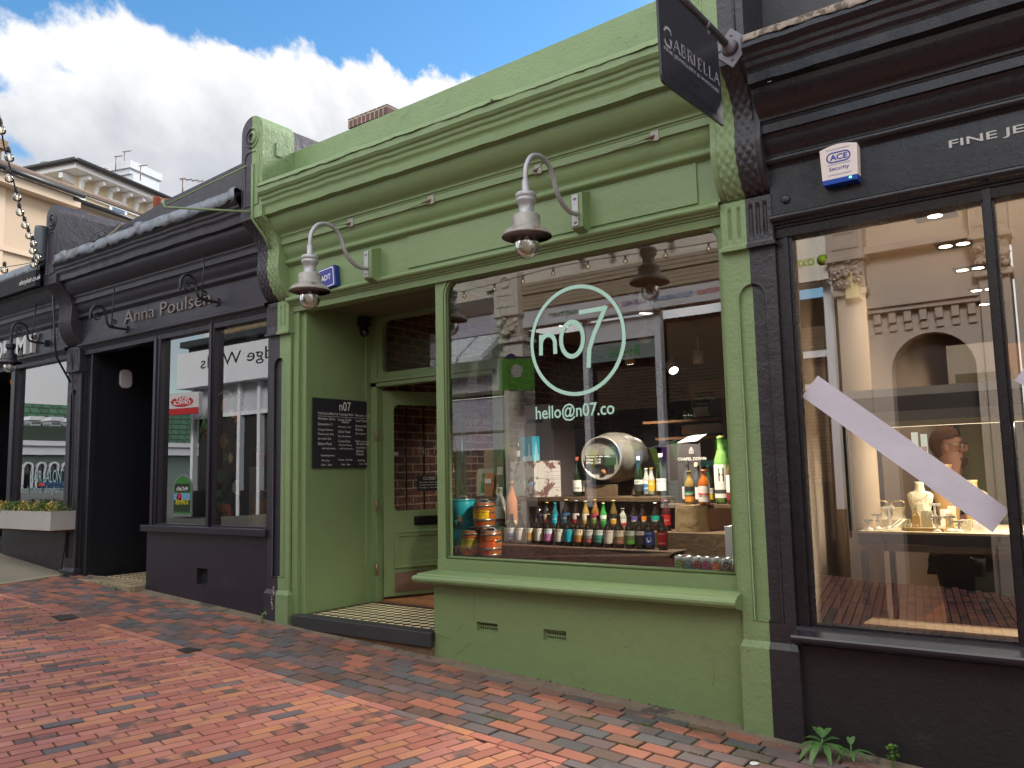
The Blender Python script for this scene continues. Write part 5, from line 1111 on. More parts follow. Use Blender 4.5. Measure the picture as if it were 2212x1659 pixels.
for i, (zr, px, h, kd, gl, d, lab, cp) in enumerate(md):
    x_, _ = ats(zr, px, 1000 if zr is A5 else 800, 5.2)
    bottle(x_, 5.2, 1.187, h, kd, gl, d, grp2, lab, cp, [('PALE ALE' if i % 2 else 'LAGER', '#e4ded2', .4, .14, .7)], lz=(.04, .115))
# kegs
kg = 'mini beer kegs stacked at the left of the window'
TEAL = M('teal_keg', '#0f9aa8', .35, var=.08, vs=4)
COPP = M('copper_print', '#b06a3c', .5); INK = M('dark_ink', '#16343a', .6)
def keg(x, y, z, kind, desc, labc=None, title=''):
    t = thing('mini_keg', desc, 'keg', (x, y, z), group=kg); H_, r = .196, .083
    if kind == 'teal':
        H_ = .225 if z > 1.1 else .198; r = .098
        MB().lathe([(0, .002), (r-.004, .002), (r, .008), (r, .07), (r-.003, .075), (r, .08), (r, H_-.02), (r-.004, H_-.014), (r, H_-.008), (r-.002, H_-.002)], (x, y, z), 32).build('body', TEAL, t)
        mb = MB(); mb.sheet([[(q_*.09-.05, 0, z+.02+.05*abs(math.sin(q_*7))), (q_*.09-.05, 0, z+.016)] for q_ in [k/12 for k in range(13)]]); cylmap(mb, x, y, r, -75).build('skyline_print', INK, t)
        mb = MB(); mb.add([(-.015, 0, z+.05), (.03, 0, z+.05), (.012, 0, z+.12)], [(0, 1, 2)]); mb.add([(.02, 0, z+.06), (.05, 0, z+.055), (.028, 0, z+.10)], [(0, 1, 2)]); cylmap(mb, x, y, r, -75).build('sail_print', COPP, t)
    else:
        W_ = M('wood_print', '#9c5522', .3, var=.2, vs=6)
        MB().lathe([(0, .002), (r-.008, .002), (r-.005, .012), (r, .06), (r+.002, H_/2), (r, H_-.06), (r-.005, H_-.012), (r-.007, H_-.004)], (x, y, z), 32).build('body', W_, t)
        for za in (.016, .062, H_-.078, H_-.032):
            rr0 = r - .003 if (za < .05 or za > H_-.05) else r+.001
            MB().lathe([(rr0-.001, za), (rr0+.0015, za+.001), (rr0+.0015, za+.015), (rr0-.001, za+.016)], (x, y, z), 32).build('hoop', M('hoop_steel', '#8c8a88', .3, metal=.8), t)
        mb = MB(); label_mesh(mb, x, y, r+.0035, z+.080, z+.140, 95); mb.build('label', M('keg_label_' + labc.strip('#'), labc, .5), t)
        mb = text_mb(title, (-.055, 0, z+.124), (1, 0, 0), (0, 0, 1), .11, .010, ext=0, bold=.03)
        for k in range(3): text_mb('bottle conditioned Sussex beer', (-.05, 0, z+.112-.009*k), (1, 0, 0), (0, 0, 1), .10, .004, ext=0, mb=mb)
        cylmap(mb, x, y, r+.004, -75).build('label_print', M('keg_print', '#4a2a10' if title != 'COPPERNOB' else '#f0ddc4', .6), t)
        mb = MB(); mb.add([(-.012, 0, z+.028), (.012, 0, z+.028), (.016, 0, z+.045), (.0, 0, z+.052), (-.016, 0, z+.045)], [(0, 1, 2, 3, 4)]); cylmap(mb, x, y, r+.003, -75).build('tap_cover', M('tap_red', '#c0161c', .35), t)
    top = z + H_
    MB().lathe([(r-.010, -.004), (r-.006, .006), (r-.012, .010), (r-.02, .004), (0, .004)], (x, y, top-.002), 32).build('rim', M('tin_rim', '#aeb4b6', .25, metal=.9), t)
    MB().tube([(x-.05, y, top+.006), (x-.03, y, top+.022), (x+.03, y, top+.022), (x+.05, y, top+.006)], .004, 6).build('handle', M('clear_grey_plastic', '#a8b4ba', .3), t)
keg(-4.075+.0, 4.86, .985, 'teal', 'lower of the two turquoise mini kegs at the window corner')
keg(-4.07, 4.86, 1.186, 'teal', 'upper of the two turquoise mini kegs at the window corner')
keg(-3.966+.02, 4.82, .985, 'wood', 'lower left wood-print mini keg with yellow-green label', '#b9b42c', 'GOLDEN CROWN')
keg(-3.79+.01, 4.83, .985, 'wood', 'lower wood-print mini keg with orange label reading COPPERNOB', '#d65a16', 'COPPERNOB')
keg(-3.862, 4.86, 1.190, 'wood', 'wood-print mini keg with bright yellow label stacked on top of two others', '#e0b816', 'GOLDEN BELL')
# cans
for i, (px, c_, d) in enumerate(((1228, '#4fae2c', 'lime green'), (1350, '#2a86a6', 'blue'), (1472, '#8f1f33', 'dark red'), (1586, '#b0257f', 'magenta'), (1715, '#d9602a', 'orange'), (1852, '#1c1c20', 'black'), (1990, '#5d2f96', 'purple'))):
    x_, _ = ats(A6, px, 1430, 4.76); z_ = .985; r = .0300
    t = thing('beer_can', 'silver beer can with a round %s badge, standing along the window front' % d, 'can', (x_, 4.76, z_), group='silver beer cans along the front of the window')
    MB().lathe([(0, .0), (.024, .0), (r, .008), (r, .074), (.0275, .083), (.026, .0835)], (x_, 4.76, z_), 24).build('body', M('can_silver', '#b9c0c8', .35, metal=.5), t)
    MB().lathe([(.027, .082), (.0275, .087), (.0255, .087), (.024, .083), (0, .083)], (x_, 4.76, z_), 24).build('rim', MC['tin_rim'], t)
    mb = MB(); P = arc(0, z_+.036, .0245, .028, 0, 360, 24)[:-1]; nn = 24; 
    mb.add([(a*s_, 0, z_+.036+(b_-z_-.036)*s_) for s_ in (1, .5) for a, b_ in P] + [(0, 0, z_+.036)], [(k, (k+1) % 24, 24+(k+1) % 24, 24+k) for k in range(24)] + [(24+k, 24+(k+1) % 24, 48) for k in range(24)]); cylmap(mb, x_, 4.76, r, -75).build('badge', M('can_' + c_.strip('#'), c_, .5), t)
    mb = MB()
    for (xa, za, xb, zb) in ((-.013, .048, .006, .028), (.013, .052, -.010, .026), (-.014, .028, .014, .026), (-.004, .056, .003, .046), (.010, .036, .017, .044)):
        d_ = Vector((xb-xa, zb-za)).normalized(); q_ = Vector((-d_.y, d_.x))*.0022; mb.add([(xa+q_.x, 0, z_+za+q_.y), (xb+q_.x, 0, z_+zb+q_.y), (xb-q_.x, 0, z_+zb-q_.y), (xa-q_.x, 0, z_+za-q_.y)], [(0, 1, 2, 3)])
    text_mb('GUN', (-.010, 0, z_+.0125), (1, 0, 0), (0, 0, 1), .020, .007, ext=0, bold=.03, mb=mb); cylmap(mb, x_, 4.76, r+.0006, -75).build('badge_print', M('can_white', '#d9dde2', .5), t)
# upper shelf
UZ = 1.413
wall_piece(green, 'upper_shelf', MC['reclaimed_timber'], ((-4.25, 5.28, UZ-.035), (-2.62, 5.62, UZ-.002)), ((-3.85, 5.40, 1.186), (-3.6, 5.5, UZ-.035)), ((-3.50, 5.40, 1.186), (-3.3, 5.5, UZ-.035)), ((-2.62, 5.28, 1.335), (-1.85, 5.62, 1.362)), ((-3.3, 5.45, 1.186), (-2.6, 5.5, UZ-.035)), bevel=.003)
st_ = thing('tree_stump', 'tall section of pale tree trunk used as a stand at the right of the window', 'stump', (-2.37, 5.25, .985))
mb = MB(); mb.sm = True; rr_ = random.Random(6); rows = []
for j in range(14):
    f_ = j/13; rows.append([(-2.36 + (.125-.02*f_)*math.cos(a)*(1+.05*math.sin(3*a+1)+.03*math.sin(7*a+f_*2)), 5.22 + .115*math.sin(a)*(1+.04*math.sin(5*a)), .985 + .375*f_) for a in [-2*math.pi*k/36 for k in range(37)]])
mb.sheet(rows); mb.build('trunk', M('stripped_trunk', '#9a835f', .85, var=.35, vs=4, bump=.8, bs=16, stain=S('#3d2f22'), st=(.55, .7), ss=3), st_)
MB().lathe([(.10, 0), (0, .001)], (-2.36, 5.22, 1.3605), 30, flat=.95).build('cut_face', M('cut_wood', '#8f7a58', .8, var=.2), st_)
def px_bottle(zr, px, top_py, base_z, y, *a, **k):
    x_, zt = ats(zr, px, top_py, y); return bottle(x_, y, base_z, zt-base_z, *a, **k)
g3 = 'wine and spirit bottles on the upper shelf'
px_bottle(A5, 465, 430, UZ, 5.42, 'slim', GREENL, 'bright green bottle beside the brown coffee bags', None, [('#c9ccc0', 1)], None, lz=(.01, .03))
px_bottle(A5, 632, 560, UZ-.0, 5.36, 'slim', CLEARB, 'small clear bottle with yellow cap in front of the coffee bags', None, [('#c9b040', .5), ('#d4d2c6', .5)], '#c9a83a')
px_bottle(A5, 665, 605, 1.187, 5.22, 'jug', CLEARB, 'clear gin bottle with shield-shaped white label beside the kegs', None, [('#d2cfbf', .8), ('#7c2c30', .2)], '#b9b7ae', wide=.8)
px_bottle(A5, 800, 520, 1.187, 5.15, 'wine', M('rose_wine', (.50, .20, .10), .08, coat=.5), 'rose wine bottle with dark green cap below the printed box', None, [('#cdbf9c', 1)], '#22424a', lz=(.02, .045))
px_bottle(A5, 880, 10, 1.715, 5.33, 'wine', M('black_bottle', (.01, .01, .014), .15), 'slim dark bottle with white label beside the turquoise gift box', None, [('#c6c3c4', 1)], None, wide=.75)
px_bottle(A5, 1590, 235, UZ+.01, 5.40, 'wine', GREENB, 'dark green wine bottle with red foil and square white label left of the cask', g3, [('#cfccc8', 1)], '#a3452c', [('GILLINGHAM', '#33302c', .25, .12, .8)])
px_bottle(A5, 1700, 250, UZ+.01, 5.44, 'wine', GREENB, 'yellow green wine bottle half behind the cask rim', g3, [('#d2d0c8', 1)], None, [('WHITE WINE', '#5c5a55', .7, .1, .7)])
px_bottle(A6, 670, -80, UZ+.012, 5.42, 'wine', GREENB, 'dark wine bottle with narrow white label right of the cask', g3, [('#c6c9c6', .4), ('#26282a', .6)], '#c9cdd0', [('NORTH', '#33302c', .72, .16, .5)])
px_bottle(A6, 775, 80, UZ+.012, 5.42, 'slim', CLEARB, 'small tonic bottle with blue and white label', g3, [('#c9cfd0', .3), ('#3b6f94', .7)], '#b9bdbb', [('WATER', '#e0e4e2', .2, .14, .7)])
px_bottle(A6, 842, 72, UZ+.012, 5.42, 'slim', CLEARB, 'small tonic bottle with gold label', g3, [('#c99f2c', 1)], '#c99a22', [('TONIC', '#f0e8cc', .6, .14, .7)])
px_bottle(A6, 965, -120, UZ+.012, 5.42, 'wine', GREENB, 'tall wine bottle with white screw cap and price in chalk', g3, [('#d0cfce', 1)], '#d0d3d6', [('COACH ROAD', '#3c3a38', .75, .10, .85)])
px_bottle(A6, 1345, 110, 1.362, 5.30, 'jug', M('cordial', (.25, .17, .05), .08, coat=.5), 'cordial bottle with black and orange fruit label on the stump', g3, [('#23231f', .35), ('#1f8f6a', .12), ('#2a2621', .2), ('#c9822c', .33)], None, [('BODDITS', '#d9cfae', .42, .13, .8)], wide=.85, lz=(.02, .12))
px_bottle(A6, 1535, 95, 1.362, 5.26, 'jug', M('amber_juice', (.34, .08, .006), .07, coat=.6), 'amber apple juice bottle with red cap on the stump', g3, [('#cfcac4', .45), ('#cf4a3c', .12), ('#cfcac4', .43)], '#c42a26', [('RED LOVE', '#2c2826', .30, .14, .85)], lz=(.02, .12), wide=.9)
px_bottle(A6, 1310, -20, UZ-.05, 5.5, 'wine', M('grey_wine_glass', (.06, .065, .07), .1), 'pale wine bottle with white label behind the cordial', g3, [('#c9cbd2', 1)], None)
px_bottle(A6, 1440, 5, UZ-.05, 5.5, 'wine', MC['grey_wine_glass'], 'pale wine bottle with gold top behind the juice', g3, [('#c9cbd2', 1)], '#c9b98c')
px_bottle(A6, 1600, 30, UZ-.05, 5.5, 'wine', GREENB, 'dark bottle with white tilted label and yellow base band', g3, [('#d6d8d2', .5), ('#d6b41c', .5)], None, [("HARVEY'S", '#23231f', .65, .2, .6)])
px_bottle(A6, 1760, -350, 1.362, 5.40, 'jug', M('gin_green', (.16, .30, .08), .08, coat=.5), 'tall gin bottle with wooden stopper and letter H label', g3, [('#d6d3cd', .75), ('#3a3a36', .12), ('#d6d3cd', .13)], '#b4825c', [('H', '#2b2926', .5, .4, .35)], lz=(.02, .13), wide=.62)
px_bottle(A6, 1915, -120, 1.362, 5.36, 'jug', M('sloe_gin', (.10, .03, .02), .08, coat=.5), 'dark gin bottle with letter H label at the window edge', g3, [('#d6d3cd', .7), ('#7c2026', .3)], '#3b3a36', [('H', '#2b2926', .45, .4, .35)], lz=(.02, .13), wide=.75)
# boxes
def cuboid_box(name, label, cat, x0, x1, y0, y1, z0, z1, mat, rot=0, group=None):
    t = thing(name, label, cat, ((x0+x1)/2, y0, z0), group=group); mb = MB(); mb.cbox(((x0+x1)/2, (y0+y1)/2, (z0+z1)/2), (x1-x0, y1-y0, z1-z0), Matrix.Rotation(R(rot), 3, 'Z')); mb.build('carton', mat, t, bevel=.002); return t
HOP = M('hop_carton', '#bdbab6', .8, stain=S('#6a4a48'), st=(.52, .55), ss=9)
hb = thing('hop_print_carton', 'white cartons printed with brown hop leaves stacked beside the coffee bags', 'carton', (-3.8, 5.3, UZ))
(xa, _), (xb, _), (xc, _) = ats(A5, 765, 600, 5.3), ats(A5, 1105, 600, 5.3), ats(A5, 1398, 600, 5.42)
for (za, zb) in ((UZ, 1.555), (1.558, 1.692)):
    mb = MB(); mb.prism([(xa, 5.33, za), (xb, 5.27, za), (xc, 5.42, za), (xc-.2, 5.56, za), (xa, 5.56, za)][::-1], (0, 0, zb-za)); mb.build('carton', HOP, hb)
mb = MB(); zc_, r_ = 1.625, .048; mb.add([((xa+xb)/2 + a, 5.2925, b_) for a, b_ in arc(0, zc_, r_, r_, 0, 360, 28)[:-1]], [list(range(28))]); mb.build('seal', M('seal_grey', '#8d8582', .8), hb)
mb = MB(); mb.box(((xa+xb)/2-.045, 5.285, UZ+.01), ((xa+xb)/2+.03, 5.292, UZ+.115)); mb.build('torn_opening', M('carton_inside', '#8f8f8e', .9), hb)
mb = MB(); mb.box((xb-.04, 5.262, 1.50), (xb-.012, 5.268, 1.53)); mb.build('sticker', M('sticker_blue', '#7fa8cc', .7), hb)
mb = MB()
for k, s_ in enumerate(('Brewed by hand in the', 'county town of Lewes', 'Sussex, with barley', 'malt and whole hops', 'Harvesting the finest', 'local flavours')): text_mb(s_, (xb+.06, 5.27+.055, 1.63-.03*k), (1, .5, 0), (0, 0, 1), .12, .012, ext=.003, mb=mb)
mb.build('print', M('hop_print', '#6f5f5c', .8), hb)
tb = thing('gift_box', 'turquoise gift box printed with a pale brewery tower standing on the printed cartons', 'box', (-3.73, 5.33, 1.694))
(xa, _), (xm, _), (xb, zt) = ats(A5, 910, 200, 5.33), ats(A5, 1052, 200, 5.30), ats(A5, 1170, 200, 5.4)
mb = MB(); mb.prism([(xa, 5.335, 1.694), (xm, 5.30, 1.694), (xb, 5.37, 1.694), (xa+.06, 5.42, 1.694)][::-1], (0, 0, .192)); mb.build('carton', M('turquoise_card', '#1a9cba', .6), tb)
mb = MB(); u_ = Vector((xb-xm, .07, 0)); o_ = Vector((xm, 5.2985, 1.694))
def bp_(a, b_): return o_ + u_*a + Vector((0, 0, b_))
mb.prism([bp_(.25, 0), bp_(.92, 0), bp_(.92, .05), bp_(.72, .055), bp_(.72, .10), bp_(.56, .155), bp_(.40, .10), bp_(.40, .05), bp_(.25, .045)], (0, .001, 0)); mb.build('tower_print', M('pale_blue_print', '#8cc3d2', .6), tb)
mb = MB(); u2 = Vector((xm-xa, -.035, 0)); o2 = Vector((xa, 5.3335, 1.694)); b2 = lambda a, b_: o2 + u2*a + Vector((0, 0, b_))
mb.prism([b2(.15, 0), b2(.95, 0), b2(.95, .035), b2(.80, .045), b2(.78, .135), b2(.70, .135), b2(.68, .045), b2(.5, .03), b2(.35, .045), b2(.15, .025)], (0, .001, 0)); mb.build('chimney_print', M('white_print', '#c4d8da', .6), tb)
KR = M('kraft_paper', '#a08458', .85, var=.12, vs=6, bump=.4, bs=12); KR2 = M('kraft_orange', '#9c6a3c', .85, var=.1)
def bag(px0, px1, pyt, y, h0, mat, label, lean=0, labc=None):
    (xa, zt), (xb, _) = ats(A5, px0, pyt, y), ats(A5, px1, pyt, y); t = thing('coffee_bag', label, 'bag', ((xa+xb)/2, y, UZ), group='brown paper bags on the upper shelf')
    w_ = xb-xa; mb = MB(); mb.sm = False
    P = [(xa, UZ), (xb, UZ), (xb+lean, zt), (xa+lean+w_*.08, zt)]
    mb.add([(xa, y-.03, UZ), (xb, y-.03, UZ), (xb, y+.03, UZ), (xa, y+.03, UZ), (xa+lean, y-.025, zt-.05), (xb+lean, y-.025, zt-.05), (xb+lean, y+.025, zt-.05), (xa+lean, y+.025, zt-.05), (xa+lean, y, zt), (xb+lean, y, zt)],
           [(0, 3, 2, 1), (0, 1, 5, 4), (1, 2, 6, 5), (2, 3, 7, 6), (3, 0, 4, 7), (4, 5, 9, 8), (6, 7, 8, 9), (5, 6, 9), (7, 4, 8)]); mb.build('paper', mat, t, bevel=.003)
    if labc:
        mb = MB(); zz = UZ + (zt-UZ)*.55; hh = (zt-UZ)*.2; mb.prism([(xa+lean*.55+w_*.15, y-.0305, zz), (xb+lean*.55-w_*.12, y-.0305, zz), (xb+lean*.75-w_*.12, y-.030, zz+hh), (xa+lean*.75+w_*.15, y-.030, zz+hh)], (0, .001, 0)); mb.build('label', M('bag_label', labc, .7), t)
bag(490, 855, 130, 5.55, .3, M('plain_kraft', '#a39072', .9, var=.08, bump=.5, bs=5), 'large plain brown paper bag at the back')
bag(400, 660, 375, 5.50, .2, M('pale_kraft', '#a8a084', .9, var=.08), 'wide pale bag with a round stamp behind the green bottle')
bag(500, 600, 425, 5.40, .2, KR2, 'small orange-brown coffee bag with white label next to the green bottle', -.01, '#d4d1c8')
bag(630, 720, 240, 5.42, .3, KR, 'tall brown coffee bag with white label leaning right, priced 2.50', .015, '#d4d1c8')
(xa, _), (xb, zt) = ats(A6, 1815, 850, 4.98), ats(A6, 1985, 850, 4.98)
wb2 = cuboid_box('white_carton', 'white carton with a black gothic letter B at the lower right corner of the window', 'carton', xa, xa+.25, 4.98, 5.16, .985, zt, M('white_card', '#b4bcc4', .7))
text_mb('B', (xa+.075, 4.979, 1.09), (1, 0, 0), (0, 0, 1), .07, .058, ext=.0005, bold=.03).build('print', M('black_print', '#1c1c1e', .7), wb2)
cb2 = thing('wine_carton', 'dark grey wine carton with an open white lid standing behind the bottles', 'carton', (-2.49, 5.5, 1.362))
(x0c, z0c), (x1c, z1c), (x2c, _) = ats(A4, 1000, 1280, 5.5), ats(A4, 1200, 1240, 5.5), ats(A4, 1480, 1240, 5.5)
GC = M('grey_carton', '#3a3638', .7); mb = MB(); mb.prism([(x0c, 5.56, 1.362), (x1c-.01, 5.50, 1.362), (x2c, 5.52, 1.362), (x2c, 5.7, 1.362), (x0c, 5.7, 1.362)][::-1], (0, 0, z1c-1.362)); mb.build('carton', GC, cb2)
mb = MB(); mb.prism([(x1c-.005, 5.50, z1c+.002), (x2c-.01, 5.50, z1c+.012), (x2c+.03, 5.58, z1c+.06), (x1c+.05, 5.58, z1c+.05)], (0, 0, .003)); mb.build('lid', M('lid_white', '#b7bcbb', .7), cb2)
mb = text_mb('CHAPEL DOWN', (x0c+.12, 5.492, 1.665), (1, 0, 0), (0, 0, 1), .215, .022, ext=0, bold=.01)
cxl, czl = x0c+.225, 1.715
for P in ([(-.016, 0)] + [(-.016, .022)] + [(0, .045), (.016, .022), (.016, 0), (-.016, 0)], [(0, 0), (0, .045)], [(-.008, 0), (-.008, .02), (.008, .04)], [(.008, 0), (.008, .02), (-.008, .04)]): stroke(mb, [(cxl+a, czl+b_) for a, b_ in P], .0025, 5.492)
mb.build('print', M('carton_print', '#c9c5c2', .7), cb2)
(xa, _), (xb, zt) = ats(A3, 1050, 1100, 5.9), ats(A3, 1400, 1045, 5.9)
bd = cuboid_box('wine_case', 'tall pale case with gothic lettering on top of the stack behind the window', 'carton', xa, xb, 5.9, 6.2, 1.95, zt, M('pale_card', '#7d7679', .7))
text_mb('Biddenden', (xa+.03, 5.898, zt-.16), (1, 0, 0), (0, 0, 1), .17, .045, ext=.0005, bold=.02).build('print', MC['black_print'], bd)
(xa, _), (xb, _), (_, zt) = ats(A3, 985, 1600, 5.9), ats(A3, 1440, 1600, 5.9), ats(A3, 1200, 1400, 5.9)
cuboid_box('grey_case', 'large plain grey case behind the turquoise gift box', 'carton', xa, xb, 5.9, 6.25, .47, zt, M('case_grey', '#7c7478', .75))
(xa, zb), (xb, zt) = ats(A3, 1480, 1395, 6.6), ats(A3, 1705, 1300, 6.6)
vb_ = cuboid_box('water_pack', 'green and cream pack of bottled water on a dark cabinet', 'carton', xa, xb, 6.6, 6.9, zb, zt, M('pack_green', '#1c4032', .6))
text_mb('Volvic', (xa+.03, 6.598, zb+.05), (1, 0, 0), (0, 0, 1), .10, .04, ext=.0005, bold=.02).build('print', M('pack_print', '#c2c4b4', .7), vb_)
cuboid_box('dark_cabinet', 'black drinks cabinet at the back of the green shop', 'cabinet', xa-.02, xb+.25, 6.58, 7.0, .47, zb-.003, M('cabinet_black', '#15141a', .4))
# cask
ck_ = thing('steel_cask', 'big steel beer cask lying on its side with a chalk price board on its face', 'cask', (-3.11, 5.35, 1.46))
fx_, fz_ = ats(A6, 170, -80, 5.36); (xl_, _), (xr_, _) = ats(A4, -80, 1400, 5.36), ats(A4, 420, 1400, 5.36)
rf = (xr_-xl_)/2; fx_ = (xl_+xr_)/2; _, ztop = ats(A4, 130, 1150, 5.36); _, zbot = ats(A6, 200, 235, 5.36); fz_ = (ztop+zbot)/2; rf = (ztop-zbot)/2*1.0
CAX = Vector((-.10, 1, .03)).normalized()
CSK = M('cask_steel', '#8a8781', .42, metal=.35, var=.2, vs=5, bump=.2, bs=30, stain=S('#4c463f'), st=(.55, .7), ss=8)
mb = MB(); mb.lathe([(0, .035), (rf*.55, .03), (rf*.90, .025), (rf*.93, .0), (rf*1.0, -.004), (rf*1.02, .012), (rf*.99, .03), (rf*1.08, .10), (rf*1.17, .17), (rf*1.19, .19), (rf*1.19, .21), (rf*1.17, .225), (rf*1.2, .28), (rf*1.18, .34), (rf*1.19, .36), (rf*1.16, .38), (rf*1.05, .46), (rf, .54), (rf*1.01, .56), (0, .55)], (fx_, 5.37, fz_), 44, CAX); mb.build('drum', CSK, ck_)
MB().lathe([(.0, .012), (.024, .010), (.026, -.004), (.018, -.012), (.018, -.020), (0, -.020)], Vector((fx_, 5.37, fz_)) + Vector((0.01, 0, -rf*.62)) + CAX*.03, 18, CAX).build('bung', M('cork', '#9c7350', .8), ck_)
mb = MB(); q_ = Vector((1, .10, 0)).normalized(); bc = Vector((fx_, 5.37, fz_)) - CAX*.012 + Vector((0, 0, -.012)); hh = .038
P = [bc - q_*.125 + Vector((0, 0, -hh)), bc + q_*.125 + Vector((0, 0, -hh)), bc + q_*.125 + Vector((0, 0, hh)), bc - q_*.125 + Vector((0, 0, hh))]; mb.prism(P, CAX*.008)
pb = thing('price_board', 'small black chalk board with prices leaning on the cask face', 'sign', tuple(bc)); mb.build('board', M('board_black', '#131313', .7), pb)
mb = MB()
for k, s_ in enumerate(("Harvey's to take away...", '4 Pints - 11.20', '8 Pints - 22.40')): text_mb(s_, bc - q_*.115 + Vector((0, 0, .018-.022*k)) - CAX*.0005, q_, (0, 0, 1), (.205, .12, .12)[k], .016, ext=.001, bold=.015, mb=mb)
mb.build('chalk_writing', WCHALK, pb)
wall_piece(ck_, 'wooden_cradle', M('cradle_wood', '#5d4a35', .85, var=.3, vs=6, bump=.5), ((fx_-.17, 5.40, UZ-.002), (fx_+.10, 5.44, 1.50)), ((fx_-.10, 5.75, UZ-.002), (fx_+.25, 5.79, 1.50)), bevel=.003)
# shelves with wine at the back
def back_row(py_base, n, px0, px1, Y, h, dark, lab, name):
    (xa, za), (xb, _) = ats(A4, px0, py_base, Y), ats(A4, px1, py_base, Y)
    for k in range(n):
        x_ = xa + (xb-xa)*k/(n-1); b = MB(); t = thing('bottle', name, 'bottle', (x_, Y, za), group=name + ', one of a row')
        b.lathe([(0, 0), (.036, 0), (.037, .16), (.014, .22), (.014, h), (0, h)], (x_, Y, za), 10); b.build('glass', dark, t)
        b = MB(); label_mesh(b, x_, Y, .0378, za+.03, za+.13, n=6); b.build('label', M('lab_' + lab.strip('#'), lab, .7), t)
    return za, xa, xb
za, xa, xb = back_row(920, 12, 1455, 1700, 8.6, .30, GREENB, '#8f8578', 'dark wine bottle on the upper back shelf of the green shop')
OAK = M('oak_shelf', '#5e3f22', .6, var=.15); SHLF = thing('wall_shelves', 'warm oak wall shelves of wine at the back of the green shop', 'shelves', (xb, 8.7, .47))
for k, zz in enumerate((za,)): wall_piece(SHLF, 'shelf', OAK, ((xa-.6, 8.45, zz-.03), (xb+.12, 8.75, zz-.002)))
za2, xa2, xb2 = back_row(1155, 16, 1300, 1760, 8.6, .30, GREENB, '#b0aba0', 'dark wine bottle with cream label on the lower back shelf of the green shop')
wall_piece(SHLF, 'shelf', OAK, ((xa2-.3, 8.45, za2-.03), (xb2+.1, 8.75, za2-.002)))
wall_piece(SHLF, 'side_panel', OAK, ((xb+.14, 8.45, 1.4), (xb+.17, 8.8, 2.6)), ((xa-.15, 8.78, .6), (xb+.35, 8.8, 2.6)))
cx_, cz_ = ats(A4, 1755, 770, 8.5); ckk = thing('wall_clock', 'round white wall clock at the back of the green shop', 'clock', (cx_, 8.5, cz_))
MB().lathe([(.125, 0), (.125, .03), (.105, .035)], (cx_, 8.5, cz_), 28, (0, -1, 0)).build('rim', MC['black_plastic'], ckk); MB().lathe([(.106, .030), (0, .031)], (cx_, 8.5, cz_), 28, (0, -1, 0)).build('face', M('clock_face', '#9c9490', .6), ckk)
dr_ = thing('wine_rack', 'tall black wine rack beside the brick wall inside the green shop', 'rack', (-4.3, 9.2, .47)); (xa, zt), (xb, _) = ats(A4, 725, 690, 9.2), ats(A4, 1180, 690, 9.2)
wall_piece(dr_, 'carcass', M('rack_black', '#0e0e14', .5), ((xa, 9.2, .47), (xb, 9.6, zt)))
rk = random.Random(2)
for k in range(16):
    bx_, bz_ = xa + .22 + (k % 3)*.17, zt - .15 - (k//3)*.21; MB().lathe([(.035, 0), (.036, .02), (.014, .07), (.014, .10), (0, .10)], (bx_+rk.uniform(-.02, .02), 9.19, bz_), 10, (0, -1, 0)).build('bottle_neck', M('rack_bottle', '#2a2f3c', .2), dr_)
# spot lamps
def spot(px, py, Y, par_label, dirv, power, disc=.05, lit=True, col=(1, .86, .70), cone=95):
    x_, z_ = at(px, py, Y); d = Vector(dirv).normalized(); t = thing('spotlight', par_label, 'light', (x_, Y, z_))
    WH = M('spot_white', '#b9b4b0', .5)
    mb = MB(); mb.lathe([(disc+.008, .002), (disc+.008, -.12), (disc, -.13), (0, -.13)], (x_, Y, z_), 20, d); mb.tube([Vector((x_, Y, z_)) - d*.10, Vector((x_, Y, z_+.16))], .012, 6); mb.build('can', WH, t)
    if lit:
        MB().lathe([(disc, .004), (0, .004)], (x_, Y, z_), 20, d).build('lens', M('lamp_lens', (1, .93, .84), .4, emit=9), t)
        l_ = bpy.data.lights.new('spot_bulb', 'SPOT'); l_.energy = power; l_.color = col; l_.spot_size = R(cone); l_.spot_blend = .8; l_.shadow_soft_size = .05
        o = bpy.data.objects.new('spot_bulb', l_); C.objects.link(o); o.parent = t; o.location = d*.03; o.rotation_euler = (-d).to_track_quat('Z', 'Y').to_euler()
    return t
M('spot_white', '#b9b4b0', .5)
TR = thing('track_rail', 'thin white lighting track under the green shop ceiling', 'rail', (-3.4, 7, 3.25))
MB().tube([(at(1300, 655, 6.2)[0], 6.2, 3.28), (at(1480, 760, 9.0)[0]+.1, 9.4, 3.28)], .012, 6).build('rail', MC['spot_white'], TR)
spot(1394, 676, 4.86, 'lit spotlight nearest the window glass, right of the round logo', (-.12, .10, -1), 260, .040, cone=130)
spot(1217, 704, 7.0, 'lit spotlight seen edge-on between the digits of the logo', (-.3, .1, -1), 90)
spot(1361, 785, 8.0, 'lit spotlight seen edge-on beside the grey post', (-.1, .3, -1), 130)
spot(1455, 800, 8.2, 'lit spotlight turned towards the right-hand wall', (.55, -.45, -.7), 90)
spot(1402, 712, 6.9, 'unlit white spotlight pointing up and right', (.6, -.3, .5), 0, .055, False)
spot(1508, 757, 7.6, 'unlit white spotlight hanging near the right wall', (0, -.1, 1), 0, .05, False)
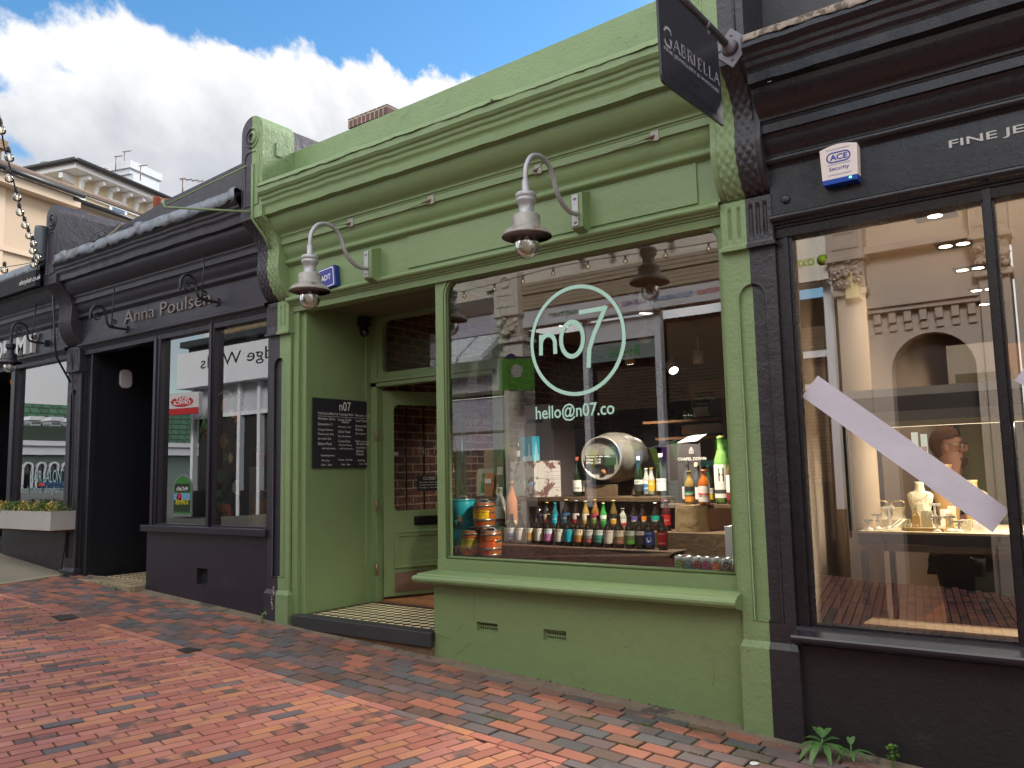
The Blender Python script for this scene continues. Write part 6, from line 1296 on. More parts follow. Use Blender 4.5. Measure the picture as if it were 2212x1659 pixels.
# ------------------------------------------------------------------ inside the jewellery shop
WARMW = M('warm_plaster', '#ae9c88', .8, var=.04)
TAN = M('tan_panel', '#ab977e', .7, var=.05)
wall_piece(jewel, 'inner_wall', WARMW, ((-1.5, 4.72, 0), (-1.46, 13.2, 3.2)), ((-1.5, 13.0, 0), (2.5, 13.1, 3.3)), ((2.45, 4.72, 0), (2.5, 13.1, 3.3)))
wall_piece(jewel, 'ceiling', M('jewel_ceiling', '#b39f8c', .8), ((-1.5, 4.7, 3.06), (2.5, 13.1, 3.12)))
wall_piece(jewel, 'floorboards', MC['oak_boards'], ((-1.5, 4.72, .20), (2.5, 13.1, .30)))
wall_piece(jewel, 'window_floor', M('brass_strip', '#b49c7c', .4, metal=.3), ((-1.18, 4.72, .66), (2.4, 4.95, .762)))
(xc0, zt) = ats(B2, 690, 1292, 5.0); (_, zb) = ats(B2, 690, 1400, 5.0); zs_ = zt
dcase = thing('display_case', 'long black-edged jewellery display counter with cream top behind the glass', 'display counter', (-.6, 5.0, .3))
BE = M('case_black', '#1b1a1e', .35)
wall_piece(dcase, 'counter_edge', BE, ((xc0, 5.0, zb+.004), (2.2, 5.02, zt-.012)), ((xc0, 5.0, zb+.004), (xc0+.02, 5.75, zt-.012)))
wall_piece(dcase, 'counter_top', M('cream_top', '#cbb88f', .5), ((xc0, 4.998, zt-.012), (2.2, 5.76, zt)))
wall_piece(dcase, 'rail', M('bronze_rail', '#5a4c40', .4), ((xc0+.01, 5.0, zb-.035), (2.2, 5.03, zb)))
wall_piece(dcase, 'leg', BE, ((xc0+.005, 5.0, .3), (xc0+.035, 5.04, zb-.035)))
wall_piece(dcase, 'leg', BE, ((xc0+.005, 5.70, .3), (xc0+.035, 5.74, zb-.035)))
(xh, zh1) = ats(B2, 570, 140, 5.0); (_, zh2) = ats(B2, 570, 205, 5.0); (_, zh3) = ats(B2, 1000, 300, 5.0); (_, zh4) = ats(B2, 1000, 385, 5.0); (_, zh5) = ats(B2, 1000, 430, 5.0)
wall_piece(dcase, 'header_light_band', M('header_cream', '#dcdad2', .6), ((xh, 5.0, zh2+.0), (2.2, 5.03, zh1)))
wall_piece(dcase, 'header_dark_band', BE, ((xh, 4.996, zh3+.0), (2.2, 5.03, zh2)))
wall_piece(dcase, 'header_grey_band', M('header_grey', '#8a8981', .6), ((xh, 5.0, zh4), (2.2, 5.03, zh3)))
wall_piece(dcase, 'header_cream_band', M('header_lit', '#c6b690', .6), ((xh, 4.99, zh5), (2.2, 5.03, zh4)))
wall_piece(dcase, 'side_post', M('glass_edge_green', '#14281c', .3), ((xh-.015, 4.985, zt), (xh+.01, 5.01, zh2)))
wall_piece(dcase, 'back_post', MC['case_black'], ((xh-.02, 5.72, zt), (xh+.02, 5.76, zh2)))
# columns and doorway in tan
MB().lathe([(.13, .3), (.13, 3.06)], (-1.30, 5.25, 0), 28).build('column', TAN, jewel)
wall_piece(jewel, 'partition', M('grey_partition', '#8f8b86', .7), ((-.95, 6.6, .3), (-.62, 6.7, 2.45)), ((-.2, 7.4, .3), (.1, 7.5, 2.5)))
wall_piece(jewel, 'curtain', M('amber_curtain', '#a5743c', .9, var=.1), ((-.62, 6.8, .3), (.9, 6.9, 2.45)))
wall_piece(jewel, 'partition', M('olive_partition', '#4d4a32', .8), ((-.85, 6.2, zt), (-.60, 6.25, 2.2)))
wall_piece(jewel, 'rear_cabinet', M('dark_green_cabinet', '#24251c', .5, var=.1), ((-.92, 6.45, .3), (2.4, 6.5, 1.98)))
# lit price cards on the back wall
for i, (px, c_) in enumerate(((1160, 'left'), (1237, 'right'))):
    x_, z_ = ats(B2, px, 560 + i*15, 6.15); t = thing('sale_card', '%s of two small lit white cards with red numbers behind the counter' % c_, 'sign', (x_, 6.15, z_))
    wall_piece(t, 'card', M('lit_card', '#d8e0d8', .5, emit=.5), ((x_-.02, 6.15, z_-.07), (x_+.02, 6.16, z_+.07)))
    text_mb('50', (x_-.014, 6.149, z_-.05), (1, 0, 0), (0, 0, 1), .028, .035, ext=0, bold=.03).build('number', M('red_print', '#b02a2a', .6), t)
# displays on the counter
CR = M('cream_leather', '#d6cbaa', .5, var=.05); CRW = M('ivory_leather', '#e0dccf', .5); TANL = M('tan_leather', '#a98b58', .5); GOLD = M('pale_gold', '#c9b27a', .25, metal=.9); SILVR = M('bright_silver', '#c4c2bc', .15, metal=1)
ZC = zt
def bx(px, Y=5.12): return ats(B2, px, 1250, Y)[0]
def bust(px, Y, top_py, label, mat, neckl=True):
    x_ = bx(px, Y); _, ztp = ats(B2, px, top_py, Y); t = thing('necklace_bust', label, 'display bust', (x_, Y, ZC), group='cream necklace busts on the jewellery counter'); H_ = ztp - ZC
    rows = []; prof = [(0, .055, .03), (.1, .045, .035), (.35, .055, .035), (.6, .075, .032), (.72, .080, .028), (.77, .062, .026), (.80, .034, .026), (.86, .027, .026), (.95, .027, .026), (1.0, .033, .030), (1.0, 0, 0)]
    for f_, w_, d_ in prof: rows.append([(x_ + w_*H_/.30*math.cos(-a), Y + d_*H_/.30*math.sin(-a), ZC + f_*H_) for a in [2*math.pi*k/28 for k in range(29)]])
    mb = MB(); mb.sm = True; mb.sheet(rows); mb.build('bust', mat, t)
    if neckl:
        for q_ in (.62, .45):
            P = [(x_ + .05*H_/.3*math.cos(R(a)), Y - .036*H_/.3, ZC + H_*(.78) + (H_*(.78-q_))*math.sin(R(a))) for a in range(180, 361, 15)]; MB().tube(P, .0012, 4).build('chain', GOLD, t)
        wall_piece(t, 'price_tag', M('white_tag', '#d6d0cc', .6), ((x_-.015, Y-.042*H_/.3, ZC+H_*.50), (x_+.015, Y-.040*H_/.3, ZC+H_*.53)))
bust(1222, 5.35, 885, 'left necklace bust with two fine chains below the paper strip', CR)
bust(1450, 5.60, 740, 'middle necklace bust rising over the paper strip in front of the man', M('tan_satin', '#b58f5a', .45), False)
bust(1665, 5.45, 870, 'right necklace bust behind the lower end of the paper strip', M('honey_satin', '#b8945e', .45), False)
def tstand(px, Y, top_py, label):
    x_ = bx(px, Y); _, ztp = ats(B2, px, top_py, Y); H_ = ztp-ZC; t = thing('earring_stand', label, 'jewellery stand', (x_, Y, ZC), group='small T-shaped earring stands')
    mb = MB(); mb.lathe([(0, 0), (.024, 0), (.023, .008), (.012, .016), (.004, .018)], (x_, Y, ZC), 18); mb.build('base', CRW, t)
    wall_piece(t, 'stem', CRW, ((x_-.006, Y-.004, ZC+.016), (x_+.006, Y+.004, ZC+H_-.006))); wall_piece(t, 'crossbar', CRW, ((x_-.030, Y-.006, ZC+H_-.014), (x_+.030, Y+.003, ZC+H_)))
    for s_ in (-1, 1): MB().lathe([(0, 0), (.003, .002), (.003, .008), (0, .01)], (x_+s_*.023, Y-.008, ZC+H_-.02), 8).build('earring', SILVR, t)
    wall_piece(t, 'price_tag', MC['white_tag'], ((x_-.014, Y-.008, ZC+H_*.5), (x_+.014, Y-.006, ZC+H_*.5+.010)))
for px, Y, py, d in ((790, 5.22, 1085, 'far left, tall'), (775, 5.08, 1195, 'front left, low'), (855, 5.12, 1150, 'second from left'), (955, 5.22, 1088, 'between the bangle blocks'), (1335, 5.2, 1062, 'tallest, right of the left bust'), (1345, 5.07, 1172, 'front, beside the pendant card'), (1455, 5.10, 1165, 'second in the front group'), (1525, 5.07, 1205, 'lowest, beside the square cards')): tstand(px, Y, py, 'small ivory T-shaped earring stand, ' + d)
def bangle(px, Y, top_py, blk_py, label):
    x_ = bx(px, Y); _, zb_ = ats(B2, px, blk_py, Y); _, z1_ = ats(B2, px, top_py, Y); t = thing('bangle_block', label, 'jewellery stand', (x_, Y, ZC), group='waisted cream blocks with bangles')
    rows = []; 
    for j in range(9):
        f_ = j/8; w_ = .036 - .010*math.sin(math.pi*f_); z_ = ZC + .045 + (zb_-ZC-.045)*f_; rows.append([(x_-w_, Y-w_, z_), (x_+w_, Y-w_, z_), (x_+w_, Y+w_, z_), (x_-w_, Y+w_, z_), (x_-w_, Y-w_, z_)])
    mb = MB(); mb.sheet(rows); mb.add(rows[-1][:4], [(0, 1, 2, 3)]); mb.build('block', CR, t)
    wall_piece(t, 'plinth', M('ivory_plinth', '#b9ae92', .6), ((x_-.05, Y-.04, ZC), (x_+.055, Y+.05, ZC+.045)))
    h_ = (z1_-zb_)/2; MB().tube([(x_+.040*math.cos(R(a)), Y, zb_+h_+h_*math.sin(R(a))) for a in range(0, 361, 15)], .0045, 8).build('bangle', GOLD, t)
for px, d in ((670, 'leftmost'), (888, 'middle'), (1030, 'rightmost')): bangle(px, 5.40, 1042, 1098, d + ' waisted cream block carrying an oval gold bangle')
def card(px0, px1, pyt, Y, label, mat, dep=.012):
    (xa, z1_), (xb, _) = ats(B2, px0, pyt, Y), ats(B2, px1, pyt, Y); t = thing('pendant_card', label, 'jewellery card', (xa, Y, ZC)); mb = MB(); mb.prism([(xa, Y, ZC), (xb, Y, ZC), (xb, Y+dep*.6, z1_), (xa, Y+dep*.6, z1_)], (0, dep, 0)); mb.build('card', mat, t, bevel=.002)
    xm = (xa+xb)/2; MB().tube([(xm-.012, Y+.003, z1_-.004), (xm, Y-.004, ZC+(z1_-ZC)*.45), (xm+.012, Y+.003, z1_-.004)], .0009, 4).build('chain', SILVR, t); wall_piece(t, 'price_tag', MC['white_tag'], ((xm-.012, Y-.004, ZC+.012), (xm+.012, Y-.002, ZC+.020)))
card(1205, 1300, 1125, 5.12, 'upright cream card with a fine silver pendant', CR); card(1535, 1625, 1200, 5.12, 'small square cream card, left of the pair at the strip end', CR); card(1635, 1735, 1205, 5.14, 'small square cream card, right of the pair at the strip end', CRW); card(1365, 1440, 1115, 5.32, 'tall plain ivory card behind the earring stands', CRW)
def ringbox(px, pyt, Y, label, mat):
    x_ = bx(px, Y); _, z1_ = ats(B2, px, pyt, Y); t = thing('ring_block', label, 'jewellery stand', (x_, Y, ZC), group='small ring blocks'); mb = MB(); mb.prism([(x_-.022, Y-.02, ZC), (x_+.022, Y-.02, ZC), (x_+.018, Y-.02, z1_), (x_-.018, Y-.02, z1_)], (0, .04, 0)); mb.build('block', mat, t, bevel=.002)
    MB().tube([(x_+.010*math.cos(R(a)), Y, z1_+.008+.009*math.sin(R(a))) for a in range(0, 361, 20)], .0014, 5).build('ring', SILVR, t)
ringbox(1175, 1125, 5.30, 'tan ring block beside the left bust, upper', TANL); ringbox(1180, 1160, 5.22, 'tan ring block beside the left bust, lower', TANL); ringbox(1222, 1065, 5.30, 'cream ring block in front of the left bust', CR); ringbox(1475, 1090, 5.36, 'cream ring block under the middle of the strip', CR); ringbox(1455, 1150, 5.25, 'tan ring block behind the earring stands', TANL)
xa, xb = bx(1040, 5.08), bx(1400, 5.08); tr_ = thing('ring_tray', 'low tan tray edged with a row of rings at the counter front', 'tray', (xa, 5.08, ZC))
mb = MB(); mb.prism([(xa, 5.10, ZC), (xa+.05, 5.06, ZC), (xb, 5.06, ZC), (xb+.03, 5.14, ZC), (xa+.01, 5.14, ZC)], (0, 0, .018)); mb.build('tray', TANL, tr_)
for k in range(5): MB().tube([(xa+.02+k*.016+.008*math.cos(R(a)), 5.085, ZC+.026+.009*math.sin(R(a))) for a in range(0, 361, 24)], .0014, 5).build('ring', SILVR, tr_)
x_ = bx(1010, 5.10); bc_ = thing('bracelet_ramp', 'narrow cream ramp with a dark bracelet laid along it', 'jewellery stand', (x_, 5.1, ZC))
mb = MB(); mb.prism([(x_-.04, 5.04, ZC), (x_-.01, 5.04, ZC), (x_+.035, 5.16, ZC+.055), (x_+.005, 5.16, ZC+.055)], (0, 0, .005)); mb.build('ramp', CR, bc_); MB().tube([(x_-.02, 5.06, ZC+.018), (x_+.018, 5.15, ZC+.057)], .0025, 6).build('bracelet', M('dark_bracelet', '#3b302a', .4, metal=.5), bc_)
# ceiling spots
for i, (px, py, Y) in enumerate(((1548, 297, 6.3), (1690, 512, 6.9), (1808, 690, 7.6), (1905, 842, 8.2), (1960, 945, 8.7))):
    x_, z_ = ats(B1, px, py, Y); Z0 = 3.055; k_ = (Z0-EYE)/(z_-EYE); x_, y_ = x_*k_, Y*k_
    if y_ > 12.8: continue
    t = thing('downlight', 'recessed twin ceiling downlight %s from the glass in the jewellery shop' % ('first', 'second', 'third', 'fourth', 'fifth')[i], 'light', (x_, y_, Z0)); wall_piece(t, 'housing', M('housing_black', '#2a2724', .5), ((x_-.11, y_-.10, Z0-.005), (x_+.11, y_+.10, Z0)))
    for s_ in ((-1, 1) if i else (0,)): MB().lathe([(.040, 0), (0, -.001)], (x_+s_*.052, y_, Z0-.006), 18).build('lamp', M('warm_lens', (1, .82, .60), .4, emit=14), t)
    l_ = bpy.data.lights.new('downlight_bulb', 'SPOT'); l_.energy = 42; l_.color = (1, .86, .70); l_.spot_size = R(125); l_.spot_blend = 1; l_.shadow_soft_size = .06
    o = bpy.data.objects.new('downlight_bulb', l_); C.objects.link(o); o.parent = t; o.location = (0, 0, -.03)
l_ = bpy.data.lights.new('counter_lamp', 'AREA'); l_.shape = 'RECTANGLE'; l_.size = 2.6; l_.size_y = .12; l_.energy = 48; l_.color = (1, .92, .80)
wall_piece(dcase, 'strip_lamp', M('strip_lens', (1, .86, .66), .4, emit=5), ((xh+.05, 5.10, zh5+.004), (2.1, 5.14, zh5+.02)))
o = bpy.data.objects.new('counter_lamp', l_); C.objects.link(o); o.parent = dcase; o.location = Vector((.4, 5.12, zh5-.01)) - Vector((-.6, 5.0, .3))
# ------------------------------------------------------------------ the man behind the counter
def skin_figure(name, pts, edges, mat, parent, root=0, sub=2):
    me = bpy.data.meshes.new(name); org = ORG[parent.name]
    me.from_pydata([Vector(p[:3]) - org for p in pts], edges, []); o = bpy.data.objects.new(name, me); C.objects.link(o); o.parent = parent; ORG[o.name] = org
    sk = o.modifiers.new('skin', 'SKIN'); sk.use_smooth_shade = True
    for i, p in enumerate(pts):
        v_ = me.skin_vertices[0].data[i]; v_.radius = (p[3], p[4] if len(p) > 4 else p[3]); v_.use_root = (i == root)
    sb = o.modifiers.new('sub', 'SUBSURF'); sb.levels = sub; sb.render_levels = sub
    dg = bpy.context.evaluated_depsgraph_get(); dg.update(); me2 = bpy.data.meshes.new_from_object(o.evaluated_get(dg)); o.modifiers.clear(); o.data = me2; me2.name = name
    me2.materials.clear(); me2.materials.append(mat)
    for p in me2.polygons: p.use_smooth = True
    return o
hxp, hzp = ats(B2, 1440, 600, 6.0)
mx_, my_, fl = hxp, 6.0, .30
hz0 = hzp                                        # eye level of the head
man = thing('person', 'bearded man in glasses and dark clothes seen from behind the counter, facing right', 'person', (mx_, my_, fl))
SK = M('skin', '#8f6553', .55, var=.08, vs=20); H1 = hz0 - fl
sh = hz0 - .29; hip = fl + H1*.56
pts = [(mx_-.02, my_, hip, .145, .115), (mx_-.02, my_, hip+.20, .150, .110), (mx_-.01, my_, sh-.10, .165, .115), (mx_, my_, sh, .085, .085), (mx_+.005, my_, sh+.09, .062, .062), (mx_+.01, my_, hz0-.07, .070, .070), (mx_, my_, hz0+.02, .092, .080), (mx_-.01, my_, hz0+.09, .070, .066),
       (mx_-.02, my_-.19, sh-.06, .062), (mx_+.02, my_-.24, sh-.30, .048), (mx_+.22, my_-.26, sh-.36, .038), (mx_+.30, my_-.26, sh-.36, .03),
       (mx_-.02, my_+.19, sh-.06, .062), (mx_+.02, my_+.24, sh-.30, .048), (mx_+.22, my_+.24, sh-.36, .038), (mx_+.30, my_+.24, sh-.36, .03),
       (mx_-.02, my_-.09, hip-.10, .095), (mx_, my_-.10, fl+.42, .062), (mx_-.01, my_-.10, fl+.08, .042), (mx_+.13, my_-.10, fl+.035, .034),
       (mx_-.02, my_+.09, hip-.10, .095), (mx_, my_+.10, fl+.42, .062), (mx_-.01, my_+.10, fl+.08, .042), (mx_+.13, my_+.10, fl+.035, .034), (mx_+.115, my_, hz0-.02, .020), (mx_+.075, my_, hz0-.10, .045)]
ed = [(0, 1), (1, 2), (2, 3), (3, 4), (4, 5), (5, 6), (6, 7), (2, 8), (8, 9), (9, 10), (10, 11), (2, 12), (12, 13), (13, 14), (14, 15), (0, 16), (16, 17), (17, 18), (18, 19), (0, 20), (20, 21), (21, 22), (22, 23), (6, 24), (5, 25)]
for side_y in (-.26, .24):
    for k in range(4):
        i0 = len(pts); bxh, bz = mx_+.34, sh-.355; yy = my_+side_y+(-.024+k*.016); L_ = (.055, .062, .058, .046)[k]
        pts += [(bxh, yy, bz, .009), (bxh+L_*.55, yy, bz-.008, .0085), (bxh+L_*.95, yy, bz-.03, .0075)]; ed += [(11 if side_y < 0 else 15, i0), (i0, i0+1), (i0+1, i0+2)]
    i0 = len(pts); s_ = 1 if side_y < 0 else -1; pts += [(mx_+.32, my_+side_y+s_*.035, sh-.35, .010), (mx_+.35, my_+side_y+s_*.05, sh-.36, .009)]; ed += [(11 if side_y < 0 else 15, i0), (i0, i0+1)]
skin_figure('body', pts, ed, SK, man)
CL = M('black_shirt', (.010, .0095, .011), .9)
shirt_ids = [0, 1, 2, 3, 8, 9, 10, 12, 13, 14]; mp_ = {a: i for i, a in enumerate(shirt_ids)}
P2 = []
for a in shirt_ids:
    p = pts[a]; g_ = .016; P2.append((p[0], p[1], p[2] - (.03 if a == 3 else 0), p[3]+g_, (p[4] if len(p) > 4 else p[3])+g_))
skin_figure('shirt', P2, [(mp_[a], mp_[b_]) for a, b_ in ed if a in mp_ and b_ in mp_], CL, man)
tr_ids = [0, 16, 17, 18, 20, 21, 22]; mp_ = {a: i for i, a in enumerate(tr_ids)}
skin_figure('trousers', [(*pts[a][:3], pts[a][3]+.02, (pts[a][4] if len(pts[a]) > 4 else pts[a][3])+.02) for a in tr_ids], [(mp_[a], mp_[b_]) for a, b_ in ed if a in mp_ and b_ in mp_], M('black_trousers', (.007, .007, .008), .9), man)
for s_ in (-1, 1): skin_figure('shoe', [(mx_-.05, my_+s_*.10, fl+.04, .045, .04), (mx_+.06, my_+s_*.10, fl+.04, .05, .035), (mx_+.17, my_+s_*.10, fl+.035, .04, .028)], [(0, 1), (1, 2)], M('black_leather', (.008, .008, .008), .35), man)
def blob(name, c, r3, mat, par, cut=None, n=20):
    mb = MB(); mb.sm = True; rows = []
    for j in range(n+1):
        th = math.pi*j/n; rows.append([(c[0]+r3[0]*math.sin(th)*math.cos(2*math.pi*k/28), c[1]+r3[1]*math.sin(th)*math.sin(2*math.pi*k/28), c[2]+r3[2]*math.cos(th)) for k in range(29)])
    mb.sheet(rows[::-1])
    if cut:
        keep = [i for i, f in enumerate(mb.f) if cut(sum((mb.v[q_] for q_ in f), Vector())/len(f))]; mb.f = [mb.f[i] for i in keep]; mb.m = [mb.m[i] for i in keep]; mb.sf = [mb.sf[i] for i in keep]
    return mb.build(name, mat, par)
hc = (mx_-.012, my_, hz0+.028)
blob('hair', hc, (.103, .088, .112), M('short_auburn_hair', '#553722', .95, var=.3, vs=60, bump=.8, bs=200), man, lambda p: (p.z > hz0+.055 + (p.x-mx_)*.35 and p.x < mx_+.065) or (p.x < mx_-.03 and p.z > hz0-.06))
blob('beard', (mx_+.048, my_, hz0-.088), (.058, .058, .052), M('brown_beard', '#402d24', 1, var=.3, vs=60, bump=.8, bs=200), man, lambda p: p.z < hz0-.07)
for s_ in (-1, 1):
    blob('ear', (mx_+.0, my_+s_*.086, hz0-.01), (.017, .010, .030), SK, man, None, 8)
    MB().tube([(mx_+.098+.0, my_+s_*.034+.024*math.cos(R(a)), hz0+.012+.020*math.sin(R(a))) for a in range(0, 361, 30)], .0022, 6).build('glasses_rim', MC['black_plastic'], man)
    MB().tube([(mx_+.098, my_+s_*.058, hz0+.02), (mx_+.0, my_+s_*.090, hz0+.015)], .0025, 6).build('glasses_arm', SILVR, man)
    blob('eye', (mx_+.082, my_+s_*.032, hz0+.012), (.011, .012, .011), M('eye_white', '#b0aaa4', .3), man, None, 8)
blob('mouth', (mx_+.108, my_, hz0-.068), (.008, .022, .006), M('lips', '#7a4038', .6), man, None, 8)
# ------------------------------------------------------------------ the other side of the street (seen mirrored in the glass)
MY = 2*4.672                                     # the mirror doubles the distance to the glass
OY = -1.66
def mir(z, px, py, Ym=MY-OY): x_, z_ = ats(z, px, py, Ym); return x_, z_
def mirD(px, py, Ym=MY-OY): return at(px, py, Ym)
CREAMW = M('cream_render', '#ded6c8', .8, var=.06, vs=1.2, bump=.3, bs=20); PINKW = M('pink_cream_render', '#b3a496', .8, var=.06, vs=1.2, bump=.3, bs=20)
WHITEP = M('white_gloss_paint', '#d9dade', .45, var=.03); DARKG = M('dark_window', (.015, .016, .018), .15); BEIGE = M('beige_siding', '#a89a84', .7, var=.06)
SLAT = M('wooden_blind', '#8f7c68', .6, var=.1)
def face_text(s, xr, z0, wd, h, y, mat, name, par, **k):   # lettering facing the shops: reads towards -x
    text_mb(s, (xr, y, z0), (-1, 0, 0), (0, 0, 1), wd, h, ext=.002, **k).build(name, mat, par)
ox = thing('charity_shop', 'cream shop across the street with coloured words on its white fascia, mirrored', 'shop', (-5.4, OY, .2))
wall_piece(ox, 'parapet', CREAMW, ((-8.6, OY-.25, 4.78), (-2.35, OY, 5.16)), ((-8.6, OY-.3, 4.74), (-2.35, OY+.06, 4.79)), ((-8.6, OY-.28, 5.16), (-2.35, OY+.05, 5.21)), ((-6.30, OY, 4.79), (-6.26, OY+.02, 5.16)), ((-5.2, OY, 4.79), (-5.16, OY+.02, 5.16)))
mb = MB()
for k in range(7): mb.box((-8.0, OY-.2, 4.29+k*.065), (-2.9, OY+.10-.012*k*(k < 4), 4.345+k*.065))
mb.build('cornice', BEIGE, ox)
wall_piece(ox, 'sign_strip', WHITEP, ((-8.0, OY-.2, 4.0), (-2.9, OY+.06, 4.285)))
for s_, c_, xr, wd in (('FIGHTS POVERTY', '#1f6b3c', -6.25, 1.0), ('EMPOWERS WOMEN', '#b4431f', -5.62, .60), ('BUILDS WELLS', '#6a3a86', -5.08, .50), ('FILLS CLASSROOMS', '#2a76ac', -4.42, .62), ('GROWS VEGETABLES', '#b5362c', -3.85, .52)):
    pass
for s_, c_, (pa, pb), yq in (('FIGHTS POVERTY', '#1f6b3c', (600, 835), 1500), ('EMPOWERS WOMEN', '#b4431f', (862, 1162), 1450), ('BUILDS WELLS', '#6a3a86', (1190, 1390), 1390), ('FILLS CLASSROOMS', '#2a76ac', (1440, 1760), 1340), ('GROWS VEGETABLES', '#b5362c', (1795, 2110), 1300)):
    xa, _ = mir((1900, 500, 1100/2212), pa, yq); xb, _ = mir((1900, 500, 1100/2212), pb, yq); face_text(s_, xb, 4.10, xb-xa, .075, OY+.062, M('word_'+c_.strip('#'), c_, .6), 'fascia_word', ox, bold=.03)
wall_piece(ox, 'inner_wall', M('dark_interior', '#2b2522', .9), ((-8.0, OY-.9, .2), (-2.9, OY-.85, 4.0)), ((-8.0, OY-.9, .2), (-7.9, OY-.2, 4.0)))
for a, b_, z0, z1 in ((-6.62, -5.52, 2.55, 3.62), (-5.38, -4.42, 2.62, 3.85), (-3.95, -3.0, 1.4, 3.55)):
    mb = MB(); n_ = int((z1-z0)/.05)
    for k in range(n_): mb.prism([(a, OY-.30, z0+k*.05), (b_, OY-.30, z0+k*.05), (b_, OY-.27, z0+k*.05+.036), (a, OY-.27, z0+k*.05+.036)], (0, .003, 0))
    mb.build('wooden_blind', SLAT, ox)
mb = MB()
for x_ in (-7.95, -6.72, -5.45, -4.36, -4.1, -2.95): mb.box((x_-.05, OY-.22, .2), (x_+.05, OY-.10, 4.0))
mb.box((-6.72, OY-.20, 3.62), (-5.45, OY-.12, 3.95)); mb.box((-4.36, OY-.22, 3.05), (-2.95, OY-.12, 3.14)); mb.box((-4.36, OY-.22, 2.62), (-2.95, OY-.12, 2.70)); mb.build('window_frame', WHITEP, ox)
wall_piece(ox, 'sign_panel', M('grey_green_panel', '#7d8c88', .6), ((-6.7, OY-.12, 3.30), (-5.5, OY-.105, 3.58)))
face_text('Books', -5.75, 3.36, .55, .15, OY-.10, M('leaf_green', '#3f9a3c', .6), 'window_word', ox)
wall_piece(ox, 'stall_riser', M('dark_riser', '#1d1a1c', .5), ((-8.0, OY-.2, .1), (-2.9, OY-.05, 1.05)))
wall_piece(ox, 'fascia', CREAMW, ((-3.85, OY-.0, 4.03), (-2.86, OY+.125, 4.72)))
xs_, zs2 = mir(B1, 740, 640); mb = MB(); MB().lathe([(.075, 0), (0, .004)], (xs_, OY+.127, zs2), 20, (0, 1, 0)).build('round_badge', M('lime_sign', '#8fb41e', .6), ox); face_text('OXFAM', xs_-.10, zs2-.05, .42, .10, OY+.127, MC['lime_sign'], 'fascia_word', ox, bold=.04)
# spot lights and bulbs on the parapet opposite
for k, x_ in enumerate((-6.6, -6.05, -5.55, -5.05)):
    t = thing('floodlight', 'small chrome floodlight on the parapet across the street, seen mirrored, number %s from the pier' % ('one', 'two', 'three', 'four')[k], 'light', (x_, OY+.1, 5.0)); MB().lathe([(.045, -.08), (.05, .05), (0, .055)], (x_, OY+.17, 4.98), 14, (.3, .5, -1)).build('can', M('flood_steel', '#6c7072', .3, metal=.6), t); MB().tube([(x_, OY, 5.07), (x_, OY+.15, 5.04)], .012, 6).build('bracket', MC['black_ironwork'], t)
def ornate(x_, par, z0=3.86, z1=4.22, w_=.24, mat=None):
    mat = mat or CREAMW; mb = MB(); rr = random.Random(int(abs(x_)*100)); mb.prism([(x_-w_, OY, z0), (x_-w_, OY+.10, z0+.02), (x_-w_, OY+.22, z1), (x_-w_, OY, z1)], (2*w_, 0, 0)); mb.build('console', mat, par)
    mb = MB()
    for k in range(26):
        c = (x_+rr.uniform(-w_, w_)*.85, OY+.14+rr.uniform(0, .09), z0+rr.uniform(.02, z1-z0-.02)); r_ = rr.uniform(.02, .045); mb.lathe([(0, -r_), (r_*.7, -r_*.7), (r_, 0), (r_*.7, r_*.7), (0, r_)], c, 10)
        mb.tube([(c[0]+.05*math.cos(a), c[1], c[2]+.05*math.sin(a)) for a in [q_*.7 for q_ in range(6)]], .012, 6)
    mb.build('carved_leaves', mat, par)
def opp_pier(x_, w_, label, mat):
    t = thing('pier', label, 'pier', (x_, OY, GZ(x_))); wall_piece(t, 'shaft', mat, ((x_-w_*.8, OY-.3, 0), (x_+w_*.8, OY+.05, 3.8)), ((x_-w_, OY-.3, 3.78), (x_+w_, OY+.12, 3.86)), ((x_-w_*.95, OY-.3, 0), (x_+w_*.95, OY+.09, .7)), bevel=.01)
    ornate(x_, t, mat=mat, w_=w_*.9); wall_piece(t, 'block', mat, ((x_-w_, OY-.3, 4.22), (x_+w_, OY+.22, 4.95)), ((x_-w_*1.1, OY-.3, 4.20), (x_+w_*1.1, OY+.26, 4.26)), bevel=.01)
    mb = MB(); ring(mb, (x_-w_*.75, x_+w_*.75, 4.36, 4.62), (x_-w_*.55, x_+w_*.55, 4.42, 4.56), (.01,)*4, OY+.235, OY+.22, n=2); mb.tube([(x_+.09*math.cos(R(a)), OY+.235, 4.78+.09*math.sin(R(a))) for a in range(0, 361, 20)], .014, 8); mb.build('moulding', mat, t); return t
opp_pier(-8.05, .25, 'white pier with carved bracket between two shops across the street, seen mirrored', CREAMW)
opp_pier(-2.62, .22, 'cream pier with carved leaf bracket across the street, mirrored in the jewellery window', PINKW)
opp_pier(-1.02, .20, 'second cream carved pier across the street, mirrored in the jewellery window', PINKW)
ax_, az_ = mir(B1, 960, 850)
ab = thing('alarm_box', 'cream wedge-shaped alarm box on the pier across the street, mirrored in the jewellery window', 'alarm', (ax_, OY+.05, az_)); mb = MB(); mb.prism([(ax_-.11, OY+.05, az_-.17), (ax_-.08, OY+.17, az_-.13), (ax_+.08, OY+.17, az_-.13), (ax_+.11, OY+.05, az_-.17)][::-1], (0, 0, .34)); mb.build('case', M('custard_plastic', '#d9c88e', .5), ab, bevel=.01)
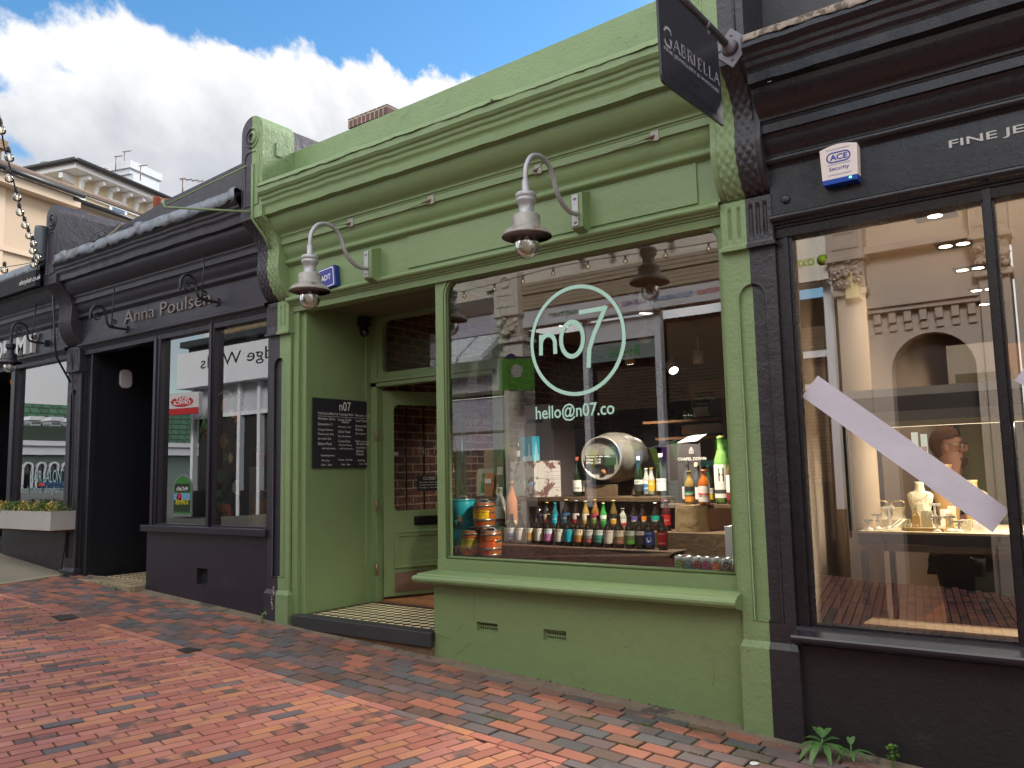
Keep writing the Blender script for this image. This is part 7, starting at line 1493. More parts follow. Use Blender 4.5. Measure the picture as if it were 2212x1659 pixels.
# plastered house with arch
ar = thing('plastered_house', 'pink-cream plastered building with a round arch across the street, mirrored in the jewellery window', 'house', (-1.7, OY, .1))
(xa, za), (xb, zb), (xc, zc2) = mir(B1, 1230, 1470), mir(B1, 1860, 1460), mir(B1, 1550, 1155)
cxm = (xa+xb)/2; ra = (xb-xa)/2; zsp = zc2 - ra*1.0
ppts = [(-2.45, .0), (xa, .0)] + [(xa, zsp)] + [(cxm - ra*math.cos(R(a)), zsp + ra*math.sin(R(a))) for a in range(12, 180, 12)] + [(xb, zsp), (xb, .0), (-1.15, .0), (-1.15, 4.9), (-2.45, 4.9)]
mb = MB(); mb.prism([(a, OY-.25, b_) for a, b_ in ppts], (0, .25, 0)); mb.build('wall', PINKW, ar)
mb = MB(); mb.box((-2.42, OY, zc2+.30), (-1.18, OY+.10, zc2+.36)); mb.box((-2.42, OY, zc2+.36), (-1.18, OY+.14, zc2+.39))
for k in range(7): x_ = -2.32+k*.175; mb.box((x_-.04, OY, zc2+.16), (x_+.04, OY+.07, zc2+.30)); mb.box((x_-.04, OY, zc2+.06), (x_+.04, OY+.03, zc2+.16))
mb.build('dentil_cornice', PINKW, ar)
wall_piece(ar, 'cornice', PINKW, ((-2.45, OY, 4.26), (-1.15, OY+.16, 4.36)), ((-2.45, OY, 4.86), (-1.15, OY+.2, 4.95)), bevel=.01)
wall_piece(ar, 'door', M('dark_brown_door', '#2a1c14', .5), ((xa, OY-.25, 0), (xb, OY-.22, zc2)))
rt = thing('far_right_shop', 'plain pink-cream shopfront at the far right across the street, seen mirrored', 'shop', (1, OY, 0))
wall_piece(rt, 'wall', PINKW, ((-.82, OY-.3, 3.1), (6, OY, 4.95)), ((.9, OY-.3, -.2), (1.3, OY, 3.1)), ((-.82, OY-.3, -.2), (-.5, OY, 3.1)), ((2.9, OY-.3, -.4), (6, OY, 3.1)))
wall_piece(rt, 'window', DARKG, ((-.5, OY-.25, -.2), (2.9, OY-.22, 3.1)))
# unit to the left of the charity shop
lf = thing('building_society', 'pale lilac shopfront across the street with a half drawn white awning, seen mirrored', 'shop', (-11, OY, .5))
LILAC = M('pale_lilac_paint', '#b9b6c4', .6)
wall_piece(lf, 'window', DARKG, ((-13.4, OY-.3, .2), (-8.3, OY-.1, 2.0)))
wall_piece(lf, 'wall', LILAC, ((-13.4, OY-.3, 2.0), (-8.3, OY-.05, 2.9)), ((-13.4, OY-.3, 4.0), (-8.3, OY, 4.35))); wall_piece(lf, 'parapet', CREAMW, ((-13.6, OY-.3, 4.62), (-8.3, OY-.02, 5.16)))
wall_piece(lf, 'fascia', M('taupe_panel', '#6b625d', .6), ((-13.4, OY-.3, 4.35), (-8.3, OY+.04, 4.62))); wall_piece(lf, 'ledge', MC['taupe_panel'], ((-13.4, OY-.3, 2.94), (-8.3, OY+.05, 3.0)), ((-13.4, OY-.3, 2.3), (-8.3, OY-.02, 2.33)))
wall_piece(lf, 'window_frame', WHITEP, ((-13.4, OY-.3, 3.0), (-8.3, OY-.06, 4.0)))
mb = MB()
for k in range(9): x0 = -13.3+k*.56; mb.prism([(x0, OY, 3.98), (x0, OY+.55, 3.55), (x0, OY+.55, 3.47), (x0, OY, 3.85)], (.5, 0, 0))
mb.build('awning', M('pale_canvas', '#cfd6d4', .8), lf)
bo = thing('oval_sign', 'blue-rimmed oval hanging sign across the street, seen mirrored', 'sign', (-7.75, OY+.5, 3.1))
for nm, sc_, off, mt in (('rim', 1.0, 0, M('royal_blue', '#26247c', .5)), ('face', .74, .012, M('pale_face', '#a9a8ae', .6))):
    mb = MB(); mb.prism([(-7.82-off, OY+.42+.24*sc_*math.cos(R(a)), 3.22+.31*sc_*math.sin(R(a))) for a in range(0, 360, 15)], (.03+2*off, 0, 0)); mb.build(nm, mt, bo)
go = thing('square_sign', 'bright green square hanging sign on a scrolled bracket across the street, seen mirrored', 'sign', (-7.3, OY+.6, 2.9))
gx = [mir(A3, px, py, MY-OY-.55) for px, py in ((810, 400), (1110, 870))]; x0, x1 = gx[0][0], gx[1][0]
mb = MB(); mb.prism([(x0, OY+.75, 2.90), (x1, OY+.40, 2.90), (x1, OY+.40, 3.40), (x0, OY+.75, 3.40)], (.03, .05, 0)); mb.build('board', M('oxide_green', '#3c7a12', .4), go)
mid_ = Vector(((x0+x1)/2+.034, OY+.575+.054, 3.2)); ud = Vector((x1-x0, -.35, 0)).normalized()
mb = MB(); mb.add([mid_ + ud*.09*math.cos(R(a)) + Vector((0, 0, .11*math.sin(R(a)))) for a in range(0, 360, 20)], [list(range(18))[::-1]]); mb.build('badge', M('badge_grey', '#9a958f', .6), go); MB().tube([(x1, OY, 3.47), (x0-.1, OY+.75, 3.44)], .018, 6).build('bracket', MC['black_ironwork'], go)
# post office shop further up
po = thing('post_office_shop', 'shop with a large white fascia reading Tunbridge Wells up the street, mirrored', 'shop', (-16, OY, .8))
(xl, zl), (xr_, zr_), (_, zb1) = mir(Z2, 1400, 1170), mir(Z2, 2000, 1040), mir(Z2, 2000, 1320)
wall_piece(po, 'fascia', WHITEP, ((xl-.1, OY-.6, zb1), (-13.6, OY+.25, zr_)))
xs0, zt0 = mir(Z2, 1555, 1200); xd1, _ = mir(Z2, 2003, 1150)

face_text('Tunbridge Wells', xs0 + (xd1-xs0)*2.0, 4.03, (xd1-xs0)*2.0, .36, OY+.252, M('black_letters', '#141518', .5), 'fascia_lettering', po)
wall_piece(po, 'cornice', M('slate_cornice', '#2e3338', .6), ((xl+.2, OY-.6, zr_), (-13.6, OY+.15, zr_+.12)), ((xl+.1, OY-.6, zr_+.12), (-13.6, OY+.32, zr_+.26)), bevel=.01)
BR = brickmat('stock_brick', S('#8a7458'), S('#6f5d48'), S('#9c9080'), .22, .075, .008, 'X')
wall_piece(po, 'upper_wall', BR, ((xl+.9, OY-.8, zr_+.26), (-13.6, OY-.1, 8.2))); wall_piece(po, 'corner_pier', CREAMW, ((xl+.55, OY-.8, zr_+.26), (xl+.95, OY-.05, 8.2)))
for x_ in (-16.4, -14.9): wall_piece(po, 'window', DARKG, ((x_-.4, OY-.11, 5.3), (x_+.4, OY-.09, 7.0))); wall_piece(po, 'window_surround', CREAMW, ((x_-.52, OY-.1, 5.15), (x_+.52, OY+.06, 5.28)), ((x_-.5, OY-.1, 5.28), (x_-.4, OY+.0, 7.1)), ((x_+.4, OY-.1, 5.28), (x_+.5, OY+.0, 7.1)))
wall_piece(po, 'window_frame', WHITEP, *[((x_-.05, OY-.1, .8), (x_+.05, OY+.02, zb1)) for x_ in (-17.4, -15.6, -14.9, -13.7)], ((-17.4, OY-.1, 3.0), (-13.6, OY, 3.08)))
wall_piece(po, 'stall_riser', MC['dark_riser'], ((-17.35, OY-.1, .6), (-13.6, OY, 1.35)))
wall_piece(po, 'upper_panel', M('frosted_panel', '#b9b8c0', .5), ((-17.3, OY-.12, 3.08), (-13.7, OY-.08, zb1))); wall_piece(po, 'window', DARKG, ((-17.3, OY-.12, 1.3), (-13.7, OY-.1, 3.0)))
wall_piece(po, 'side_wall', BR, ((xl+.6, -9, .5), (xl+.95, OY-.6, 8.2)))
(x0, z0), (x1, z1) = mir(Z2, 1255, 1590, MY-OY-.6), mir(Z2, 1440, 1410, MY-OY-.6)
pos = thing('post_office_sign', 'square projecting sign with a red oval reading POST OFFICE, seen mirrored', 'sign', (x0, OY+.6, z0)); u_ = Vector((x1-x0, -.2, 0)); O_ = Vector((x0, OY+.7, z0)); nn = Vector((0, 1, 0))
mb = MB(); mb.prism([O_, O_+u_, O_+u_+Vector((0, 0, z1-z0)), O_+Vector((0, 0, z1-z0))], (0, -.10, 0)); mb.build('box', M('sign_grey', '#c3c3c4', .5), pos)
e = Vector((0, .003, 0)); mb = MB(); mb.add([O_+e, O_+u_+e, O_+u_+e+Vector((0, 0, .14)), O_+e+Vector((0, 0, .14))], [(3, 2, 1, 0)]); mb.add([O_ + u_*(.5+.34*math.cos(R(a))) + e + Vector((0, 0, (z1-z0)*(.58+.24*math.sin(R(a))))) for a in range(0, 360, 15)], [list(range(24))[::-1]]); mb.build('red_print', M('post_red', '#b3222a', .5), pos)
mb = text_mb('POST', O_+u_*.70+e*2+Vector((0, 0, (z1-z0)*.60)), -u_, (0, 0, 1), u_.length*.4, .09, ext=0, bold=.02); text_mb('OFFICE', O_+u_*.76+e*2+Vector((0, 0, (z1-z0)*.45)), -u_, (0, 0, 1), u_.length*.52, .09, ext=0, bold=.02, mb=mb); mb.build('lettering', MC['chalk_pen'], pos)
AZ = (620, 1680, 480/1810)
(x0, z0), (x1, z1) = mir(AZ, 285, 1540, 10.4), mir(AZ, 590, 810, 10.4); ab2 = thing('pavement_sign', 'round-topped pavement board advertising summer offers, seen mirrored', 'sign', ((x0+x1)/2, MY-10.4, GF(x0)))
gz_ = GF(x0); h_ = z1 - gz_; xm = (x0+x1)/2 - .05; hw = (x1-x0)/2
def aboard(s_, e_, y_): return [(xm-hw*s_, y_, gz_+e_), (xm+hw*s_, y_, gz_+e_), (xm+hw*s_, y_, gz_+h_-hw-e_*0)] + [(xm+hw*s_*math.cos(R(a)), y_, gz_+h_-hw+hw*s_*math.sin(R(a))) for a in range(15, 180, 15)] + [(xm-hw*s_, y_, gz_+h_-hw)]
YB = MY-10.4
mb = MB(); mb.prism(aboard(1, 0, YB), (0, -.03, 0)); mb.build('frame', M('alu_frame', '#a9adb0', .35, metal=.7), ab2)
mb = MB(); P = aboard(.9, .06, YB+.003); mb.add(P, [list(range(len(P)))[::-1]]); mb.build('border', M('mid_green', '#3c7a3a', .6), ab2)
wall_piece(ab2, 'poster', M('poster_blue', '#6f9cc0', .6), ((xm-hw*.85, YB+.004, gz_+.3), (xm+hw*.85, YB+.006, gz_+h_-hw-.05))); wall_piece(ab2, 'poster_base', M('poster_dark', '#2c3a28', .6), ((xm-hw*.85, YB+.006, gz_+.1), (xm+hw*.85, YB+.008, gz_+.36)))
wall_piece(ab2, 'header', M('header_charcoal', '#2b2d2c', .6), ((xm-hw*.78, YB+.005, gz_+h_-hw-.02), (xm+hw*.78, YB+.007, gz_+h_-hw+.16)))
face_text("McColl's", xm+hw*.6, gz_+h_-hw+.01, hw*1.2, .09, YB+.008, MC['chalk_pen'], 'lettering', ab2, bold=.02); face_text('SUMMER', xm+hw*.7, gz_+h_-hw-.30, hw*1.4, .11, YB+.008, M('poster_yellow', '#b9a92c', .6), 'lettering', ab2, bold=.04)
MB().lathe([(.10, 0), (0, .002)], (xm-hw*.3, YB+.009, gz_+.42), 20, (0, 1, 0)).build('price_badge', MC['post_red'], ab2)
# green mansard building closing the street
SZ = (0, 1600, 320/1021)
def mirx(zr, px, py, X): y_, z_ = atx(*sub(zr, px, py), X); return MY - y_, z_
mn = thing('mansard_building', 'building with green tiled mansard roof, white dormers and arches up the street, seen mirrored', 'building', (-46, -12, 1))
MX = -46.0
ya, z_ro = mirx(SZ, 560, 125, MX); _, z_rb = mirx(SZ, 560, 525, MX); _, z_w1 = mirx(SZ, 560, 700, MX); _, z_sp = mirx(SZ, 560, 860, MX); _, z_at = mirx(SZ, 510, 725, MX); _, z_wb = mirx(SZ, 560, 950, MX)
YL, YR = -60, 8
mb = MB(); mb.add([(MX, YL, z_rb), (MX, YR, z_rb), (MX-2.2, YR, z_ro+.5), (MX-2.2, YL, z_ro+.5)], [(0, 1, 2, 3)]); mb.build('roof', brickmat('green_tiles', S('#3f6a4c'), S('#31543f'), S('#1c2c22'), .5, .34, .04, 'Y', bump=.8), mn)
wall_piece(mn, 'entablature', WHITEP, ((MX-1, YL, z_rb-.25), (MX+.5, YR, z_rb)), ((MX-1, YL, z_w1), (MX+.2, YR, z_rb-.25)), ((MX-1, YL, z_w1+.0), (MX+.4, YR, z_w1+.35)))
wall_piece(mn, 'wall', M('sage_grey_wall', '#76867f', .7), ((MX-1, YL, .5), (MX, YR, z_w1))); wall_piece(mn, 'sign_board', M('dark_green_board', '#2a3a2c', .5), ((MX+.2, ya-1.2, z_w1+.75), (MX+.3, ya+3.2, z_w1+1.5)))
dy1, _ = mirx(SZ, 440, 370, MX); dy2, _ = mirx(SZ, 705, 340, MX); dd = dy1-dy2; _, dz0 = mirx(SZ, 440, 465, MX); _, dz1 = mirx(SZ, 440, 260, MX)
for k in range(-3, 6):
    yc = dy1 - dd*k; w_ = abs(dd)*.24
    wall_piece(mn, 'dormer', WHITEP, ((MX-2, yc-w_, dz0), (MX+.1, yc+w_, dz1)), ((MX-2, yc-w_*1.35, dz1), (MX+.3, yc+w_*1.35, dz1+.2)))
    mb = MB()
    for a in range(4):
        for b_ in range(4): mb.box((MX+.1, yc-w_*.8+a*w_*.42, dz0+.15+b_*(dz1-dz0-.2)/4), (MX+.12, yc-w_*.8+a*w_*.42+w_*.24, dz0+.15+(b_+.66)*(dz1-dz0-.2)/4))
    mb.build('window', DARKG, mn)
ay1, _ = mirx(SZ, 340, 800, MX); ay2, _ = mirx(SZ, 510, 800, MX); dd = ay1-ay2; rr0 = abs(dd)*.40
for k in range(-5, 9):
    yc = ay2 - dd*k; mb = MB()
    for ra_, rb2, d_ in ((rr0*1.0, rr0*.68, .25),):
        for q_ in range(0, 180, 15):
            P = [(MX, yc+r_*math.cos(R(a)), z_sp+r_*math.sin(R(a))*1.15) for r_, a in ((rb2, q_), (ra_, q_), (ra_, q_+15), (rb2, q_+15))]; mb.prism(P, (d_, 0, 0))
    mb.box((MX, yc-ra_, z_wb-1), (MX+.2, yc-rb2, z_sp)); mb.box((MX, yc+rb2, z_wb-1), (MX+.2, yc+ra_, z_sp)); mb.build('arch', WHITEP, mn)
    mb = MB(); mb.prism([(MX+.02, yc+rb2*math.cos(R(a)), z_sp+rb2*math.sin(R(a))*1.15) for a in range(0, 181, 15)] + [(MX+.02, yc-rb2, z_wb-1), (MX+.02, yc+rb2, z_wb-1)], (.03, 0, 0)); mb.build('window', DARKG, mn)
# parked blue car
cd = 40.0; r_ = ray(*sub(SZ, 690, 1265)); r_ = r_ * (cd/FPX); cxr, cyr = r_.x, MY - r_.y; cz0 = EYE + r_.z
car = thing('parked_car', 'blue hatchback seen from behind, mirrored in the salon window', 'car', (cxr, cyr, cz0-.05)); cz0 -= .05
fwd = Vector((-.55, -.83, 0)).normalized(); rt_ = Vector((fwd.y, -fwd.x, 0))
def cp(f_, s_, z_): return Vector((cxr, cyr, cz0)) + fwd*f_ + rt_*s_ + Vector((0, 0, z_))
BLUE = M('blue_car_paint', '#2c4a70', .25, metal=.4, coat=1); sec = [(0, .62, .35, .80), (.08, .80, .28, .92), (.5, .86, .25, .97), (2.2, .87, .25, .92), (3.4, .86, .25, .86), (4.1, .80, .28, .72), (4.3, .62, .36, .6)]
rows = []
for f_, w_, zl_, zh_ in sec: rows.append([cp(f_, s_*w_, z_) for s_, z_ in ((-.9, zl_), (-1, zl_+.15), (-1, (zl_+zh_)/2), (-.93, zh_-.04), (-.8, zh_), (.8, zh_), (.93, zh_-.04), (1, (zl_+zh_)/2), (1, zl_+.15), (.9, zl_), (-.9, zl_))])
mb = MB(); mb.sm = True; mb.sheet(rows); mb.sm = False; mb.add(rows[0][:-1], [list(range(10))]); mb.add(rows[-1][:-1], [list(range(10))[::-1]]); mb.build('body', BLUE, car)
mb = MB(); mb.add([cp(.1, -.68, .93), cp(.1, .68, .93), cp(.65, .56, 1.40), cp(.65, -.56, 1.40), cp(3.1, -.68, .90), cp(3.1, .68, .90), cp(2.3, .56, 1.40), cp(2.3, -.56, 1.40)], [(0, 1, 2, 3), (5, 4, 7, 6), (1, 5, 6, 2), (4, 0, 3, 7)]); mb.build('windows', M('tinted_glass', (.02, .025, .03), .08), car)
mb = MB(); mb.add([cp(.6, -.57, 1.41), cp(.6, .57, 1.41), cp(1.4, .57, 1.46), cp(2.4, .56, 1.41), cp(2.4, -.56, 1.41), cp(1.4, -.57, 1.46)], [(0, 1, 2, 5), (5, 2, 3, 4)]); mb.build('roof', BLUE, car)
for s_ in (-1, 1):
    for f_ in (.85, 3.4): MB().lathe([(.30, -.1), (.31, 0), (.30, .1), (.20, .105), (0, .09)], cp(f_, s_*.78, .31), 20, rt_*s_).build('wheel', MC['black_plastic'], car)
    mb = MB(); mb.prism([cp(-.0, s_*.45, .70), cp(-.0, s_*.78, .70), cp(.04, s_*.78, .84), cp(.04, s_*.5, .82)], fwd*-.03); mb.build('tail_light', M('tail_red', '#a01018', .25, emit=.3), car)
# ------------------------------------------------------------------ houses behind, on the left
QZ = (0, 400, 500/1185)
def on_plane(zr, px, py, P0, n):
    d = ray(*sub(zr, px, py)); P0 = Vector(P0); E_ = Vector((0, 0, EYE)); n = Vector(n); t_ = (P0-E_).dot(n)/d.dot(n); return E_ + d*t_
dA = Vector((-.2555, .9668, 0)).normalized(); nA = Vector((dA.y, -dA.x, 0)); r0 = ray(*sub(QZ, 0, 700)); P0A = Vector((-22, r0.y*(-22/r0.x), 0))
hA = thing('cream_house', 'pinkish cream rendered house with brown tiled roof and black gutter at the far left', 'house', (P0A.x, P0A.y, 1))
ge0, ge1 = on_plane(QZ, 0, 712, P0A, nA), on_plane(QZ, 680, 948, P0A, nA); ze = (ge0.z+ge1.z)/2
def PA_(s_, z_, out=0): return Vector((P0A.x, P0A.y, 0)) + dA*s_ + nA*out + Vector((0, 0, z_))
LA = (ge1 - ge0).dot(dA); CRR = M('rendered_cream', '#c3ac95', .85, var=.06, vs=1, bump=.3, bs=12); CRL = M('rendered_cream_light', '#cdb8a2', .85, var=.05, vs=1)
mb = MB(); mb.prism([PA_(-1.5, 0), PA_(LA*2.6, 0), PA_(LA*2.6, ze), PA_(-1.5, ze)], -nA*6); mb.build('wall', CRR, hA)
o1 = on_plane(QZ, 40, 900, P0A, nA); s1 = (o1-P0A).dot(dA); zq = on_plane(QZ, 0, 1380, P0A, nA).z
mb = MB(); mb.prism([PA_(-1.5, 0, .004), PA_(s1, 0, .004), PA_(s1, ze, .004), PA_(-1.5, ze, .004)], nA*.05); mb.prism([PA_(LA*.80, 0, .004), PA_(LA*2.6, 0, .004), PA_(LA*2.6, ze, .004), PA_(LA*.80, ze, .004)], nA*.05); mb.prism([PA_(-1.5, zq-.12, .004), PA_(LA*2.6, zq-.12, .004), PA_(LA*2.6, zq, .004), PA_(-1.5, zq, .004)], nA*.08); mb.prism([PA_(-1.5, ze-.28, .0), PA_(LA*1.0, ze-.28, .0), PA_(LA*1.0, ze, .0), PA_(-1.5, ze, .0)], nA*.35); mb.build('render_bands', CRL, hA)
TL = M('brown_tiles', '#76655a', .85, var=.25, vs=6, bump=.5); rdg = on_plane(QZ, 0, 600, P0A - nA*1.6, nA).z
mb = MB(); rows = []
for j in range(9):
    f_ = j/8; rows.append([PA_(-1.5 + (LA*2.6+1.5)*k/160, ze+.06+f_*(rdg-ze-.06) + .035*abs(math.sin(k*math.pi/2)) + (.0 if j % 1 else 0), .42 - f_*2.0) for k in range(161)])
for j in range(8): mb.sheet([[p + Vector((0, 0, .03)) for p in rows[j]], rows[j+1]])
mb.build('roof', TL, hA); MB().tube([PA_(-1.5, rdg+.03, -1.6), PA_(LA*2.6, rdg+.03, -1.6)], .09, 8).build('ridge', TL, hA)
BG = M('black_gutter', (.02, .02, .024), .4); MB().tube([PA_(-1.5, ze+.04, .46), PA_(LA, ze+.04, .46)], .075, 8).build('gutter', BG, hA); MB().tube([PA_(LA*.88, ze-.08, .30), PA_(LA*2.6, ze-.08, .30)], .07, 8).build('gutter', BG, hA)
cpx, cpz = at(8, 290, 14); bc3 = thing('brick_chimney', 'old brick chimney stack at the left edge behind the cream roof', 'chimney', (PA_(-1.4, ze, -2)).to_tuple())
tp = on_plane(QZ, 60, 400, P0A-nA*2.0, nA); sC = (tp - P0A).dot(dA)
def boxd(mb, c, d, w_, dp, z0, z1): n2 = Vector((d.y, -d.x, 0)); mb.prism([c + Vector((0, 0, z0-c.z)), c + d*w_ + Vector((0, 0, z0-c.z)), c + d*w_ - n2*dp + Vector((0, 0, z0-c.z)), c - n2*dp + Vector((0, 0, z0-c.z))], (0, 0, z1-z0)); return mb
mb = MB(); boxd(mb, PA_(sC-1.5, 0, -2.0), dA, 1.5-.12, .8, ze, tp.z-.25); mb.build('stack', BR, bc3); mb = MB(); boxd(mb, PA_(sC-1.6, 0, -1.9), dA, 1.6, 1.0, tp.z-.25, tp.z); mb.build('cap', BR, bc3)
# second house with bracketed eaves
dB = Vector((-.2874, .9578, 0)).normalized(); nB = Vector((dB.y, -dB.x, 0)); r0 = ray(*sub(QZ, 725, 850)); CB = Vector((-31, r0.y*(-31/r0.x), 0))
hB = thing('villa', 'cream villa with white bracketed eaves and slate roof behind the shops', 'house', (CB.x, CB.y, 1))
YELL = M('warm_cream_render', '#cdbfa2', .85, var=.05, vs=1); zwt = on_plane(QZ, 725, 715, CB, nB).z
def PB_(s_, z_, out=0): return CB + dB*s_ + nB*out + Vector((0, 0, z_))
mb = MB(); mb.prism([PB_(0, 0), PB_(14, 0), PB_(14, zwt), PB_(0, zwt)], -nB*9); mb.build('wall', YELL, hB)
OVH = .65; mb = MB(); mb.prism([PB_(-OVH, zwt, OVH), PB_(15, zwt, OVH), PB_(15, zwt, -10), PB_(-OVH, zwt, -10)], (0, 0, .22)); mb.build('eaves', WHITEP, hB)
ap = PB_(6, zwt+2.3, -4.2); mb = MB(); q0, q1, q2, q3 = PB_(-OVH-.1, zwt+.22, OVH+.1), PB_(15, zwt+.22, OVH+.1), PB_(15, zwt+.22, -10), PB_(-OVH-.1, zwt+.22, -10); a1, a2 = PB_(4.5, zwt+2.2, -4.5), PB_(12, zwt+2.2, -4.5)
mb.add([q0, q1, q2, q3, a1, a2], [(0, 1, 5, 4), (3, 0, 4), (1, 2, 5), (2, 3, 4, 5)]); mb.build('roof', M('slate_roof', '#4a4a50', .7, var=.2, vs=4), hB)
MB().tube([PB_(-OVH-.05, zwt+.25, OVH+.15), PB_(15, zwt+.25, OVH+.15)], .09, 8).tube([PB_(-OVH-.15, zwt+.25, OVH+.1), PB_(-OVH-.15, zwt+.25, -10)], .09, 8).build('gutter', BG, hB)
mb = MB()
for k in range(18):
    s_ = .15 + k*.68; mb.prism([PB_(s_-.07, zwt-.02, .002), PB_(s_-.07, zwt-.02, .50), PB_(s_-.07, zwt-.16, .50), PB_(s_-.07, zwt-.20, .18), PB_(s_-.07, zwt-.60, .07), PB_(s_-.07, zwt-.60, .002)], dB*.14)
mb.prism([PB_(-.03, zwt-.72, 0.0), PB_(14, zwt-.72, 0.0), PB_(14, zwt-.62, 0), PB_(-.03, zwt-.62, 0)], nB*.10)
for k in range(5): 
    w_ = .55 if k % 2 else .38; mb.prism([PB_(-.04, zwt-1.2-k*.5, .03), PB_(w_, zwt-1.2-k*.5, .03), PB_(w_, zwt-.76-k*.5, .03), PB_(-.04, zwt-.76-k*.5, .03)], nB*.02)
mb.build('brackets', WHITEP, hB)
for k in range(6): s_ = -.35-.0; mb = MB(); c_ = PB_(0, zwt, -1.2*k-.3); mb.prism([c_ + Vector((0, 0, -.02)), c_ - dB*.55 + Vector((0, 0, -.02)), c_ - dB*.55 + Vector((0, 0, -.22)), c_ + Vector((0, 0, -.35))], nB*.2); mb.build('bracket', WHITEP, hB)
wl = on_plane(QZ, 1050, 960, CB+nB*.02, nB); wr_ = on_plane(QZ, 1175, 1110, CB+nB*.02, nB); s0, s1 = (wl-CB).dot(dB), (wr_-CB).dot(dB)
mb = MB(); mb.prism([PB_(s0-.1, wr_.z-.5, .02), PB_(s1+.1, wr_.z-.5, .02), PB_(s1+.1, wl.z+.1, .02), PB_(s0-.1, wl.z+.1, .02)], nB*.06); mb.build('window_frame', WHITEP, hB)
mb = MB(); mb.prism([PB_(s0+.04, wr_.z-.4, .085), PB_(s1-.04, wr_.z-.4, .085), PB_(s1-.04, wl.z-.05, .085), PB_(s0+.04, wl.z-.05, .085)], nB*.01); mb.build('window', M('blue_grey_pane', '#58708c', .15), hB)
wc = thing('white_chimney', 'broad white rendered chimney stack rising behind the villa roof', 'chimney', PB_(5, zwt, -5).to_tuple())
Z1q = (0, 0, 1100/2212); PW = CB - nB*3.0; ct = on_plane(Z1q, 1050, 1285, PW, nB); cr_ = on_plane(Z1q, 1140, 1345, PW, nB); cb0 = (ct-PW).dot(dB); cw = 1.6
WCH = M('white_render', '#c7cbd0', .8, var=.05)
mb = MB(); boxd(mb, PW + dB*(cb0+.2), dB, cw, 7.6, zwt, ct.z-.55); mb.build('stack', WCH, wc); mb = MB(); boxd(mb, PW + dB*(cb0), dB, cw+.4, 8.0, ct.z-.35, ct.z); boxd(mb, PW+dB*(cb0+.1)-nB*.1, dB, cw+.2, 7.8, ct.z-.6, ct.z-.35); mb.build('cap', WCH, wc)
fl_ = thing('flue', 'ribbed metal flue standing on the villa roof edge', 'flue', PB_(-.6, zwt, -5.8).to_tuple())
p = on_plane(QZ, 462, 680, CB - nB*5.5, nB); zt_ = on_plane(QZ, 462, 588, CB - nB*5.5, nB).z
MB().lathe([(.28, 0), (.28, .25), (.36, .3), (.36, zt_-p.z), (0, zt_-p.z)], (p.x, p.y, p.z-.1), 18).build('pipe', M('flue_steel', '#6c7274', .4, metal=.7, var=.1), fl_)
def aerial(zr, px, py0, py1, Xp, label, kind=0):
    y_, z0 = atx(*sub(zr, px, py0), Xp); _, z1 = atx(*sub(zr, px, py1), Xp); t = thing('aerial', label, 'aerial', (Xp, y_, z0)); MB().tube([(Xp, y_, z0-.3), (Xp, y_, z1)], .022, 5).build('mast', M('aerial_alloy', '#7c6c68', .5, metal=.3), t)
    mb = MB(); mb.tube([(Xp, y_-.1, z1-.05), (Xp, y_+(.9 if kind == 0 else .3), z1+.12)], .015, 5)
    for k in range(5): mb.tube([(Xp-.14, y_+k*(.18 if kind == 0 else .07), z1-.03+k*.03), (Xp+.14, y_+k*(.18 if kind == 0 else .07), z1-.03+k*.03)], .01, 4)
    mb.build('array', MC['aerial_alloy'], t)
aerial(QZ, 820, 650, 620, -33, 'television aerial pointing right over the villa roof'); aerial(Z1q, 932, 1320, 1255, -36, 'thin aerial left of the pair on the white chimney', 1); aerial(Z1q, 1000, 1300, 1215, -36, 'tall aerial right of the pair on the white chimney', 1); aerial(Z1q, 1130, 1400, 1330, -34.5, 'crooked aerial at the right side of the white chimney', 1); aerial(Z1q, 1470, 1500, 1430, -20, 'small dark aerial showing above the charcoal parapet')
xq, _ = 0, 0; y_, z_ = atx(*sub(Z1q, 1350, 1575), -24); cpots = thing('chimney_pots', 'low red clay chimney pots peeping over the charcoal parapet', 'chimney pots', (-24, y_, z_-1))
for k in range(3): MB().lathe([(.13, -1), (.12, 0), (.14, .02), (.14, .06), (0, .06)], (-24, y_-.35+k*.36, z_-.22+k*.03), 12).build('pot', M('clay_pot', '#8c4a34', .8), cpots)
# ------------------------------------------------------------------ string lights
sl_t = thing('string_lights', 'festoon cable of clear round bulbs coming down to the far dark pier', 'string lights', (-9.9, 4.2, 4.0), )
bl = [(8, 285, 5.9), (88, 548, 6.3), (88, 745, 6.6), (163, 925, 6.9), (190, 1067, 7.3), (238, 1188, 7.7), (275, 1288, 8.1), (318, 1362, 8.5), (308, 1433, 8.8), (362, 1490, 9.1), (345, 1524, 9.2), (313, 1565, 9.0), (40, 1612, 8.2)]
def rp_(px, py, dep): d = ray(*sub(QZ, px, py)); return Vector((0, 0, EYE)) + d*(dep/FPX)
cab = [(-20, 60, 5.5), (0, 190, 5.8), (45, 470, 6.25), (110, 690, 6.6), (155, 880, 6.9), (195, 1020, 7.3), (235, 1140, 7.7), (265, 1240, 8.1), (292, 1325, 8.5), (320, 1400, 8.8), (395, 1470, 9.25)]
CB_ = M('rubber_cable', (.02, .015, .015), .6); MB().tube(smooth_path([rp_(*c) for c in cab], 4), .006, 6).build('cable', CB_, sl_t)
MB().tube(smooth_path([rp_(*c) for c in [(440, 1500, 9.3), (280, 1545, 8.9), (40, 1585, 8.2), (-60, 1590, 7.8)]], 5), .004, 6).build('cable', CB_, sl_t)
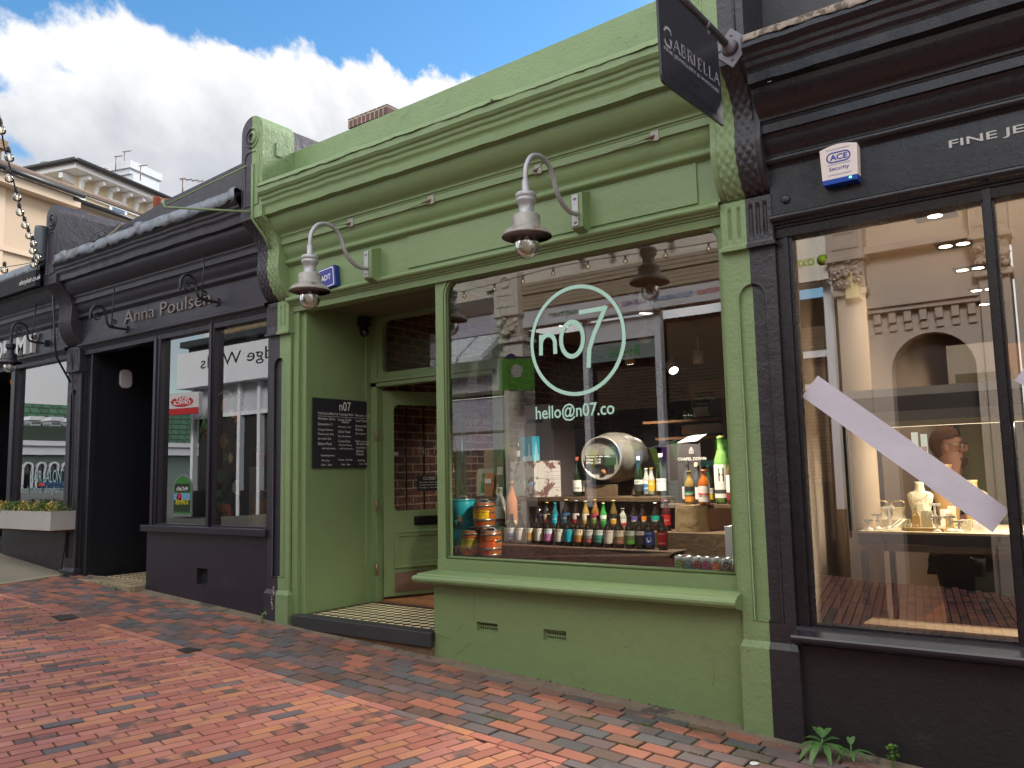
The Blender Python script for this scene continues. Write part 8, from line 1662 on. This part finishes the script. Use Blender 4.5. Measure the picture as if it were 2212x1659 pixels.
for k, b_ in enumerate(bl):
    c = rp_(*b_); rb_ = .036; up_ = (rp_(b_[0]-6, b_[1]-60, b_[2]) - c).normalized() if k < 10 else Vector((0, 0, 1)); o = MB().lathe([(0, -rb_), (rb_*.5, -rb_*.87), (rb_*.87, -rb_*.5), (rb_, 0), (rb_*.87, rb_*.5), (rb_*.5, rb_*.9), (rb_*.36, rb_*1.15)], c, 18, up_).build('bulb', BULB, sl_t)
    bo_ = o; MB().lathe([(.013, .040), (.017, .045), (.017, .075), (.010, .085)], c, 10, up_).build('socket', CB_, bo_)
    MB().lathe([(.004, -.018), (.006, 0), (.004, .02)], c, 6, up_).build('filament', M('filament', (1, .75, .45), .4, emit=.8), bo_)
# string of bulbs over the street, seen in the glass
s2 = thing('string_lights', 'second festoon cable of round bulbs along the parapet across the street, seen mirrored', 'string lights', (-5, OY+.9, 4.6))
P = [(-13, OY+.7, 4.95), (-9, OY+.75, 4.62), (-6.5, OY+.8, 4.70), (-4, OY+.8, 4.62), (-1.5, OY+.8, 4.72), (2, OY+.8, 4.65)]; P = smooth_path(P, 12); MB().tube(P, .006, 6).build('cable', CB_, s2)
for k in range(2, len(P)-1, 3):
    c = P[k] + Vector((0, 0, -.09)); MB().lathe([(0, -.035), (.03, -.018), (.035, 0), (.03, .018), (.012, .045)], c, 14).build('bulb', BULB, s2); MB().lathe([(.008, -.01), (.010, .01), (0, .02)], c, 8).build('filament', M('hot_filament', (1, .55, .2), .4, emit=5), s2); MB().lathe([(.014, .04), (.016, .085)], c, 8).build('socket', CB_, s2)
# ------------------------------------------------------------------ pavement details
dc = thing('drain_cover', 'dark square iron drain cover sunk in the road bricks', 'drain cover', (-7.4, 3.5, GZ(-7.4)))
mb = MB(); mb.prism([(-7.53, 3.445, GZ(-7.53)+.003), (-7.29, 3.41, GZ(-7.29)+.003), (-7.305, 3.58, GZ(-7.3)+.003), (-7.504, 3.605, GZ(-7.5)+.003)], (0, 0, .004)); mb.build('plate', M('sunk_iron', (.03, .024, .022), .7, var=.3, vs=20, bump=.8), dc)
dc2 = thing('drain_grate', 'small slotted iron grate at the pavement edge', 'drain cover', (-5.65, 3.57, GZ(-5.65)))
mb = MB(); mb.box((-5.73, 3.51, GZ(-5.73)-.01), (-5.58, 3.64, GZ(-5.65)+.004)); mb.mi = 1
for k in range(7): mb.box((-5.72+k*.02, 3.52, GZ(-5.65)), (-5.71+k*.02, 3.63, GZ(-5.65)+.008))
mb.build('grate', [MC['sunk_iron'], M('grate_bars', (.09, .08, .075), .5, metal=.5)], dc2)
mb = MB(); mb.add([(-1.60+.022*math.cos(a)*(1+.1*math.sin(5*a)), 4.155+.028*math.sin(a)*(1+.1*math.sin(3*a)), GZ(-1.6)+.0045) for a in [k*.35 for k in range(18)]], [list(range(18))]); mb.build('paint_spot', M('white_splash', '#b9bcbe', .8), loc=(-1.6, 4.15, GZ(-1.6)), label='white splash of paint on the bricks near the big weed', category='paint spot')
rw = random.Random(77)
def leaf(mb, base, dr, ln, wd, droop, tw=0):
    dr = Vector(dr).normalized(); sd2 = dr.cross(Vector((0, 0, 1))).normalized(); rows = []
    for k in range(9):
        f_ = k/8; c = Vector(base) + Vector((dr.x, dr.y, 0))*ln*f_ + Vector((0, 0, ln*(dr.z*f_ - droop*f_*f_))); w_ = wd*math.sin(math.pi*min(1, f_*.93+.07))**.8*(1 + .12*math.sin(k*4)); up_ = Vector((0, 0, w_*.35)); rows.append([c - sd2*w_ + up_, c, c + sd2*w_ + up_])
    mb.sm = True; mb.sheet(rows); mb.sm = False
def weed(x_, y_, label, leaves, mat, stem_h=.06, grp=None):
    t = thing('weed', label, 'plant', (x_, y_, GZ(x_))); 
    for (az, ln, wd, el, dp, h_) in leaves:
        mb = MB(); leaf(mb, (x_+.005*math.cos(az), y_+.005*math.sin(az), GZ(x_)+h_), (math.cos(az), math.sin(az), el), ln, wd, dp); mb.build('leaf', mat, t)
    MB().tube([(x_, y_, GZ(x_)-.01), (x_, y_-.005, GZ(x_)+stem_h)], .004, 6).build('stem', mat, t); return t
WG = M('weed_leaf', (.06, .145, .035), .45, var=.3, vs=30, bump=.3, bs=90); WL = M('young_weed', (.12, .24, .04), .5, var=.3, vs=30)
wx, wy = -1.36, 4.50
weed(wx, wy, 'largest weed, broad drooping leaves, growing at the foot of the black wall beside the pier', [(R(a), l_, .016+.004*rw.random(), e_, d_, h_) for a, l_, e_, d_, h_ in ((175, .13, .45, .55, .07), (205, .15, .3, .6, .06), (235, .17, .2, .7, .06), (262, .17, .1, .65, .07), (300, .15, .25, .7, .06), (335, .13, .3, .5, .06), (0, .14, .4, .5, .05), (30, .10, .6, .4, .07), (120, .08, .9, .2, .09), (60, .09, 1.1, .3, .09), (165, .08, 1.2, .2, .09))], WG, .09)
weed(wx+.135, wy+.02, 'smaller leafy weed to the right of the largest one', [(R(a), l_, .012, e_, d_, h_) for a, l_, e_, d_, h_ in ((200, .09, .4, .5, .05), (240, .10, .2, .6, .05), (290, .09, .3, .6, .05), (330, .11, .3, .4, .05), (10, .12, .3, .4, .05), (80, .06, 1.2, .2, .08), (130, .05, 1.4, .2, .08))], WG, .08)
xw = at(*sub((2900, 2200, 1196/2212), 1235, 1440), 4.56)[0]
w3 = weed(xw, 4.555, 'small bushy weed with brown tips at the foot of the black wall', [(R(rw.uniform(0, 360)), rw.uniform(.02, .05), .009, rw.uniform(.3, 1.5), .4, rw.uniform(.03, .11)) for _ in range(34)], WL, .12)
weed(-6.02, 4.50, 'pale green seedling at the foot of the dark pier beside the green pier', [(R(a), l_, .008, e_, .3, h_) for a, l_, e_, h_ in ((190, .06, .5, .03), (240, .07, .6, .05), (300, .07, .5, .04), (350, .06, .7, .06), (90, .05, 1.3, .07), (270, .05, 1.3, .08))], WL, .08)
weed(-8.36, 4.455, 'tiny green weed against the sandstone step', [(R(a), .04, .008, .5, .4, .02) for a in range(0, 360, 45)], WG, .03)
mb = MB()
for k in range(420):
    x_, y_ = rw.uniform(-9, 0), rw.choice([4.52 - abs(rw.gauss(0, .05)), 4.55 - abs(rw.gauss(0, .05)), 3.58+rw.gauss(0, .03), rw.uniform(2, 4.5)]); r_ = rw.uniform(.002, .006); a = rw.uniform(0, 3)
    mb.add([(x_+r_*math.cos(a), y_+r_*math.sin(a), GZ(x_)+.004), (x_-r_*math.sin(a), y_+r_*.6*math.cos(a), GZ(x_)+.006), (x_-r_*math.cos(a), y_-r_*math.sin(a), GZ(x_)+.004), (x_+r_*math.sin(a), y_-r_*.6*math.cos(a), GZ(x_)+.004)], [(0, 1, 2, 3)])
mb.build('grit', M('pale_grit', '#9a8b76', .9, var=.4, vs=3), kind='stuff', label='scattered pale grit and leaf scraps on the bricks', category='litter')

# bunting and posters in the charity shop window, seen mirrored
bn = thing('bunting', 'string of green, blue and purple pennants in the shop window across the street, mirrored', 'bunting', (-5.2, OY-.02, 2.2))
pts_ = [mir(A4, a, b_) for a, b_ in ((-100, 1350), (200, 1290), (450, 1200), (640, 1250), (800, 1310), (1000, 1250), (1200, 1180))]
MB().tube([(a, OY-.02, b_) for a, b_ in pts_], .006, 5).build('string', MC['white_vinyl'] if 'white_vinyl' in MC else WCHALK, bn)
for px, py, c_ in ((50, 1330, '#a8b81e'), (400, 1240, '#2a86b4'), (580, 1250, '#2f8f3c'), (650, 1340, '#3a9ad0'), (880, 1300, '#7f9f28'), (965, 1290, '#5a2f86'), (1150, 1215, '#3f8a34')):
    a, b_ = mir(A4, px, py); MB().prism([(a-.10, OY-.03, b_), (a+.10, OY-.03, b_), (a, OY-.03, b_-.30)], (0, .003, 0)).build('pennant', M('pennant_'+c_.strip('#'), c_, .7), bn)
def poster(name, label, zr, p0, p1, c_, lines=(), tc_='#3c443c'):
    (xa, zt_), (xb, zb_) = mir(zr, *p0), mir(zr, *p1); t = thing('poster', label, 'poster', (xa, OY-.04, zb_)); wall_piece(t, 'sheet', M('sheet_'+c_.strip('#'), c_, .7), ((xa, OY-.055, zb_), (xb, OY-.05, zt_)))
    for k, s_ in enumerate(lines): face_text(s_, xb-.03, zt_-(k+1)*(zt_-zb_)/(len(lines)+1.5), xb-xa-.06, (zt_-zb_)/(len(lines)+2.5)*.6, OY-.049, M('ink_'+tc_.strip('#'), tc_, .7), 'lettering', t)
poster('p', 'pale green paper notice in the charity shop window, mirrored on the cask', A4, (200, 1275), (385, 1430), '#9ccf9c')
poster('p', 'bright green paper notice below the pale one, mirrored on the cask', A4, (205, 1432), (375, 1545), '#1f8f3c')
poster('p', 'lime green poster about reopening, mirrored near the right edge of the big window', A4, (1665, 1195), (1870, 1640), '#3fae2c', ("WE'RE", 'RE-OPENING', '13th'), '#cfe8c0')
poster('p', 'grey green notice reading KEEPING YOU SAFE across the street, mirrored', A6, (1005, 240), (1185, 605), '#8aa394', ('KEEPING', 'YOU SAFE', 'please read', 'this notice'), '#33443a')
poster('p', 'teal closed sign across the street, mirrored among the bottles', A4, (1490, 1465), (1690, 1540), '#2f7f78', ('CLOSED',), '#c0d8d2')
# chalk pen greeting on the side window of the green shop
mb = MB()
for s_, p0, p1 in (('special occasion', (160, 1160), (455, 1200)), ('coming up?', (165, 1250), (440, 1290)), ('Hire downstairs for Private', (505, 1270), (1000, 1400))):
    ya, za_ = atx(*sub(A3, *p0), -4.09); yb, zb_ = atx(*sub(A3, *p1), -4.09)
    yb = min(yb, 5.36)
    text_mb(s_, (-4.086, ya, za_-.03), (0, 1, -.06), (0, 0, 1), yb-ya, .055, ext=0, mb=mb)
mb.build('pen_lettering', M('pen_white', '#b9c4bc', .9), green)

# flaked paint patches low on the dark pier
mb = MB()
for cx_, cz_, n_ in ((-5.985, .63, 9), (-5.99, .50, 14), (-6.0, .56, 5), (-6.07, .44, 4)):
    for k in range(n_):
        a = rw.uniform(0, 6.28); r_ = abs(rw.gauss(0, .018)); px_, pz_ = cx_+r_*math.cos(a)*.6, cz_+r_*math.sin(a)*1.4; q_ = rw.uniform(.004, .012)
        mb.add([(px_+q_*math.cos(b_)*rw.uniform(.5, 1.1), 4.5765, pz_+q_*math.sin(b_)*rw.uniform(.6, 1.4)) for b_ in [k2*1.05 for k2 in range(6)]], [list(range(6))[::-1]])
mb.build('flaked_patch', M('bare_render', '#b9a99a', .9, var=.2, vs=30), anna)

# hairline cracks and the ragged dark joint at the foot of the green wall
CRK = M('crack_dark_green', (.035, .05, .025), .9); wall_ = [c for c in green.children if c.name.startswith('stall_riser')][0]
B5 = (1400, 2200, 1500/2212); mb = MB()
for P in ([(610, 640), (630, 612), (660, 598), (690, 566), (720, 552)], [(737, 215), (733, 250), (735, 300), (729, 340), (731, 420)], [(655, 440), (640, 470), (632, 480)], [(515, 500), (540, 505), (570, 520), (590, 522)], [(1520, 900), (1545, 930), (1548, 960)], [(1600, 560), (1625, 575), (1660, 570)], [(2140, 700), (2150, 760), (2135, 800)]):
    Q = [ats(B5, a, b_, 4.619) for a, b_ in P]; MB.tube(mb, [(a, 4.6195, b_) for a, b_ in Q], .0009, 4)
mb.build('crack', CRK, wall_)
mb = MB(); rows = []; rk = random.Random(9)
for i in range(160):
    x_ = -4.15 + i*.0147; rows.append([(x_, 4.6185, GZ(x_)-.01), (x_, 4.6185, GZ(x_)+.012+abs(rk.gauss(0, .006)))])
mb.sheet(rows); mb.build('bottom_joint', M('earthy_joint', (.022, .016, .012), 1, var=.3), wall_)
mb = MB(); rows = []
for i in range(140):
    x_ = -8.08 + i*.0142; rows.append([(x_, 4.6185, GZ(x_)-.01), (x_, 4.6185, GZ(x_)+.008+abs(rk.gauss(0, .005)))])
mb.sheet(rows); mb.build('bottom_joint', MC['earthy_joint'], anna)
